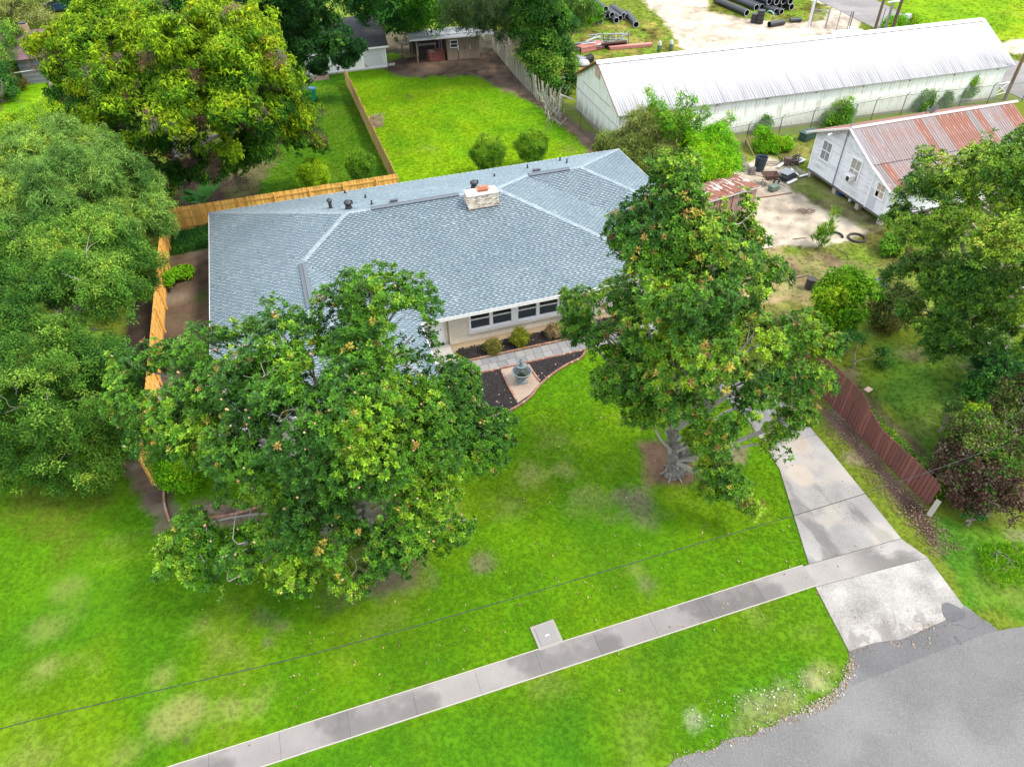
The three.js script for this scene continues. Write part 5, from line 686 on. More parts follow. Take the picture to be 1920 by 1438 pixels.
// ---------------------------------------------------------------- the white metal warehouse
{
  const O = V(25.75, 0, -52.1), ang = -0.0375, W = thing('metal_warehouse', 'long white corrugated-metal warehouse with a pale ribbed gable roof', 'warehouse', O, 0); W.rotation.y = ang;
  const L = 38.0, D = 10.1, e = 3.02, rh = 5.65, pw = 0.95, r = rng(51);
  const rib = (w, len, n, d) => { const pts = [], sh = new THREE.Shape(); for (let i = 0; i <= n; i++) { const x = -w / 2 + w * i / n; pts.push([x - w / n * 0.32, 0], [x - w / n * 0.12, d], [x + w / n * 0.12, d], [x + w / n * 0.32, 0]); } const q = pts.filter(p => p[0] >= -w / 2 - 0.001 && p[0] <= w / 2 + 0.001); sh.moveTo(-w / 2, 0); for (const p of q) sh.lineTo(...p); sh.lineTo(w / 2, 0); sh.lineTo(w / 2, -0.008); sh.lineTo(-w / 2, -0.008); const g = new THREE.ExtrudeGeometry(sh, { depth: len, bevelEnabled: false }), ps = g.attributes.position, uv = g.attributes.uv; for (let i = 0; i < ps.count; i++) uv.setXY(i, ps.getX(i) / w + 0.5, ps.getZ(i) / len); return g; };   // x across, y out, z along
  const roofTex = [1, 2, 3, 4].map(s => tex(128, 256, (u, v) => { const n = tf(u, v, 4, s * 9, 4), rb = Math.abs((u * 3 % 1) - 0.5) > 0.4 ? 0.96 : 1, st = tnoise(u * 14, v * 1.2, 14, s + 60), low = step(0.52, 1.0, v + (st - 0.5) * 0.7 + (n - 0.5) * 0.12), k = (0.43 + 0.1 * (n - 0.5) - 0.03 * step(0.5, 0.8, st)) * rb; return mix3([k * 0.97, k * 0.98, k * 1.04], [0.17, 0.175, 0.19], low * 0.7); }));
  const rms = roofTex.map(t => new THREE.MeshStandardMaterial({ map: t, roughness: 0.5, metalness: 0.1 })), slope = Math.hypot(D / 2 + 0.25, rh - e), sa = Math.atan2(rh - e + 0.0, D / 2 + 0.25), rg = rib(pw, slope + 0.05, 4, 0.03), nR = Math.round((L + 0.5) / pw);
  for (const sd of [1, -1]) for (let i = 0; i < nR; i++) { const b = mesh('roof_panel', rg, rms[Math.floor(r() * 4)], W); b.position.set(-0.25 + pw * (i + 0.5), rh, -D / 2); b.rotation.set(sa, sd > 0 ? 0 : Math.PI, 0, 'YXZ'); b.translateY((i % 2) * 0.004); }
  mesh('ridge_cap', [box(L + 0.7, 0.03, 0.42, L / 2, rh + 0.0, -D / 2 + 0.19, 0, 0, 0.42), box(L + 0.7, 0.03, 0.42, L / 2, rh + 0.0, -D / 2 - 0.19, 0, 0, -0.42)], mat([0.8, 0.8, 0.8], 0.5), W);
  const wallTex = [1, 2, 3].map(s => tex(128, 256, (u, v) => { const n = tf(u, v, 5, s * 13, 5), sT = step(0.6, 0.78, tnoise(u * 10, v * 1.5, 10, s + 80)), low = step(0.72, 1.0, 1 - v + (n - 0.5) * 0.3), k = 0.86 + 0.08 * (n - 0.5); return mix3(mix3([k * 0.96, k, k * 0.98], [0.36, 0.3, 0.17], sT * 0.5 * step(0.35, 0.7, n)), [0.35, 0.36, 0.27], low * 0.5); }));
  const wms = wallTex.map(t => new THREE.MeshStandardMaterial({ map: t, roughness: 0.55 })), wg = rib(pw, e, 4, 0.02), nW = Math.round(L / pw);
  const gabTex = [5, 6, 7].map(s => tex(128, 256, (u, v) => { const n = tf(u, v, 5, s * 13, 5), sT = step(0.52, 0.7, tnoise(u * 12, v * 2, 12, s + 90)), k = 0.78 + 0.12 * (n - 0.5); let c = mix3([k * 0.92, k, k * 0.95], [0.42, 0.32, 0.18], sT * 0.45 * step(0.4, 0.62, n)); c = mix3(c, [0.3, 0.36, 0.22], step(0.5, 0.7, tf(u, v, 3, s * 5, 4)) * 0.35); return mix3(c, [0.2, 0.19, 0.17], step(0.78, 1.0, 1 - v + (n - 0.5) * 0.4) * 0.7); })).map(t => new THREE.MeshStandardMaterial({ map: t, roughness: 0.6 }));
  for (let i = 0; i < nW; i++) { for (const [z, ry] of [[0, 0], [-D, Math.PI]]) { const b = mesh('wall_panel', wg, wms[Math.floor(r() * 3)], W); b.position.set(pw * (i + 0.5), 0, z + (i % 2) * 0.003 * (ry ? -1 : 1)); b.rotation.set(-Math.PI / 2, 0, ry); } }
  // gable ends: each panel cut to the slope
  const ng = 11, gw = D / ng; for (const [x, fl] of [[0, -1], [L, 1]]) for (let i = 0; i < ng; i++) {
    const z0 = -gw * i, z1 = -gw * (i + 1), hh = z => e + (rh - e) * (1 - Math.abs(z + D / 2) / (D / 2)) - 0.05, prof = []; const zm = (z0 + z1) / 2, pk = z0 > -D / 2 && z1 < -D / 2;
    const sh = new THREE.Shape([[-z0, 0], [-z1, 0], [-z1, hh(z1)], ...(pk ? [[D / 2, hh(-D / 2)]] : []), [-z0, hh(z0)]].map(a => new THREE.Vector2(...a))), g = new THREE.ExtrudeGeometry(sh, { depth: 0.03 + (i % 2) * 0.012, bevelEnabled: false }), ps = g.attributes.position, uv = g.attributes.uv; for (let k = 0; k < ps.count; k++) uv.setXY(k, ps.getX(k) / gw, 1 - ps.getY(k) / 5.6); g.rotateY(Math.PI / 2).translate(x - (fl < 0 ? 0.03 : 0), 0, 0); for (let k = 0; k < uv.count; k++) uv.setY(k, 1 - uv.getY(k));
    mesh('gable_panel', g, gabTex[(i * 7 + 1) % 3], W);
  }
  const rk = mat([0.17, 0.075, 0.05], 0.85); mesh('rake_trim', [plank([-0.27, e - 0.06, 0.2], [-0.27, rh - 0.02, -D / 2], 0.05, 0.16), plank([-0.27, e - 0.06, -D - 0.2], [-0.27, rh - 0.02, -D / 2], 0.05, 0.16)], rk, W);
  mesh('vent_louvre', [box(0.05, 0.9, 1.1, -0.06, 4.75, -D / 2 - 0.1), ...[0, 1, 2, 3, 4].map(k => box(0.06, 0.05, 1.0, -0.1, 4.4 + k * 0.17, -D / 2 - 0.1, 0, 0.5))], mat([0.42, 0.33, 0.24], 0.9), W);
  mesh('seam_strip', [box(0.03, 0.05, D - 0.2, -0.06, 1.95, -D / 2), box(0.03, 0.05, 6.4, -0.06, 2.95, -5.2)], mat([0.36, 0.37, 0.29], 0.85), W);
  mesh('eave_gutter', box(L + 0.5, 0.05, 0.07, L / 2, e - 0.07, 0.25), mat([0.35, 0.35, 0.36], 0.6), W); for (let x = 4; x < L; x += 4.7) mesh('bracket', box(0.07, 0.2, 0.1, x, e - 0.16, 0.12), rk, W);
  mesh('base_curb', [box(L + 0.1, 0.26, 0.16, L / 2, 0.08, 0.06), box(0.16, 0.26, D, -0.06, 0.08, -D / 2)], mat([0.26, 0.26, 0.2], 0.95), W);
}

// ---------------------------------------------------------------- white wooden house with rusty roof
{
  const W = thing('wooden_house', 'raised white clapboard house with peeling paint under a rusty metal roof', 'house'), x0 = 37.7, x1 = 51.2, zl = -42.85, zrr = -34.45, zm = -39.2, rh = 5.2, r = rng(61);
  const rustTex = [1, 2, 3, 4, 5, 6].map(s => { const tone = [[0.21, 0.185, 0.195], [0.235, 0.21, 0.225], [0.22, 0.175, 0.175], [0.21, 0.1, 0.08], [0.235, 0.2, 0.21], [0.19, 0.17, 0.175]][s - 1]; return tex(128, 256, (u, v) => { const n = tf(u, v, 3, s * 17, 5), f = tnoise(u * 20, v * 2, 20, s + 5), w = step(0.5, 0.64, n + (s === 4 ? 0.12 : -0.04)), k = 0.9 + 0.3 * (f - 0.5); let c = [tone[0] * k, tone[1] * k, tone[2] * k]; c = mix3(c, [0.22, 0.08, 0.05], w * (s === 4 ? 0.6 : 0.3)); return mix3(c, [0.4, 0.34, 0.32], step(0.68, 0.8, tf(u, v, 7, s * 3, 3)) * 0.5); }); }).map(t => new THREE.MeshStandardMaterial({ map: t, roughness: 0.75 }));
  const rs = 0.64, sheet = (len) => { const g = new THREE.BoxGeometry(rs - 0.006, 0.012, len), p = [g]; for (const x of [-0.31, -0.1, 0.11]) p.push(new THREE.BoxGeometry(0.03, 0.03, len).translate(x, 0.012, 0)); const q = join(p), ps = q.attributes.position, uv = q.attributes.uv; for (let i = 0; i < ps.count; i++) uv.setXY(i, ps.getX(i) / rs + 0.5, ps.getZ(i) / len + 0.5); return q; };
  const zeR = -33.85, zeL = -43.45, hR = 2.85, hL = 3.35, xA = 37.15, n = Math.floor((51.7 - xA) / rs);
  const lay = (h0, z0, h1, z1, off) => { const len = Math.hypot(h1 - h0, z1 - z0), g = sheet(len + 0.04), a = Math.atan2(h0 - h1, z1 - z0); for (let i = 0; i < n; i++) { const f = noise3(i * 0.27 + off, off, 3); const b = mesh('roof_sheet', g, off === 9 ? rustTex[3] : rustTex[off === 1 && i > 10 && i < 14 ? 3 : Math.floor(clamp(r() * 0.35 + f * 0.7) * 5.99)], W); b.position.set(xA + rs * (i + 0.5), (h0 + h1) / 2 + (i % 2) * 0.006 + (r() - 0.5) * 0.008, (z0 + z1) / 2); b.rotation.x = a; } };
  lay(rh, zm, 3.75, -36.2, 1); lay(3.71, -36.28, hR, zeR, 4); lay(rh, zm, hL, zeL, 9);
  mesh('ridge_cap', [box(51.7 - xA, 0.03, 0.2, (51.7 + xA) / 2, rh + 0.01, zm + 0.09, 0, 0, 0.46), box(51.7 - xA, 0.03, 0.2, (51.7 + xA) / 2, rh + 0.01, zm - 0.09, 0, 0, -0.42)], mat([0.42, 0.36, 0.35], 0.7), W);
  // clapboards, one by one, on the gable end
  const peel = [1, 2, 3, 4].map(s => tex(512, 32, (u, v) => { const n = tf(u, v, 8, s * 23, 5), m = step(0.56, 0.7, n), k = 0.76 + 0.1 * (tnoise(u * 90, v * 4, 90, s) - 0.5); return mix3([k * 0.95, k * 0.98, k * 1.04], [0.27, 0.27, 0.28], m * 0.75); })).map(t => new THREE.MeshStandardMaterial({ map: t, roughness: 0.8 }));
  const topAt = z => (z < zm ? mix(hL + 0.1, rh - 0.05, clamp((z - zl) / (zm - zl))) : z < -36.2 ? mix(rh - 0.05, 3.7, (z - zm) / (-36.2 - zm)) : mix(3.7, hR + 0.05, clamp((z + 36.2) / (zrr + 36.2)))) - 0.04;
  const bh = 0.15; for (let k = 0, y = 0.6; y < rh - 0.1; y += bh, k++) { let a = null, b = null; for (let z = zl; z <= zrr + 0.001; z += 0.02) if (topAt(z) > y + bh * 0.7) { a ??= z; b = z; } if (a === null || b - a < 0.15) continue; mesh('clapboard', box(0.026, bh + 0.02, b - a, x0 - 0.012, y + bh / 2, (a + b) / 2, 0, -0.09), peel[Math.floor(r() * 4)], W); }
  for (let y = 0.6, k = 0; y < 2.8; y += bh, k++) { mesh('clapboard', box(x1 - x0, bh + 0.02, 0.026, (x0 + x1) / 2, y + bh / 2, zrr + 0.012, 0, 0, -0.09), peel[k % 4], W); mesh('clapboard', box(x1 - x0, bh + 0.02, 0.026, (x0 + x1) / 2, y + bh / 2, zl - 0.012, 0, 0, 0.09), peel[(k + 1) % 4], W); }
  mesh('wall_core', [box(0.1, 2.2, zrr - zl - 0.1, x0 + 0.08, 1.7, (zl + zrr) / 2), box(x1 - x0 - 0.1, 2.15, 0.1, (x0 + x1) / 2, 1.7, zrr - 0.08), box(x1 - x0 - 0.1, 2.2, 0.1, (x0 + x1) / 2, 1.7, zl + 0.08), box(0.1, 2.2, zrr - zl - 0.1, x1 - 0.08, 1.7, (zl + zrr) / 2)], M.offwhite, W);
  mesh('floor_beam', box(x1 - x0, 0.2, zrr - zl, (x0 + x1) / 2, 0.5, (zl + zrr) / 2), mat([0.12, 0.11, 0.1], 0.9), W);
  for (const z of [zl + 0.2, -39.6, -37, zrr - 0.2]) for (const x of [x0 + 0.2, 42, 46, x1 - 0.2]) mesh('pier', box(0.36, 0.55, 0.36, x, 0.2, z), mat([0.35, 0.31, 0.26], 0.95), W);
  mesh('corner_board', [box(0.06, 2.75, 0.1, x0 - 0.04, 1.95, zl + 0.03), box(0.05, 2.25, 0.09, x0 - 0.04, 1.7, zrr - 0.03), box(0.05, 2.9, 0.1, x0 - 0.04, 2.0, -36.25)], M.white, W);
  mesh('barge_board', [plank([xA - 0.02, hL - 0.08, zeL], [xA - 0.02, rh - 0.06, zm], 0.03, 0.14), plank([xA - 0.02, rh - 0.06, zm], [xA - 0.02, 3.68, -36.2], 0.03, 0.14), plank([xA - 0.02, 3.66, -36.2], [xA - 0.02, hR - 0.08, zeR], 0.03, 0.14)], M.white, W);
  mesh('fascia', [box(51.7 - xA, 0.13, 0.03, (51.7 + xA) / 2, hR - 0.09, zeR), box(51.7 - xA, 0.13, 0.03, (51.7 + xA) / 2, hL - 0.09, zeL)], M.white, W);
  mesh('conduit', [bar([x0 - 0.08, 0.5, zm - 0.6], [x0 - 0.08, 4.6, zm - 0.6], 0.035), bar([xA + 0.1, 4.5, zm - 0.1], [xA + 0.1, 6.7, zm - 0.1], 0.045), cyl(0.07, 0.07, 0.16, xA + 0.1, 6.7, zm - 0.1)], mat([0.2, 0.22, 0.25], 0.6), W); mesh('floodlight', [box(0.12, 0.12, 0.12, xA - 0.06, 4.15, zm - 1.6), cyl(0.06, 0.09, 0.14, xA - 0.14, 4.08, zm - 1.7, 10)], M.white, W);
  const win = (z, y0, w, h, pan) => { const g = new THREE.Group(); g.name = 'window'; g.position.set(x0 - 0.05, y0, z); W.add(g); mesh('frame', [box(0.09, 0.09, w + 0.18, 0, -0.045, 0), box(0.09, 0.09, w + 0.18, 0, h + 0.045, 0), box(0.09, h, 0.09, 0, h / 2, -w / 2 - 0.045), box(0.09, h, 0.09, 0, h / 2, w / 2 + 0.045)], M.white, g); mesh('sash', [box(0.05, 0.05, w, -0.012, h / 2, 0), box(0.04, h, 0.03, -0.01, h / 2, 0)], M.white, g); mesh('pane', box(0.02, h, w, 0.01, h / 2, 0), pan, g); return g; };
  const curtain = mat([0.33, 0.32, 0.28], 0.25), dim = mat([0.24, 0.25, 0.26], 0.2);
  win(-41.4, 1.85, 0.95, 1.35, dim); const w2 = win(-38.15, 1.75, 0.95, 1.45, curtain); win(-35.3, 1.7, 0.75, 0.95, mat([0.42, 0.36, 0.27], 0.3));
  mesh('air_conditioner', [rbox(0.55, 0.42, 0.66, 0.03, -0.28, 0.22, 0.0), ...[0, 1, 2, 3, 4].map(k => box(0.02, 0.03, 0.26, -0.565, 0.1 + k * 0.06, -0.14))], mat([0.66, 0.67, 0.68], 0.5), w2); mesh('grille', box(0.015, 0.32, 0.28, -0.56, 0.22, 0.14), M.black, w2);
  mesh('side_door', box(0.04, 1.4, 0.8, x0 - 0.03, 1.35, -35.85), mat([0.5, 0.53, 0.58], 0.6), W);
  const dsh = new THREE.Group(); dsh.name = 'satellite_dish'; dsh.position.set(44.1, 4.6, zm - 0.6); W.add(dsh); mesh('reflector', new THREE.SphereGeometry(0.7, 20, 8, 0, Math.PI * 2, 0, 0.55).scale(1, 0.5, 1).rotateX(1.9).translate(0, 1.05, 0.25), mat([0.13, 0.14, 0.16], 0.5), dsh); mesh('mast', [bar([0, 0, 0], [0, 1.0, 0], 0.035), bar([0, 0.75, 0], [0.25, 0.85, 0.6], 0.02)], M.steel, dsh);
}

// ---------------------------------------------------------------- low rusty shed
{
  const A = at(1288, 424), B = at(1413, 386), d = B.clone().sub(A), L = d.length(), t = thing('rusty_shed', 'low shed with faded red metal walls and a flaking rusty roof, behind the tall magnolia', 'shed', A, Math.atan2(-d.z, d.x)), r = rng(66), hw = 1.5, D = 2.2;
  const ws = woods([0.24, 0.14, 0.125], 5, 3, 0.35).map(m => { m.map = null; m.roughness = 0.75; return m; }), n = 11, w = L / n;
  for (let i = 0; i < n; i++) { mesh('wall_panel', box(w - 0.02, hw, 0.03, w * (i + 0.5), hw / 2, 0), ws[i % 5], t); mesh('batten', box(0.05, hw, 0.045, w * i, hw / 2, 0.02), mat([0.13, 0.05, 0.035], 0.9), t); }
  mesh('wall_panel', box(0.03, hw, D, L, hw / 2, -D / 2), ws[1], t); mesh('wall_panel', box(0.03, hw, D, 0, hw / 2, -D / 2), ws[3], t);
  mesh('patch_sheet', [box(1.0, 0.7, 0.03, L * 0.28, 0.38, 0.05), ...[0, 1, 2, 3, 4, 5, 6].map(k => box(0.04, 0.7, 0.03, L * 0.28 - 0.45 + k * 0.15, 0.38, 0.065))], mat([0.3, 0.34, 0.4], 0.4, { metalness: 0.4 }), t);
  const rt = [1, 2, 3].map(s => new THREE.MeshStandardMaterial({ roughness: 0.85, map: tex(128, 128, (u, v) => { const q = tf(u, v, 4, s * 29, 5), k = tf(u, v, 8, s * 7, 4); return mix3(mix3([0.22, 0.075, 0.045], [0.13, 0.05, 0.035], step(0.4, 0.6, k)), [0.55, 0.5, 0.48], step(0.58, 0.66, q)); }) }));
  for (let i = 0; i < n; i++) { const b = mesh('roof_sheet', [new THREE.BoxGeometry(w - 0.01, 0.014, D + 0.35), new THREE.BoxGeometry(0.05, 0.03, D + 0.35).translate(-w / 2 + 0.05, 0.01, 0)], rt[Math.floor(r() * 3)], t); b.position.set(w * (i + 0.5), hw + 0.1 + (r() - 0.5) * 0.03, -D / 2 + 0.05); b.rotation.x = -0.05; }
  mesh('eave_trim', box(L + 0.2, 0.12, 0.04, L / 2, hw + 0.06, 0.2), mat([0.5, 0.45, 0.43], 0.8), t);
}
// ---------------------------------------------------------------- cottage with lattice, open shed, and what stands there
{
  const A = at(579, 143), B = at(726.5, 125), L = B.x - A.x + 0.0, t = thing('cottage', 'small white cottage with a black gable roof and a lattice panel', 'cottage', [A.x, 0, -80.15]), h = 2.3, D = 7.4;
  const w = mat([0.72, 0.72, 0.72], 0.7); mesh('wall', [box(L - 2.55, h, 0.12, (L - 2.55) / 2, h / 2, -0.06), box(0.12, h, D, 0.06, h / 2, -D / 2), box(0.12, h, D - 1.6, L - 0.06, h / 2, -D / 2 - 0.8), box(L, h, 0.12, L / 2, h / 2, -D)], w, t);
  const sh = new THREE.Shape([[0, h], [-D, h], [-D / 2, 4.15]].map(a => new THREE.Vector2(...a))); for (const x of [0.0, L - 0.1]) mesh('gable', new THREE.ExtrudeGeometry(sh, { depth: 0.1, bevelEnabled: false }).rotateY(-Math.PI / 2).scale(1, 1, 1).translate(x + 0.1, 0, 0), w, t);
  const rf = mat([0.035, 0.037, 0.042], 0.85, { bumpMap: T.grain, bumpScale: 0.02 }), sa = Math.atan2(4.3 - h + 0.1, D / 2 + 0.3), sl = Math.hypot(4.3 - h + 0.1, D / 2 + 0.3), rows = 12;
  for (const sd of [1, -1]) for (let k = 0; k < rows; k++) { const b = mesh('roof_course', new THREE.BoxGeometry(L + 0.6, 0.03, sl / rows + 0.05), rf, t), f = (k + 0.5) / rows; b.position.set(L / 2, mix(4.3, h - 0.1, f), -D / 2 + sd * (D / 2 + 0.3) * f); b.rotation.x = sd * (sa + 0.03) * 1; }
  mesh('fascia', box(L + 0.62, 0.17, 0.04, L / 2, h - 0.16, 0.34), M.white, t);
  const la = []; for (let i = -10; i < 28; i++) { const x = i * 0.16; for (const s of [1, -1]) { const x0 = L - 2.5 + x, pts = s > 0 ? [[x0, 0.15], [x0 + h, h + 0.05]] : [[x0 + h, 0.15], [x0, h + 0.05]]; const c = pts.map(p => [...p]); const [p, q] = c, cl = (a, b) => { for (const lim of [L - 2.45, L - 0.15]) { if (lim === L - 2.45 && a[0] < lim && b[0] > lim) { const f = (lim - a[0]) / (b[0] - a[0]); a[1] += (b[1] - a[1]) * f; a[0] = lim; } if (lim === L - 0.15 && b[0] > lim && a[0] < lim) { const f = (lim - a[0]) / (b[0] - a[0]); b[1] = a[1] + (b[1] - a[1]) * f; b[0] = lim; } } }; if (p[0] < q[0]) cl(p, q); else cl(q, p); const mn = Math.min(p[0], q[0]), mx = Math.max(p[0], q[0]); if (mx - mn < 0.05 || mn < L - 2.46 || mx > L - 0.14) continue; la.push(plank([p[0], p[1], s * 0.008], [q[0], q[1], s * 0.008], 0.012, 0.045)); } }
  mesh('lattice', la, M.white, t); mesh('lattice_frame', [box(0.12, h, 0.1, L - 2.5, h / 2, 0), box(0.12, h, 0.1, L - 0.06, h / 2, 0), box(2.5, 0.16, 0.1, L - 1.28, 0.1, 0), box(2.5, 0.12, 0.1, L - 1.28, h - 0.04, 0)], M.white, t);
  const dr = mesh('door', box(1.0, 2.0, 0.06, 0.9, 1.05, 0.02), mat([0.035, 0.045, 0.06], 0.5), t); mesh('handle', new THREE.SphereGeometry(0.04, 8, 6).translate(1.28, 1.0, 0.08), M.steel, dr); mesh('window', box(0.9, 1.0, 0.05, 3.0, 1.4, 0.01), M.glass, t);
  mesh('foundation', box(L + 0.04, 0.14, 0.1, L / 2, 0.05, 0.04), mat([0.4, 0.38, 0.36], 0.9), t);
  const s = at(597, 147), st = thing('door_step', 'low brown wooden step below the black door of the white cottage', 'step', [s.x + 0.1, 0, s.z + 0.25], 0.0); for (let i = 0; i < 5; i++) mesh('board', box(1.9, 0.05, 0.17, 0, 0.22, -0.36 + i * 0.18), woods([0.2, 0.13, 0.1], 3, 8)[i % 3], st); mesh('front_board', box(1.9, 0.2, 0.04, 0, 0.1, 0.44), mat([0.3, 0.23, 0.18], 0.85), st);
  const pb = at(734, 122); solo('concrete_block', rbox(0.7, 0.18, 0.4, 0.02, pb.x, 0.09, pb.z), mat([0.5, 0.49, 0.47], 0.9), 'pale concrete block on the grass at the right corner of the white cottage', 'block');
}
{
  const A = at(840, 113), B = at(901.5, 110), w = B.x - A.x, t = thing('open_shed', 'weathered plywood shed with an open carport under a flat ribbed metal roof', 'shed', [A.x, 0, A.z], -0.1), h = 2.4, D = 2.6, ply = woods([0.27, 0.215, 0.165], 5, 14, 0.25), r = rng(15);
  for (let i = 0; i < 3; i++) mesh('wall_panel', box(w / 3 - 0.02, h, 0.05, w / 3 * (i + 0.5), h / 2, 0), ply[i], t); mesh('wall_panel', box(0.05, h, D, 0, h / 2, -D / 2), ply[3], t); mesh('wall_panel', box(0.05, h, D, w, h / 2, -D / 2), ply[4], t);
  const dr = mesh('door', box(1.15, 1.45, 0.05, 1.85, 0.75, 0.06), ply[2], t); mesh('door_frame', [box(0.05, 1.5, 0.06, 1.25, 0.75, 0.08), box(0.05, 1.5, 0.06, 2.45, 0.75, 0.08), box(1.2, 0.05, 0.06, 1.85, 1.5, 0.08)], ply[0], dr); mesh('handle', box(0.18, 0.06, 0.04, 1.95, 1.15, 0.1), M.rust, dr);
  for (const x of [1.22, 2.5]) mesh('hinge', box(0.05, 0.5, 0.03, x, 1.25, 0.1), M.white, dr);
  const wg = new THREE.Group(); wg.name = 'window'; wg.position.set(0.75, 1.65, 0.05); t.add(wg); mesh('pane', box(0.72, 0.66, 0.02), M.black, wg); mesh('frame', [box(0.84, 0.07, 0.05, 0, 0.37, 0.01), box(0.84, 0.07, 0.05, 0, -0.37, 0.01), box(0.07, 0.66, 0.05, -0.39, 0, 0.01), box(0.07, 0.66, 0.05, 0.39, 0, 0.01), box(0.7, 0.05, 0.04, 0, 0, 0.01)], M.white, wg);
  for (let i = 0; i < 6; i++) { const b = mesh('roof_sheet', [box(9.2, 0.012, 0.66), box(9.2, 0.03, 0.05, 0, 0.014, -0.22), box(9.2, 0.03, 0.05, 0, 0.014, 0.0), box(9.2, 0.03, 0.05, 0, 0.014, 0.22)], mat([[0.36, 0.38, 0.42], [0.28, 0.3, 0.33], [0.45, 0.47, 0.5]][i % 3], 0.45, { metalness: 0.35 }), t); b.position.set(0.55, 2.52 - 0.012 * i + (i % 2) * 0.008, 0.25 - i * 0.62); b.rotation.set(0.0, 0, 0.004); }
  mesh('fascia', box(9.25, 0.14, 0.04, 0.55, 2.46, 0.6), mat([0.5, 0.52, 0.55], 0.5), t); const pp = at(784, 120); mesh('post', [box(0.11, 2.5, 0.11, -3.3, 1.25, 0.2), box(0.11, 2.5, 0.11, -3.6, 1.25, -3.2), box(0.1, 2.5, 0.1, -0.9, 1.25, -3.2)], ply[1], t); mesh('back_wall', box(5.2, 2.4, 0.05, -1.2, 1.2, -3.4), mat([0.06, 0.055, 0.05], 0.9), t); mesh('side_sheets', [box(0.05, 1.3, 0.5, -0.5, 1.6, -0.8), box(0.05, 1.3, 0.4, -0.7, 1.6, -1.3)], mat([0.3, 0.31, 0.34], 0.5), t);
  const table = (label, x, y, L, h2, D2, m) => { const b = at(x, y), q = thing('wooden_table', label, 'table', [b.x, 0, b.z], -0.08); for (let i = 0; i < 4; i++) mesh('board', box(L, 0.05, D2 / 4 - 0.01, L / 2, h2, -D2 / 4 * (i + 0.5)), m[i % 3], q); for (const [lx, lz] of [[0.1, -0.1], [L - 0.1, -0.1], [0.1, -D2 + 0.1], [L - 0.1, -D2 + 0.1]]) mesh('leg', box(0.08, h2, 0.08, lx, h2 / 2, lz), m[0], q); };
  table('weathered wooden table left of the carport post', 754, 103, 1.3, 1.0, 1.0, woods([0.2, 0.17, 0.11], 3, 17)); table('pale long-topped bench table deep under the carport', 783, 105, 2.2, 1.05, 0.7, woods([0.4, 0.41, 0.38], 3, 18));
  const dk = at(768, 106); const dt = thing('wooden_pallet', 'greenish wooden pallet on the ground beside the carport post', 'pallet', [dk.x, 0, dk.z], 0.12); for (let i = 0; i < 7; i++) mesh('board', box(1.4, 0.03, 0.15, 0, 0.12, -0.6 + i * 0.2), woods([0.22, 0.2, 0.09], 3, 19)[i % 3], dt); for (const x of [-0.6, 0, 0.6]) mesh('bearer', box(0.09, 0.1, 1.4, x, 0.05, 0), woods([0.2, 0.17, 0.09], 2, 3)[0], dt);
  const bp = at(821, 114), bt = thing('brick_barbecue', 'low red brick barbecue pit beside the plywood shed', 'barbecue', [bp.x, 0, bp.z], 0.1); const bw = 1.75, bgm = rbox(0.21, 0.075, 0.1, 0.008); mesh('core', box(bw - 0.06, 0.86, 1.1, 0, 0.43, -0.58), mat([0.18, 0.07, 0.055], 0.9), bt); const ms = [[0.2, 0.06, 0.05], [0.26, 0.085, 0.07], [0.16, 0.055, 0.05]].map(c => mat(c, 0.9)); for (let k = 0; k < 10; k++) for (let i = 0; i < 8; i++) { const b = mesh('brick', bgm, ms[Math.floor(r() * 3)], bt); b.position.set(-bw / 2 + 0.11 + i * 0.218 - (k % 2) * 0.05, 0.05 + k * 0.088, (r() - 0.5) * 0.012); } mesh('top_slab', rbox(bw + 0.06, 0.06, 1.2, 0.015, 0, 0.92, -0.55), mat([0.27, 0.11, 0.09], 0.85), bt); mesh('lid', rbox(0.5, 0.05, 0.7, 0.02, -0.5, 0.98, -0.5), mat([0.4, 0.4, 0.4], 0.6), bt);
}
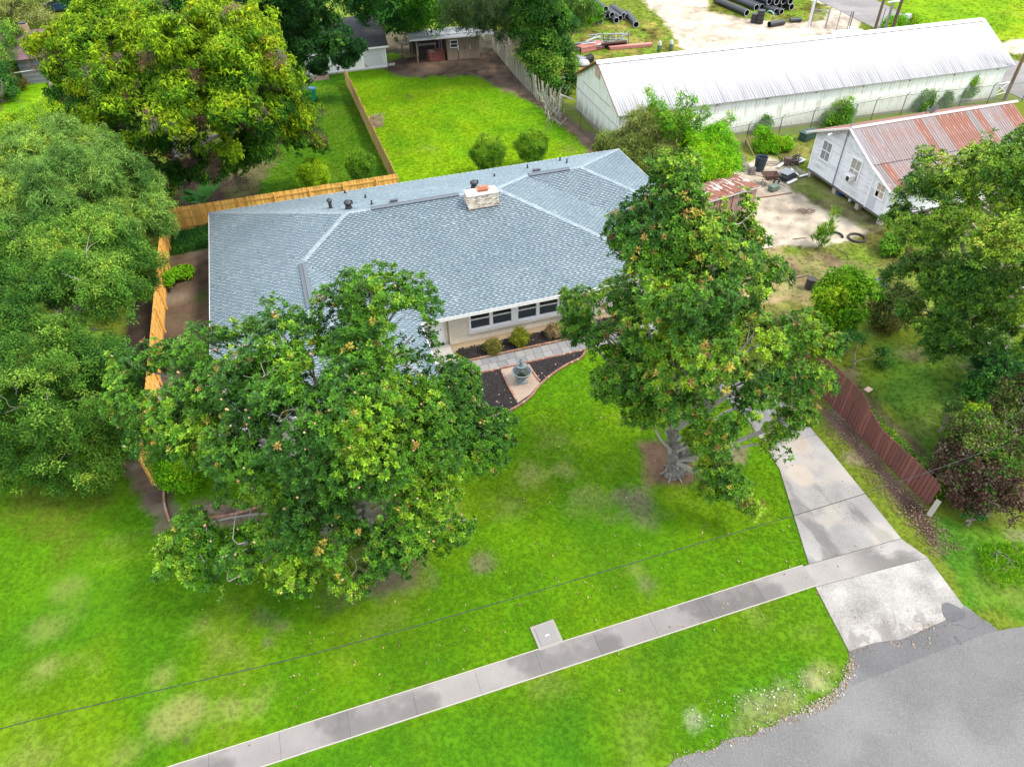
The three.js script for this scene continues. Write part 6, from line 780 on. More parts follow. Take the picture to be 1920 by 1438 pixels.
{ // maroon-roofed house and tan fence, far left
  const A = at(48, 158), t = thing('maroon_house', 'grey-sided house with a faded maroon roof half hidden at the far left', 'house', [A.x, 0, A.z], 0.02), h = 2.5, L = 8, D = 7; const sid = [[0.17, 0.185, 0.21], [0.13, 0.145, 0.17], [0.2, 0.21, 0.24]].map(c => mat(c, 0.8));
  for (let k = 0; k < 16; k++) { mesh('siding', box(L, 0.17, 0.03, L / 2, 0.08 + k * 0.155, 0, 0, 0, -0.1), sid[k % 3], t); } mesh('wall', box(L - 0.1, h, D - 0.1, L / 2, h / 2, -D / 2), sid[0], t);
  for (let k = 0; k < 11; k++) { const f = (k + 0.5) / 11; const b = mesh('roof_course', new THREE.BoxGeometry(L + 3.8, 0.035, 0.46), mat([[0.12, 0.07, 0.08], [0.14, 0.085, 0.095], [0.11, 0.062, 0.07]][k % 3], 0.85), t); b.position.set(L / 2 - 1.6, mix(4.2, h, f), mix(-D / 2, 0.5, f)); b.rotation.x = 0.43; } for (let k = 0; k < 11; k++) { const f = (k + 0.5) / 11; const b = mesh('roof_course', new THREE.BoxGeometry(L + 3.8, 0.035, 0.46), mat([0.12, 0.07, 0.08], 0.85), t); b.position.set(L / 2 - 1.6, mix(4.2, h, f), mix(-D / 2, -D - 0.5, f)); b.rotation.x = -0.43; }
  const c = new THREE.Group(); c.name = 'chimney'; c.position.set(1.2, 4.0, -D / 2); t.add(c); mesh('stack', box(0.75, 0.9, 0.7, 0, 0.4, 0), mat([0.36, 0.24, 0.18], 0.9), c); mesh('cap', box(0.6, 0.12, 0.6, 0, 0.92, 0), M.black, c); mesh('line_pipe', bar([-1.5, 1.3, 0.4], [5.6, 1.5, 0.4], 0.03), M.white, t);
  picketFence('tan board fence running past the maroon-roofed house at the far left', A.x - 2.2, A.z + 6.5, A.x - 0.6, A.z - 0.2, 1.7, [0.33, 0.21, 0.1]);
  const p = at(97, 168); solo('tree_stump', tube([V(p.x, 0, p.z), V(p.x + 0.05, 0.6, p.z), V(p.x + 0.2, 1.5, p.z - 0.1)], [0.35, 0.24, 0.2], 8), M.bark, 'grey forked stump standing on the lawn below the maroon-roofed house', 'stump');
}

// ---------------------------------------------------------------- loose things in the yards
{
  const p = at(588, 188), t = thing('wheeled_bin', 'green wheeled bin with a blue lid on the shaded back lawn', 'bin', [p.x, 0, p.z], -0.3), g = mat([0.01, 0.34, 0.17], 0.45), bl = mat([0.015, 0.16, 0.55], 0.4);
  const b = new THREE.BoxGeometry(0.62, 1.0, 0.7, 1, 1, 1).translate(0, 0.58, 0), ps = b.attributes.position; for (let i = 0; i < ps.count; i++) if (ps.getY(i) < 0.3) { ps.setX(i, ps.getX(i) * 0.72); ps.setZ(i, ps.getZ(i) * 0.72); } b.computeVertexNormals();
  mesh('body', b, g, t); mesh('lid', [rbox(0.7, 0.08, 0.78, 0.03, 0, 1.12, 0), rbox(0.5, 0.05, 0.5, 0.02, 0, 1.17, 0)], bl, t); mesh('handle', bar([-0.28, 1.02, -0.42], [0.28, 1.02, -0.42], 0.02), g, t); for (const x of [-0.28, 0.28]) mesh('wheel', new THREE.CylinderGeometry(0.12, 0.12, 0.06, 14).rotateZ(Math.PI / 2).translate(x, 0.12, -0.3), M.black, t); mesh('label_plate', box(0.2, 0.05, 0.01, 0, 0.95, 0.355), M.white, t);
}
{
  const p = at(1423, 319), t = thing('trash_can', 'open dark navy plastic rubbish can on the bare pad', 'trash can', [p.x, 0, p.z], 0.3); t.rotation.z = -0.06; const m = mat([0.022, 0.035, 0.055], 0.55);
  mesh('body', new THREE.LatheGeometry([[0, 0.04], [0.36, 0.04], [0.38, 0.1], [0.46, 1.02], [0.49, 1.05], [0.49, 1.1], [0.45, 1.1], [0.43, 1.0], [0.35, 0.12], [0, 0.1]].map(a => new THREE.Vector2(...a)), 20), m, t); for (const s of [-1, 1]) mesh('handle', rbox(0.05, 0.08, 0.24, 0.015, s * 0.5, 0.9, 0), m, t); mesh('stick', bar([-0.35, 0.9, -0.3], [-1.2, 2.5, -1.1], 0.02), mat([0.45, 0.4, 0.2], 0.8), t);
}
{
  const p = at(1440, 347), t = thing('wheelbarrow', 'rusty brown wheelbarrow standing by the corner of the low rusty shed', 'wheelbarrow', [p.x, 0, p.z], -0.25), m = mat([0.11, 0.06, 0.045], 0.85);
  const b = new THREE.BoxGeometry(1.25, 0.38, 0.85, 4, 1, 2).translate(0, 0.72, 0), ps = b.attributes.position; for (let i = 0; i < ps.count; i++) if (ps.getY(i) < 0.6) { ps.setX(i, ps.getX(i) * 0.6 + 0.06); ps.setZ(i, ps.getZ(i) * 0.62); } else if (Math.abs(ps.getX(i)) < 0.4) ps.setY(i, ps.getY(i) + 0.02); const ix = [...b.index.array], keep = []; b.computeVertexNormals(); for (let i = 0; i < ix.length; i += 3) { const a = [ix[i], ix[i + 1], ix[i + 2]]; if (a.every(k => ps.getY(k) > 0.85)) continue; keep.push(...a); } b.setIndex(keep); b.computeVertexNormals();
  mesh('tray', b, m, t); mesh('rim', [bar([-0.62, 0.92, -0.42], [0.62, 0.92, -0.42], 0.018), bar([-0.62, 0.92, 0.42], [0.62, 0.92, 0.42], 0.018), bar([-0.62, 0.92, -0.42], [-0.62, 0.92, 0.42], 0.018), bar([0.62, 0.92, -0.42], [0.62, 0.92, 0.42], 0.018)], m, t); mesh('wheel', new THREE.TorusGeometry(0.2, 0.07, 8, 18).translate(0.62, 0.24, 0), M.black, t);
  for (const s of [-1, 1]) { mesh('handle', bar([0.65, 0.3, s * 0.12], [-1.05, 0.72, s * 0.36], 0.022), mat([0.22, 0.16, 0.1], 0.8), t); mesh('leg', [bar([-0.35, 0.55, s * 0.28], [-0.42, 0, s * 0.3], 0.02), bar([-0.15, 0.5, s * 0.28], [-0.42, 0.02, s * 0.3], 0.015)], m, t); }
}
const blockG = join([box(0.4, 0.5, 0.06, 0, 0.25, 0.14), box(0.4, 0.5, 0.06, 0, 0.25, -0.14), box(0.06, 0.5, 0.22, -0.17, 0.25, 0), box(0.06, 0.5, 0.22, 0, 0.25, 0), box(0.06, 0.5, 0.22, 0.17, 0.25, 0), box(0.55, 0.06, 0.45, 0, 0.03, 0)]);
[[1380, 308, 'concrete block standing on end, farthest left of four by the bright bush', 0.2], [1390, 306, 'concrete block standing on end, second from the left of four', 0.5], [1397, 320, 'concrete block standing alone between the back pair and the rusty roof', 0.1], [1410, 326, 'concrete block right beside the end of the rusty shed roof', -0.2]].forEach(([x, y, l, a], i) => { const p = at(x, y), o = solo('concrete_block', blockG, mat([[0.27, 0.25, 0.24], [0.19, 0.17, 0.165]][i % 2], 0.9), l, 'block', 'concrete blocks standing on the pad'); o.position.set(p.x, 0.03, p.z); o.rotation.y = a; });
{
  const p = at(1476, 336), t = thing('cool_box', 'black tub under a grey lid lying on a white board in the yard', 'tub', [p.x, 0, p.z], 0.35); mesh('tub', rbox(1.3, 0.4, 0.85, 0.16, 0, 0.26, 0), M.black, t); mesh('lid', rbox(1.05, 0.1, 0.8, 0.04, 0.02, 0.56, -0.1), mat([0.28, 0.29, 0.31], 0.6), t); mesh('board', rbox(1.1, 0.1, 0.25, 0.02, -0.1, 0.06, 0.52), M.white, t);
  const q = at(1480, 307), j = thing('scrap_heap', 'heap of dark rusty machine parts and rods on the pad', 'scrap'), r = rng(88); mesh('rods', Array.from({ length: 34 }, () => { const x = q.x + (r() - 0.5) * 1.4, z = q.z + (r() - 0.5) * 1.1, a = r() * 6.3; return bar([x, r() * 0.3, z], [x + Math.cos(a) * 0.5, 0.2 + r() * 0.7, z + Math.sin(a) * 0.5], 0.02 + r() * 0.025); }), mat([0.075, 0.06, 0.055], 0.8), j); mesh('wheel', [new THREE.TorusGeometry(0.3, 0.06, 6, 16).rotateX(1.2).translate(q.x + 0.2, 0.3, q.z + 0.2), cyl(0.3, 0.33, 0.5, q.x - 0.2, 0.3, q.z)], mat([0.09, 0.06, 0.05], 0.85), j); mesh('plate', [rbox(0.9, 0.1, 0.6, 0.03, q.x + 0.9, 0.2, q.z + 0.1, 0.3)], mat([0.36, 0.38, 0.42], 0.5), j);
  const wp = [[1459, 313], [1472, 303]].map(([x, y]) => at(x, y, 0.15)); solo('white_board', plank(wp[0].toArray(), wp[1].toArray(), 0.25, 0.05), M.offwhite, 'pale board leaning on the heap of rusty machine parts', 'board');
  const pp = [[1473, 316], [1481, 320], [1484, 316], [1496, 327], [1499, 331], [1530, 323]].map(([x, y]) => at(x, y, 0.09)); solo('drain_pipe', tube(pp, 0.07, 8), M.white, 'crooked white plastic drain pipe lying between the yard and the white house', 'pipe');
  const hp = [[1430, 302], [1450, 303], [1465, 305], [1448, 310], [1432, 308], [1445, 306], [1462, 308]].map(([x, y]) => at(x, y, 0.05)); solo('garden_hose', tube(curve(hp, 50), 0.025, 5), mat([0.1, 0.08, 0.06], 0.7), 'brown hose looped on the ground beside the navy rubbish can', 'hose');
  const gb = at(1450, 357), gt = thing('green_crate', 'small grey-green tank in weeds at the edge of the concrete pad', 'tank', [gb.x, 0, gb.z], 0.2); mesh('tank', rbox(0.75, 0.42, 0.5, 0.07, 0, 0.24, 0), mat([0.11, 0.16, 0.13], 0.7), gt); mesh('pipe', [bar([0.35, 0.35, 0], [0.95, 0.4, -0.3], 0.035), bar([0.6, 0.35, -0.1], [1.1, 0.1, 0.1], 0.025)], M.darksteel, gt);
  const rb = [[1415, 371], [1440, 368], [1486, 361]].map(([x, y]) => at(x, y, 0.05)); solo('rusty_rod', tube(rb, 0.04, 6), mat([0.22, 0.1, 0.07], 0.85), 'long rusty rod lying along the joint of the concrete pad', 'rod');
  const tp = at(1511, 399), tt = thing('twig_pile', 'small pile of dead brown twigs in the middle of the concrete pad', 'twig pile'); mesh('twigs', Array.from({ length: 90 }, () => { const x = tp.x + (r() - 0.5) * 1.3, z = tp.z + (r() - 0.5) * 0.8, a = r() * 6.3, y = 0.05 + r() * 0.22; return bar([x, y, z], [x + Math.cos(a) * 0.35, y + (r() - 0.4) * 0.2, z + Math.sin(a) * 0.35], 0.014, 0.006, 5); }), mat([0.13, 0.085, 0.07], 0.95), tt);
  const bb = at(1577, 366), bt = thing('bucket', 'blue bucket in the grass beside the raised white house', 'bucket', [bb.x, 0, bb.z]); mesh('body', new THREE.LatheGeometry([[0, 0.02], [0.2, 0.02], [0.25, 0.5], [0.27, 0.52], [0.24, 0.52], [0.19, 0.05], [0, 0.05]].map(a => new THREE.Vector2(...a)), 18), mat([0.012, 0.05, 0.35], 0.4), bt); mesh('handle', new THREE.TorusGeometry(0.24, 0.012, 5, 16, Math.PI).rotateX(1.2).translate(0, 0.5, 0.02), M.steel, bt);
  const jb = at(1594, 378), jt = thing('plastic_jug', 'small white plastic jug on the grass near the blue bucket', 'jug', [jb.x, 0, jb.z]); mesh('body', [rbox(0.24, 0.3, 0.2, 0.06, 0, 0.16, 0), cyl(0.05, 0.07, 0.1, 0, 0.35, 0)], M.white, jt); mesh('handle', new THREE.TorusGeometry(0.07, 0.018, 5, 10, Math.PI).rotateZ(-1.57).translate(0.11, 0.24, 0), M.white, jt);
  const tb = at(1514, 260), tote = thing('storage_tote', 'dark green plastic tote box by the rear corner of the white house', 'box', [tb.x, 0, tb.z], 0.3); mesh('body', rbox(1.5, 0.6, 0.75, 0.05, 0, 0.32, 0), mat([0.025, 0.06, 0.055], 0.6), tote); mesh('lid', [rbox(1.6, 0.1, 0.85, 0.03, 0, 0.66, 0), ...[-0.5, 0, 0.5].map(x => box(0.06, 0.03, 0.7, x, 0.72, 0))], mat([0.04, 0.085, 0.08], 0.55), tote);
  const pb = at(1475, 277); solo('flower_pot', new THREE.LatheGeometry([[0, 0.02], [0.2, 0.02], [0.28, 0.4], [0.3, 0.42], [0.25, 0.42], [0, 0.3]].map(a => new THREE.Vector2(...a)), 16).rotateX(0.9).translate(pb.x, 0.2, pb.z), mat([0.04, 0.06, 0.055], 0.6), 'overturned black pot beside the bright bush near the warehouse fence', 'pot');
  const ps = at(1482, 277); solo('marker_post', [box(0.09, 0.75, 0.09, ps.x, 0.36, ps.z), box(0.13, 0.04, 0.13, ps.x, 0.75, ps.z)], M.white, 'short white post next to the overturned black pot', 'post');
  for (const [x, y, R, full, l] of [[1607, 447, 0.55, 1, 'old black tyre ring lying on the grass with weeds growing through'], [1566, 443, 0.48, 0.55, 'half-buried black tyre beside the tall feathery weed']]) { const q2 = at(x, y); solo('tyre', new THREE.TorusGeometry(R, 0.075, 8, 30, 6.283 * full).rotateX(Math.PI / 2).rotateY(2.6).translate(q2.x, 0.06, q2.z), mat([0.03, 0.028, 0.026], 0.8), l, 'tyre'); }
  const lg = (pts, rr, c, l) => solo('branch_pole', tube(pts.map(([x, y]) => at(x, y, 0.05)), rr, 6), mat(c, 0.9), l, 'pole'); lg([[1401, 469], [1425, 466], [1449, 463]], 0.07, [0.42, 0.38, 0.3], 'bleached pole lying across the grass at the near edge of the pad'); lg([[1459, 529], [1490, 521], [1518, 514]], 0.05, [0.15, 0.12, 0.09], 'dark pole lying in the dry grass below the tall feathery weed'); lg([[1488, 447], [1505, 445], [1514, 444]], 0.05, [0.4, 0.36, 0.28], 'short bleached stick at the foot of the concrete pad'); lg([[1568, 465], [1590, 478], [1592, 487]], 0.03, [0.1, 0.08, 0.06], 'thin dark hose curling over the bare soil by the tyre');
  const dr = at(1518, 540); const dd = thing('steel_drum', 'dark rusted drum half hidden by the vivid green bush', 'drum', [dr.x, 0, dr.z]); mesh('body', [cyl(0.28, 0.28, 0.7, 0, 0.35, 0, 18), ...[0.05, 0.26, 0.47, 0.68].map(y => new THREE.TorusGeometry(0.285, 0.018, 5, 18).rotateX(Math.PI / 2).translate(0, y, 0))], mat([0.035, 0.03, 0.028], 0.7), dd);
  const tr = at(1647, 527), e2 = at(1660, 537, 0.15); solo('plastic_sheet', plank([tr.x, 0.2, tr.z], [e2.x, 0.12, e2.z], 0.6, 0.06), mat([0.06, 0.075, 0.1], 0.6), 'folded dark blue-grey sheet on the ground right of the vivid green bush', 'sheet');
  const sb = at(1622, 734); solo('paving_brick', rbox(0.4, 0.1, 0.3, 0.02, sb.x + 0.2, 0.06, sb.z, 0.3), mat([0.45, 0.33, 0.24], 0.9), 'single tan paving stone in the leaves behind the red fence', 'stone');
}
{ // lid in the lawn and garden ring at left
  const p = at(291, 889); const t = thing('cleanout_cover', 'small round white cleanout cap in bare soil near the left trees', 'cap', [p.x, 0, p.z]); mesh('ring', cyl(0.17, 0.18, 0.06, 0, 0.03, 0, 20), M.darksteel, t); mesh('cap', cyl(0.13, 0.13, 0.05, 0, 0.06, 0, 18), M.white, t);
  edging('log_edging', 'curved weathered timber and brick edging under the spreading magnolia', plan([365, 968], [400, 972], [450, 963], [490, 950], [530, 930]));
  edging('brick_edging', 'curved dark edging round the bare soil near the left trees', plan([318, 980], [308, 940], [312, 900], [330, 872]));
}
// ---------------------------------------------------------------- pipe yard
{
  const pm = mat([0.022, 0.026, 0.034], 0.5), rim = mat([0.5, 0.52, 0.55], 0.5);
  const pipe = (x, y, h, dx, dz, L, R, l, g) => { const e = at(x, y, h), d = V(dx, 0, dz).normalize(), t = thing('plastic_pipe', l, 'pipe', [e.x, e.y, e.z], 0, g); const q = new THREE.Quaternion().setFromUnitVectors(V(0, 1, 0), d); mesh('barrel', [new THREE.CylinderGeometry(R, R, L, 18, 1, true).translate(0, L / 2, 0), new THREE.CylinderGeometry(R * 0.88, R * 0.88, L, 18, 1, true).translate(0, L / 2, 0)].map(k => k.applyQuaternion(q)), pm, t); mesh('rim', new THREE.RingGeometry(R * 0.87, R * 1.01, 20).rotateX(Math.PI / 2).translate(0, -0.004, 0).applyQuaternion(q), rim, t); };
  const A = at(1401, 24, 0.4), B = at(1344, 0, 0.4), dR = B.clone().sub(A);
  const right = [[1401, 24, 0.38], [1419, 14, 0.38], [1429, 13, 0.4], [1438, 11, 0.4], [1449.5, 11, 0.4], [1461, 12, 0.42], [1471, 11, 0.42], [1485, 13, 0.4], [1443, 2.5, 1.1], [1457, 3, 1.1], [1483, 2.5, 1.1], [1456, 21, 0.38], [1466, 22, 0.38], [1470, 2, 1.1]];
  const ord = ['nearest the sand, leftmost of the right stack', 'second pipe from the left end of the right stack', 'third pipe from the left end of the right stack', 'fourth pipe from the left end of the right stack', 'fifth pipe from the left end of the right stack', 'sixth pipe from the left end of the right stack', 'seventh pipe from the left end of the right stack', 'rightmost ground-level pipe of the right stack', 'leftmost pipe in the upper row of the right stack', 'second pipe in the upper row of the right stack', 'rightmost pipe in the upper row of the right stack', 'short pipe in front of the right stack, left of two', 'short pipe in front of the right stack, right of two', 'third pipe in the upper row of the right stack'];
  right.forEach(([x, y, h], i) => pipe(x, y, h, dR.x, dR.z, i === 11 || i === 12 ? 2 : 7, i > 10 && i < 13 ? 0.33 : 0.38, 'black plastic pipe, ' + ord[i], 'black pipes stacked on the right of the yard'));
  const A2 = at(1148, 28, 0.4), B2 = at(1118, 6, 0.4), dL = B2.clone().sub(A2), o2 = ['long pipe lying on top of the left stack', 'nearest low pipe of the left stack', 'right end pipe of the left stack lying in grass', 'second pipe from the right end of the left stack', 'lowest front pipe of the left stack', 'leftmost pipe of the left stack by the reeds', 'left lower pipe of the left stack', 'middle front pipe of the left stack', 'small pipe end in the grass under the left stack', 'upper right pipe of the left stack'];
  [[1136, 17, 1.2, 4.5], [1148, 28, 0.75, 4], [1176, 31, 0.38, 4.5], [1163, 34, 0.4, 4], [1156, 38, 0.38, 4], [1128, 22, 0.8, 3], [1129, 31, 0.4, 3], [1140, 30, 0.42, 3], [1126, 40, 0.32, 1.5], [1170, 29, 0.45, 4.2]].forEach(([x, y, h, L], i) => pipe(x, y, h, dL.x, dL.z, L, 0.35, 'black plastic pipe, ' + o2[i], 'black pipes stacked on the left of the yard'));
  const a3 = at(1193, 46, 0.4), b3 = at(1176, 24, 0.4), d3 = b3.clone().sub(a3); pipe(1193, 46, 0.4, d3.x, d3.z, d3.length(), 0.36, 'single black pipe lying apart on the grass, pointing at the warehouse');
  const mr = (x, y, n, l) => { const p = at(x, y), t = thing('manhole_rings', l, 'pipe fittings', [p.x, 0, p.z]); for (let i = 0; i < n; i++) { mesh('ring', [cyl(0.42, 0.44, 0.42, 0, 0.24 + i * 0.5, 0, 18), cyl(0.48, 0.48, 0.07, 0, 0.46 + i * 0.5, 0, 18)], M.black, t); } };
  mr(1424, 44, 3, 'stack of three black pipe couplings at the edge of the sand'); mr(1414, 42, 2, 'lower stack of black pipe couplings beside the taller one');
  pipe(1470, 41, 0.3, -1, 0.12, 2.2, 0.33, 'short black pipe bend lying in front of the right stack'); pipe(1482, 38, 0.25, 1, 0.15, 1.4, 0.28, 'short black pipe offcut lying by itself near the gate');
  const hs = [[1436, 26], [1444, 20], [1450, 24], [1453, 35]].map(([x, y], i) => at(x, y, [0.1, 0.9, 0.8, 0.1][i])); solo('blue_hose', tube(curve(hs, 16), 0.07, 6), mat([0.3, 0.5, 0.5], 0.6), 'pale blue-green hose arching over weeds before the right pipe stack', 'hose');
}
{ // scrap beside the warehouse
  const r = rng(131), f = thing('scaffold_frame', 'pale blue-grey steel frame lying in the scrap behind the warehouse', 'steel frame'), c0 = [[1106, 72], [1178, 74], [1178, 62], [1132, 63]].map(([x, y]) => at(x, y, 0.3)), m = mat([0.28, 0.36, 0.39], 0.6), g = [];
  const q = (a, b, ha = 0.3, hb = 0.3) => { const A = at(...a, ha), B = at(...b, hb); g.push(bar(A.toArray(), B.toArray(), 0.06)); }; q([1106, 70], [1179, 75]); q([1106, 76], [1179, 79], 0.1, 0.1); q([1132, 64], [1179, 63], 0.9, 0.9); q([1132, 75], [1132, 62], 0.1, 1); q([1179, 80], [1179, 58], 0.1, 1.6); q([1150, 77], [1178, 64], 0.2, 1); q([1144, 77], [1144, 62], 0.1, 0.9); q([1155, 77], [1155, 60], 0.1, 0.9); q([1168, 78], [1168, 59], 0.1, 1); q([1104, 66], [1128, 63], 0.5, 0.6); q([1106, 75], [1122, 64], 0.2, 0.4); mesh('tubes', g, m, f);
  const rb = thing('red_beam', 'faded pink-red steel beam lying in the scrap behind the warehouse', 'beam'); { const A = at(1086, 98), B = at(1129, 88); mesh('beam', [plank([A.x, 0.55, A.z], [B.x, 0.55, B.z], 1.3, 0.06), plank([A.x, 0.3, A.z + 0.6], [B.x, 0.3, B.z + 0.6], 0.06, 0.5)], mat([0.38, 0.15, 0.13], 0.75), rb); mesh('end', box(0.1, 0.5, 1.2, B.x + 0.05, 0.3, B.z), M.black, rb); }
  { const A = at(1142, 93), B = at(1222, 86), t = thing('red_channel', 'long pink-red steel channel half buried in weeds behind the warehouse', 'beam'); mesh('web', plank([A.x, 0.3, A.z], [B.x, 0.3, B.z], 0.5, 0.05), mat([0.42, 0.2, 0.17], 0.8), t); mesh('flange', [plank([A.x, 0.18, A.z + 0.26], [B.x, 0.18, B.z + 0.26], 0.05, 0.3), plank([A.x, 0.18, A.z - 0.26], [B.x, 0.18, B.z - 0.26], 0.05, 0.3)], mat([0.36, 0.15, 0.13], 0.8), t); }
  const ib = thing('rusty_beams', 'dark rusty steel beams stacked behind the pink-red beam', 'beams'); for (let i = 0; i < 5; i++) { const A = at(1128, 87 - i * 1.3, 0.1 + i * 0.14), B = at(1175, 82 - i * 1.3, 0.1 + i * 0.14); mesh('beam', plank(A.toArray(), B.toArray(), 0.22, 0.13), mat([0.09 + 0.02 * (i % 2), 0.045, 0.04], 0.85), ib); }
  const gs = thing('metal_scraps', 'grey scrap metal sheets and strips under the tree behind the warehouse', 'scrap metal'); for (let i = 0; i < 16; i++) { const A = at(1078 + r() * 28, 76 + r() * 16, 0.1 + r() * 0.5), a = (r() - 0.5) * 1.2; mesh('strip', plank(A.toArray(), [A.x + 1.8 * Math.cos(a), A.y + (r() - 0.3) * 0.5, A.z - 1.2 * Math.sin(a)], 0.2 + r() * 0.25, 0.03), mat([[0.36, 0.37, 0.42], [0.24, 0.25, 0.29], [0.5, 0.5, 0.54]][i % 3], 0.45, { metalness: 0.3 }), gs); }
  const cu = at(1096, 112, 0.4), ct = thing('culvert_pipe', 'black corrugated culvert with grey sheets at the warehouse gable', 'culvert', [cu.x, 0.35, cu.z], 0.5); mesh('barrel', Array.from({ length: 9 }, (_, i) => new THREE.TorusGeometry(0.38, 0.07, 6, 18).rotateY(Math.PI / 2).translate(i * 0.14, 0, 0)), M.black, ct); mesh('sheet', [box(1.3, 0.03, 1.0, -0.7, 0.2, -0.1, 0.2, 0.3), box(1.3, 0.03, 0.3, -0.8, 0.3, -0.5, 0.4, 0.2)], mat([0.33, 0.33, 0.38], 0.5, { metalness: 0.3 }), ct);
  const dm = at(1093, 122); solo('tank_dome', new THREE.SphereGeometry(0.75, 20, 10, 0, 6.283, 0, 1.57).scale(1, 0.7, 0.8).translate(dm.x, 0.1, dm.z), mat([0.38, 0.42, 0.46], 0.5), 'grey domed tank end beside the warehouse gable peak', 'tank end');
  for (const [x, y, l] of [[1236, 96, 'green gas canister with a pale neck in the weeds behind the warehouse, left one'], [1258, 94, 'green gas canister with a grey neck behind the warehouse, right one']]) { const p = at(x, y), t = thing('gas_canister', l, 'canister', [p.x, 0, p.z]); mesh('body', new THREE.LatheGeometry([[0, 0], [0.22, 0.02], [0.24, 0.1], [0.24, 0.6], [0.16, 0.72]].map(a => new THREE.Vector2(...a)), 16), mat([0.07, 0.14, 0.08], 0.5), t); mesh('neck', [cyl(0.17, 0.2, 0.3, 0, 0.82, 0), cyl(0.08, 0.1, 0.16, 0, 1.03, 0)], mat([0.5, 0.52, 0.5], 0.5), t); }
}
// ---------------------------------------------------------------- gate, poles, wire, car
{
  const gate = [[1516, 52, 1531, 2, 0.16, [0.5, 0.52, 0.54]], [1520, 48, 1534, 0, 0.06, [0.06, 0.06, 0.06]], [1548, 53, 1557, 20, 0.1, [0.26, 0.26, 0.26]], [1568, 58, 1574, 34, 0.05, [0.2, 0.21, 0.24]], [1588, 59, 1593, 40, 0.05, [0.12, 0.13, 0.14]], [1592, 58, 1597, 36, 0.07, [0.14, 0.15, 0.15]]], t = thing('yard_gate', 'chain-link yard gate and posts beside the back road', 'gate'), tops = [];
  for (const [x, y, , , rr, c] of gate) { const b = at(x, y), h = rr > 0.12 ? 3 : rr < 0.07 && c[0] < 0.1 ? 3.4 : 2.1; mesh('post', cyl(rr, rr, h, b.x, h / 2, b.z, 10), mat(c, 0.7), t); tops.push(b); }
  mesh('rail', [bar([tops[0].x, 2, tops[0].z], [tops[2].x, 2, tops[2].z], 0.03), bar([tops[2].x, 2.05, tops[2].z], [tops[5].x, 2.05, tops[5].z], 0.03), bar([tops[2].x, 0.1, tops[2].z], [tops[5].x, 0.1, tops[5].z], 0.025)], M.steel, t);
  for (const [a, b] of [[0, 2], [2, 5]]) { const A = tops[a], B = tops[b], d = B.clone().sub(A), L = d.length(), g = new THREE.PlaneGeometry(L, 2), uv = g.attributes.uv; for (let i = 0; i < 4; i++) uv.setXY(i, uv.getX(i) * L, uv.getY(i) * 2); mesh('wire_mesh', g.rotateY(Math.atan2(-d.z, d.x)).translate((A.x + B.x) / 2, 1.02, (A.z + B.z) / 2), linkMat, t); }
  const pv = thing('construction_debris', 'white plastic sheets and scraps on the sand beside the gate', 'debris'); for (const [x, y, w] of [[1570, 63, 1.2], [1583, 61, 1], [1605, 60, 1.6], [1597, 57, 1.5]]) { const p = at(x, y); mesh('sheet', rbox(w, 0.25, 0.8, 0.08, p.x, 0.12, p.z, x), M.white, pv); }
  const pole = (x, y, h, r0, lean, l, c, o = {}) => { const b = at(x, y), q = thing('utility_pole', l, 'pole', [b.x, 0, b.z]); mesh('shaft', tube([V(0, -0.2, 0), V(lean * 0.5, h / 2, 0), V(lean, h, 0)], [r0, r0 * 0.85, r0 * 0.7], 12), mat(c, 0.9, { bumpMap: T.bark, bumpScale: 0.02 }), q); return q; };
  const pb = pole(1636, 72, 10.5, 0.17, 0.1, 'brown wooden utility pole, left of the pair behind the warehouse', [0.13, 0.08, 0.06]); pole(1669, 70, 11, 0.19, 0.25, 'leaning wooden utility pole, right of the pair behind the warehouse', [0.1, 0.07, 0.05]); pole(1884, 187, 10, 0.16, 0.2, 'wooden utility pole at the right end of the warehouse', [0.15, 0.1, 0.06]);
  const sp = at(1653, 68), st = thing('steel_rack', 'grey steel posts with a crossbar between the two utility poles', 'rack', [sp.x, 0, sp.z]); mesh('post', [cyl(0.09, 0.09, 3.6, 0.3, 1.8, 0), box(0.22, 3.2, 0.12, 0.02, 1.6, 0.2), cyl(0.05, 0.05, 3, -0.55, 1.5, 0)], M.steel, st); mesh('crossbar', box(1.7, 0.12, 0.12, 0.35, 3.6, 0), M.white, st);
  const mp = at(1697, 50); solo('meter_pedestal', [rbox(0.7, 1.4, 0.5, 0.05, mp.x, 0.7, mp.z), box(0.5, 0.3, 0.1, mp.x, 1.1, mp.z + 0.28)], mat([0.45, 0.5, 0.52], 0.6), 'grey metal pedestal in weeds beside the back road', 'pedestal'); tuft('shrub', 'green weeds round the grey metal pedestal by the back road', 'weeds', 1690, 50, [[-0.8, 0.5, 0, 1.1], [1, 0.5, 0.1, 1.2], [-1.8, 0.4, 0.2, 1]], 141, PAL.lime, CL.fine, { density: 10, size: 1.6 });
  const ch = at(1880, 178), ce = at(1855, 180); const br = thing('pipe_gate', 'white tubular gate at the far right corner of the warehouse', 'gate'); mesh('bars', [[0, 0.3, 1, 1.2], [0, 1.2, 1, 0.3], [0, 1.25, 1, 1.25], [0, 0.25, 1, 0.25]].map(([a, b, c, d]) => { const A = at(1862, 184), B = at(1884, 178); return bar([A.x, b, A.z], [B.x, d, B.z], 0.035); }), M.white, br);
  // service wire over the front lawn
  const ends = [at(-300, 1462, 7.2), at(0, 1366.5, 7.1), at(640, 1212, 6.9), at(1270, 1031, 6.2), at(1640, 920, 5.4), at(1845, 848, 4.2), at(1900, 832, 3.4)];
  solo('overhead_wire', tube(curve(ends, 60), 0.012, 6), mat([0.025, 0.028, 0.03], 0.9), 'single dark wire strung across the front lawn above the sidewalk', 'wire');
}
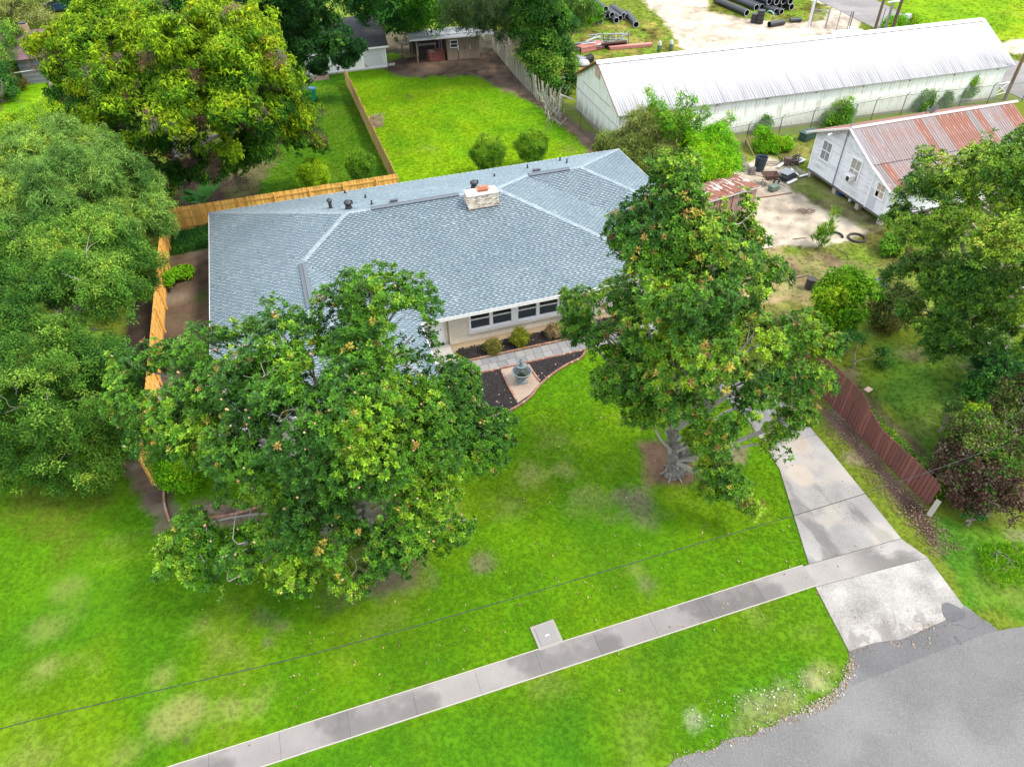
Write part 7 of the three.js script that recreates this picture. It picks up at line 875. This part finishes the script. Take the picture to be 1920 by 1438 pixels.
{
  const p = at(113, 20), t = thing('parked_car', 'dark blue car parked among scrub at the top left', 'car', [p.x, 0, p.z], 0.1), bl = mat([0.015, 0.045, 0.11], 0.25, { metalness: 0.2 });
  const side = new THREE.Shape(); side.moveTo(-2.2, 0.35); side.lineTo(-2.25, 0.75); side.quadraticCurveTo(-2.1, 0.95, -1.3, 1.0); side.lineTo(-0.6, 1.02); side.lineTo(1.6, 1.05); side.quadraticCurveTo(2.2, 1.0, 2.25, 0.7); side.lineTo(2.2, 0.35); side.lineTo(-2.2, 0.35);
  mesh('body', new THREE.ExtrudeGeometry(side, { depth: 1.64, bevelEnabled: true, bevelSize: 0.06, bevelThickness: 0.08, bevelSegments: 3 }).translate(0, 0, -0.82), bl, t);
  const cab = new THREE.Shape(); cab.moveTo(-1.25, 1.02); cab.quadraticCurveTo(-0.6, 1.5, -0.1, 1.52); cab.lineTo(0.9, 1.5); cab.quadraticCurveTo(1.5, 1.4, 1.8, 1.05); mesh('windows', new THREE.ExtrudeGeometry(cab, { depth: 1.44, bevelEnabled: true, bevelSize: 0.03, bevelThickness: 0.06, bevelSegments: 2 }).translate(0, 0, -0.72), M.glass, t); mesh('roof_panel', rbox(1.5, 0.06, 1.4, 0.025, 0.45, 1.55, 0), mat([0.12, 0.18, 0.25], 0.25), t); mesh('pillar', [0.75, -0.75].map(z => box(0.09, 0.5, 0.05, 0.4, 1.28, z * 1.05)), bl, t);
  for (const [x, z] of [[-1.4, 0.86], [1.4, 0.86], [-1.4, -0.86], [1.4, -0.86]]) { const w = mesh('wheel', new THREE.CylinderGeometry(0.34, 0.34, 0.22, 20).rotateX(Math.PI / 2).translate(x, 0.34, z), M.black, t); mesh('rim', new THREE.CylinderGeometry(0.21, 0.21, 0.235, 14).rotateX(Math.PI / 2).translate(x, 0.34, z), M.steel, w); } for (const z of [0.6, -0.6]) mesh('headlight', rbox(0.06, 0.14, 0.35, 0.02, -2.28, 0.78, z), M.white, t);
}
// ---------------------------------------------------------------- grass and litter
{
  const pav = [P.drive, P.cross, P.apron, P.side, P.road, P.back, lowerBed], r = rng(200), L = [], flatPos = [[6, 18.6, -31.5, -28.2]], houseBoxes = [[-5.4, 3.6, -46.1, -26.1], [3.6, 18.6, -46.1, -31.3], [18, 22.5, -46.1, -37], [25.7, 64, -62.5, -50.5], [37.7, 51.2, -42.9, -34.4], [4.4, 6.3, -33, -29]];
  const regions = [[-24, 24, -34, -3, 165000, 0.7], [-12, 24, -80, -47, 60000, 1.05], [24, 40, -34, -4, 18000, 1.0], [24, 45, -50, -30, 12000, 1.2], [34, 72, -96, -66, 12000, 2.2], [66, 110, -100, -52, 9000, 2.4], [-45, -9, -95, -34, 9000, 2]];
  for (const [x0, x1, z0, z1, n, s] of regions) for (let i = 0; i < n; i++) {
    const x = mix(x0, x1, r()), z = mix(z0, z1, r()); if (houseBoxes.some(b => x > b[0] && x < b[1] && z > b[2] && z < b[3]) || (x > 6 && x < 18.6 && z > -31.5 && z < -28.2)) continue; if (pav.some(q => inPoly(x, z, q))) continue;
    const [c, g] = groundAt(x, z); if (r() > g) continue; const k = 1.0 + r() * 0.3; L.push([x, z, s * (0.6 + r() * 0.7), [c[0] * k, c[1] * k, c[2] * k]]);
  }
  const pos = [], rr = rng(9); for (let i = 0; i < 8; i++) { const a = rr() * 6.28, h = 0.025 + rr() * 0.04, l = 0.05 + rr() * 0.09, bx = (rr() - 0.5) * 0.12, bz = (rr() - 0.5) * 0.12, w = 0.012; pos.push(bx - Math.sin(a) * w, -0.02, bz + Math.cos(a) * w, bx + Math.sin(a) * w, -0.02, bz - Math.cos(a) * w, bx + Math.cos(a) * l, h, bz + Math.sin(a) * l); }
  const g = new THREE.BufferGeometry(); g.setAttribute('position', new THREE.Float32BufferAttribute(pos, 3)); g.computeVertexNormals();
  const im = new THREE.InstancedMesh(g, new THREE.MeshPhysicalMaterial({ roughness: 0.9, specularIntensity: 0.2, side: THREE.DoubleSide }), L.length); L.forEach(([x, z, s, c], i) => { _q.setFromAxisAngle(UP, r() * 6.28); im.setMatrixAt(i, new THREE.Matrix4().compose(V(x, 0, z), _q, V(s, s, s))); im.setColorAt(i, _c.setRGB(c[0], c[1], c[2])); });
  tag(im, 'mown grass tufts covering the lawns and yards', 'grass'); im.name = 'grass'; im.userData.kind = 'stuff'; im.receiveShadow = true; scene.add(im);
  // fallen magnolia leaves
  const F = [], t1 = at(688, 990), t2 = at(1262, 888); while (F.length < 800) { const k = r(), c = k < 0.4 ? t1 : k < 0.8 ? t2 : null, a = r() * 6.28, d = 8 * Math.sqrt(r()), x = c ? c.x + Math.cos(a) * d : mix(-8, 20, r()), z = c ? c.z + Math.sin(a) * d : mix(-29, -10, r()); if (z < -28.2 || [P.road, P.apron].some(q => inPoly(x, z, q))) continue; F.push([x, z]); }
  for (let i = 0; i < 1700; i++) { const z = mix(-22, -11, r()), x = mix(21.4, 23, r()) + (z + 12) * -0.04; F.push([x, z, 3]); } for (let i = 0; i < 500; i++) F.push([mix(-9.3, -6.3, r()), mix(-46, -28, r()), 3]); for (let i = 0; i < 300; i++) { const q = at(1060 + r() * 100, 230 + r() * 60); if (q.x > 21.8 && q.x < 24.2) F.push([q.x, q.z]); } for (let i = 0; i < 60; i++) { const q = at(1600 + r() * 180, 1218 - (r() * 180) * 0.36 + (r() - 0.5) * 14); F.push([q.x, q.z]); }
  for (let i = 0; i < 170; i++) { const k = r(); if (k < 0.6) F.push([mix(-6, 4.2, r()), mix(-33, -26.5, r()), 1]); else F.push([mix(14, 19.3, r()), mix(-33.5, -30.5, r() * r()), 2]); }
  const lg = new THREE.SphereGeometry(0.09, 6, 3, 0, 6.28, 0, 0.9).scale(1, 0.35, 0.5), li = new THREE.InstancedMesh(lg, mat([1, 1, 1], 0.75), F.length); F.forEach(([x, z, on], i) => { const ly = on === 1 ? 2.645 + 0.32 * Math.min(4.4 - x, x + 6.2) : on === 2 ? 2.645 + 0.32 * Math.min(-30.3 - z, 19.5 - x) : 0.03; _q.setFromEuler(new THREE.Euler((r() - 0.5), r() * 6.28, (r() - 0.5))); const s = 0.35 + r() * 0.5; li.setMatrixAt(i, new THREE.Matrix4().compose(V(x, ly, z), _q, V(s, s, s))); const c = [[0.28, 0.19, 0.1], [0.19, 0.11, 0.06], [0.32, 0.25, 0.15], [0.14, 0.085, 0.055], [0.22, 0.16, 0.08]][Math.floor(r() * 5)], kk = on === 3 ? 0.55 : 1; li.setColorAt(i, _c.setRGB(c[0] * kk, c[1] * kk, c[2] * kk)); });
  tag(li, 'dry fallen magnolia leaves scattered over the front lawn and driveway edge', 'leaves'); li.name = 'fallen_leaves'; li.userData.kind = 'stuff'; scene.add(li);
}
{ // pale gravel and grit where the lawn meets the street
  const r = rng(301), L = [], edge = [[1240, 1438], [1378, 1387], [1511, 1334], [1559, 1312], [1585, 1280], [1601, 1240]].map(q => at(...q)), strip = [[1290, 1355], [1390, 1328], [1480, 1300], [1560, 1262]].map(q => at(...q)), ap = [[1592, 1222], [1640, 1206], [1690, 1200], [1770, 1165], [1808, 1138], [1872, 1181]].map(q => at(...q));
  const run = (pts, n, w, c) => { for (let i = 0; i < n; i++) { const k = Math.floor(r() * (pts.length - 1)), q = pts[k].clone().lerp(pts[k + 1], r()), clump = noise3(q.x * 0.9, 3, q.z * 0.9); if (clump < 0.2 + 0.6 * r()) continue; L.push([q.x + (r() + r() - 1) * w, q.z + (r() + r() - 1) * w, c]); } };
  run(edge, 2400, 0.25, 0); run(strip, 380, 0.6, 1); run(ap, 900, 0.22, 2);
  const g = new THREE.IcosahedronGeometry(0.035, 0).scale(1, 0.5, 0.8), im = new THREE.InstancedMesh(g, mat([1, 1, 1], 0.9), L.length), cs = [[[0.3, 0.25, 0.19], [0.22, 0.16, 0.1], [0.38, 0.35, 0.3]], [[0.42, 0.4, 0.33], [0.3, 0.29, 0.2], [0.52, 0.5, 0.45]], [[0.2, 0.13, 0.08], [0.3, 0.24, 0.17], [0.12, 0.1, 0.08]]];
  L.forEach(([x, z, c], i) => { const s = 0.35 + r() * r() * 1.2; _q.setFromEuler(new THREE.Euler(r() * 6, r() * 6, r() * 6)); im.setMatrixAt(i, new THREE.Matrix4().compose(V(x, 0.035, z), _q, V(s, s * 0.7, s))); im.setColorAt(i, _c.setRGB(...cs[c][Math.floor(r() * 3)])); });
  tag(im, 'pale gravel and grit scattered along the edge of the street', 'gravel'); im.name = 'gravel_chips'; im.userData.kind = 'stuff'; scene.add(im);
}
renderer.render(scene, camera);
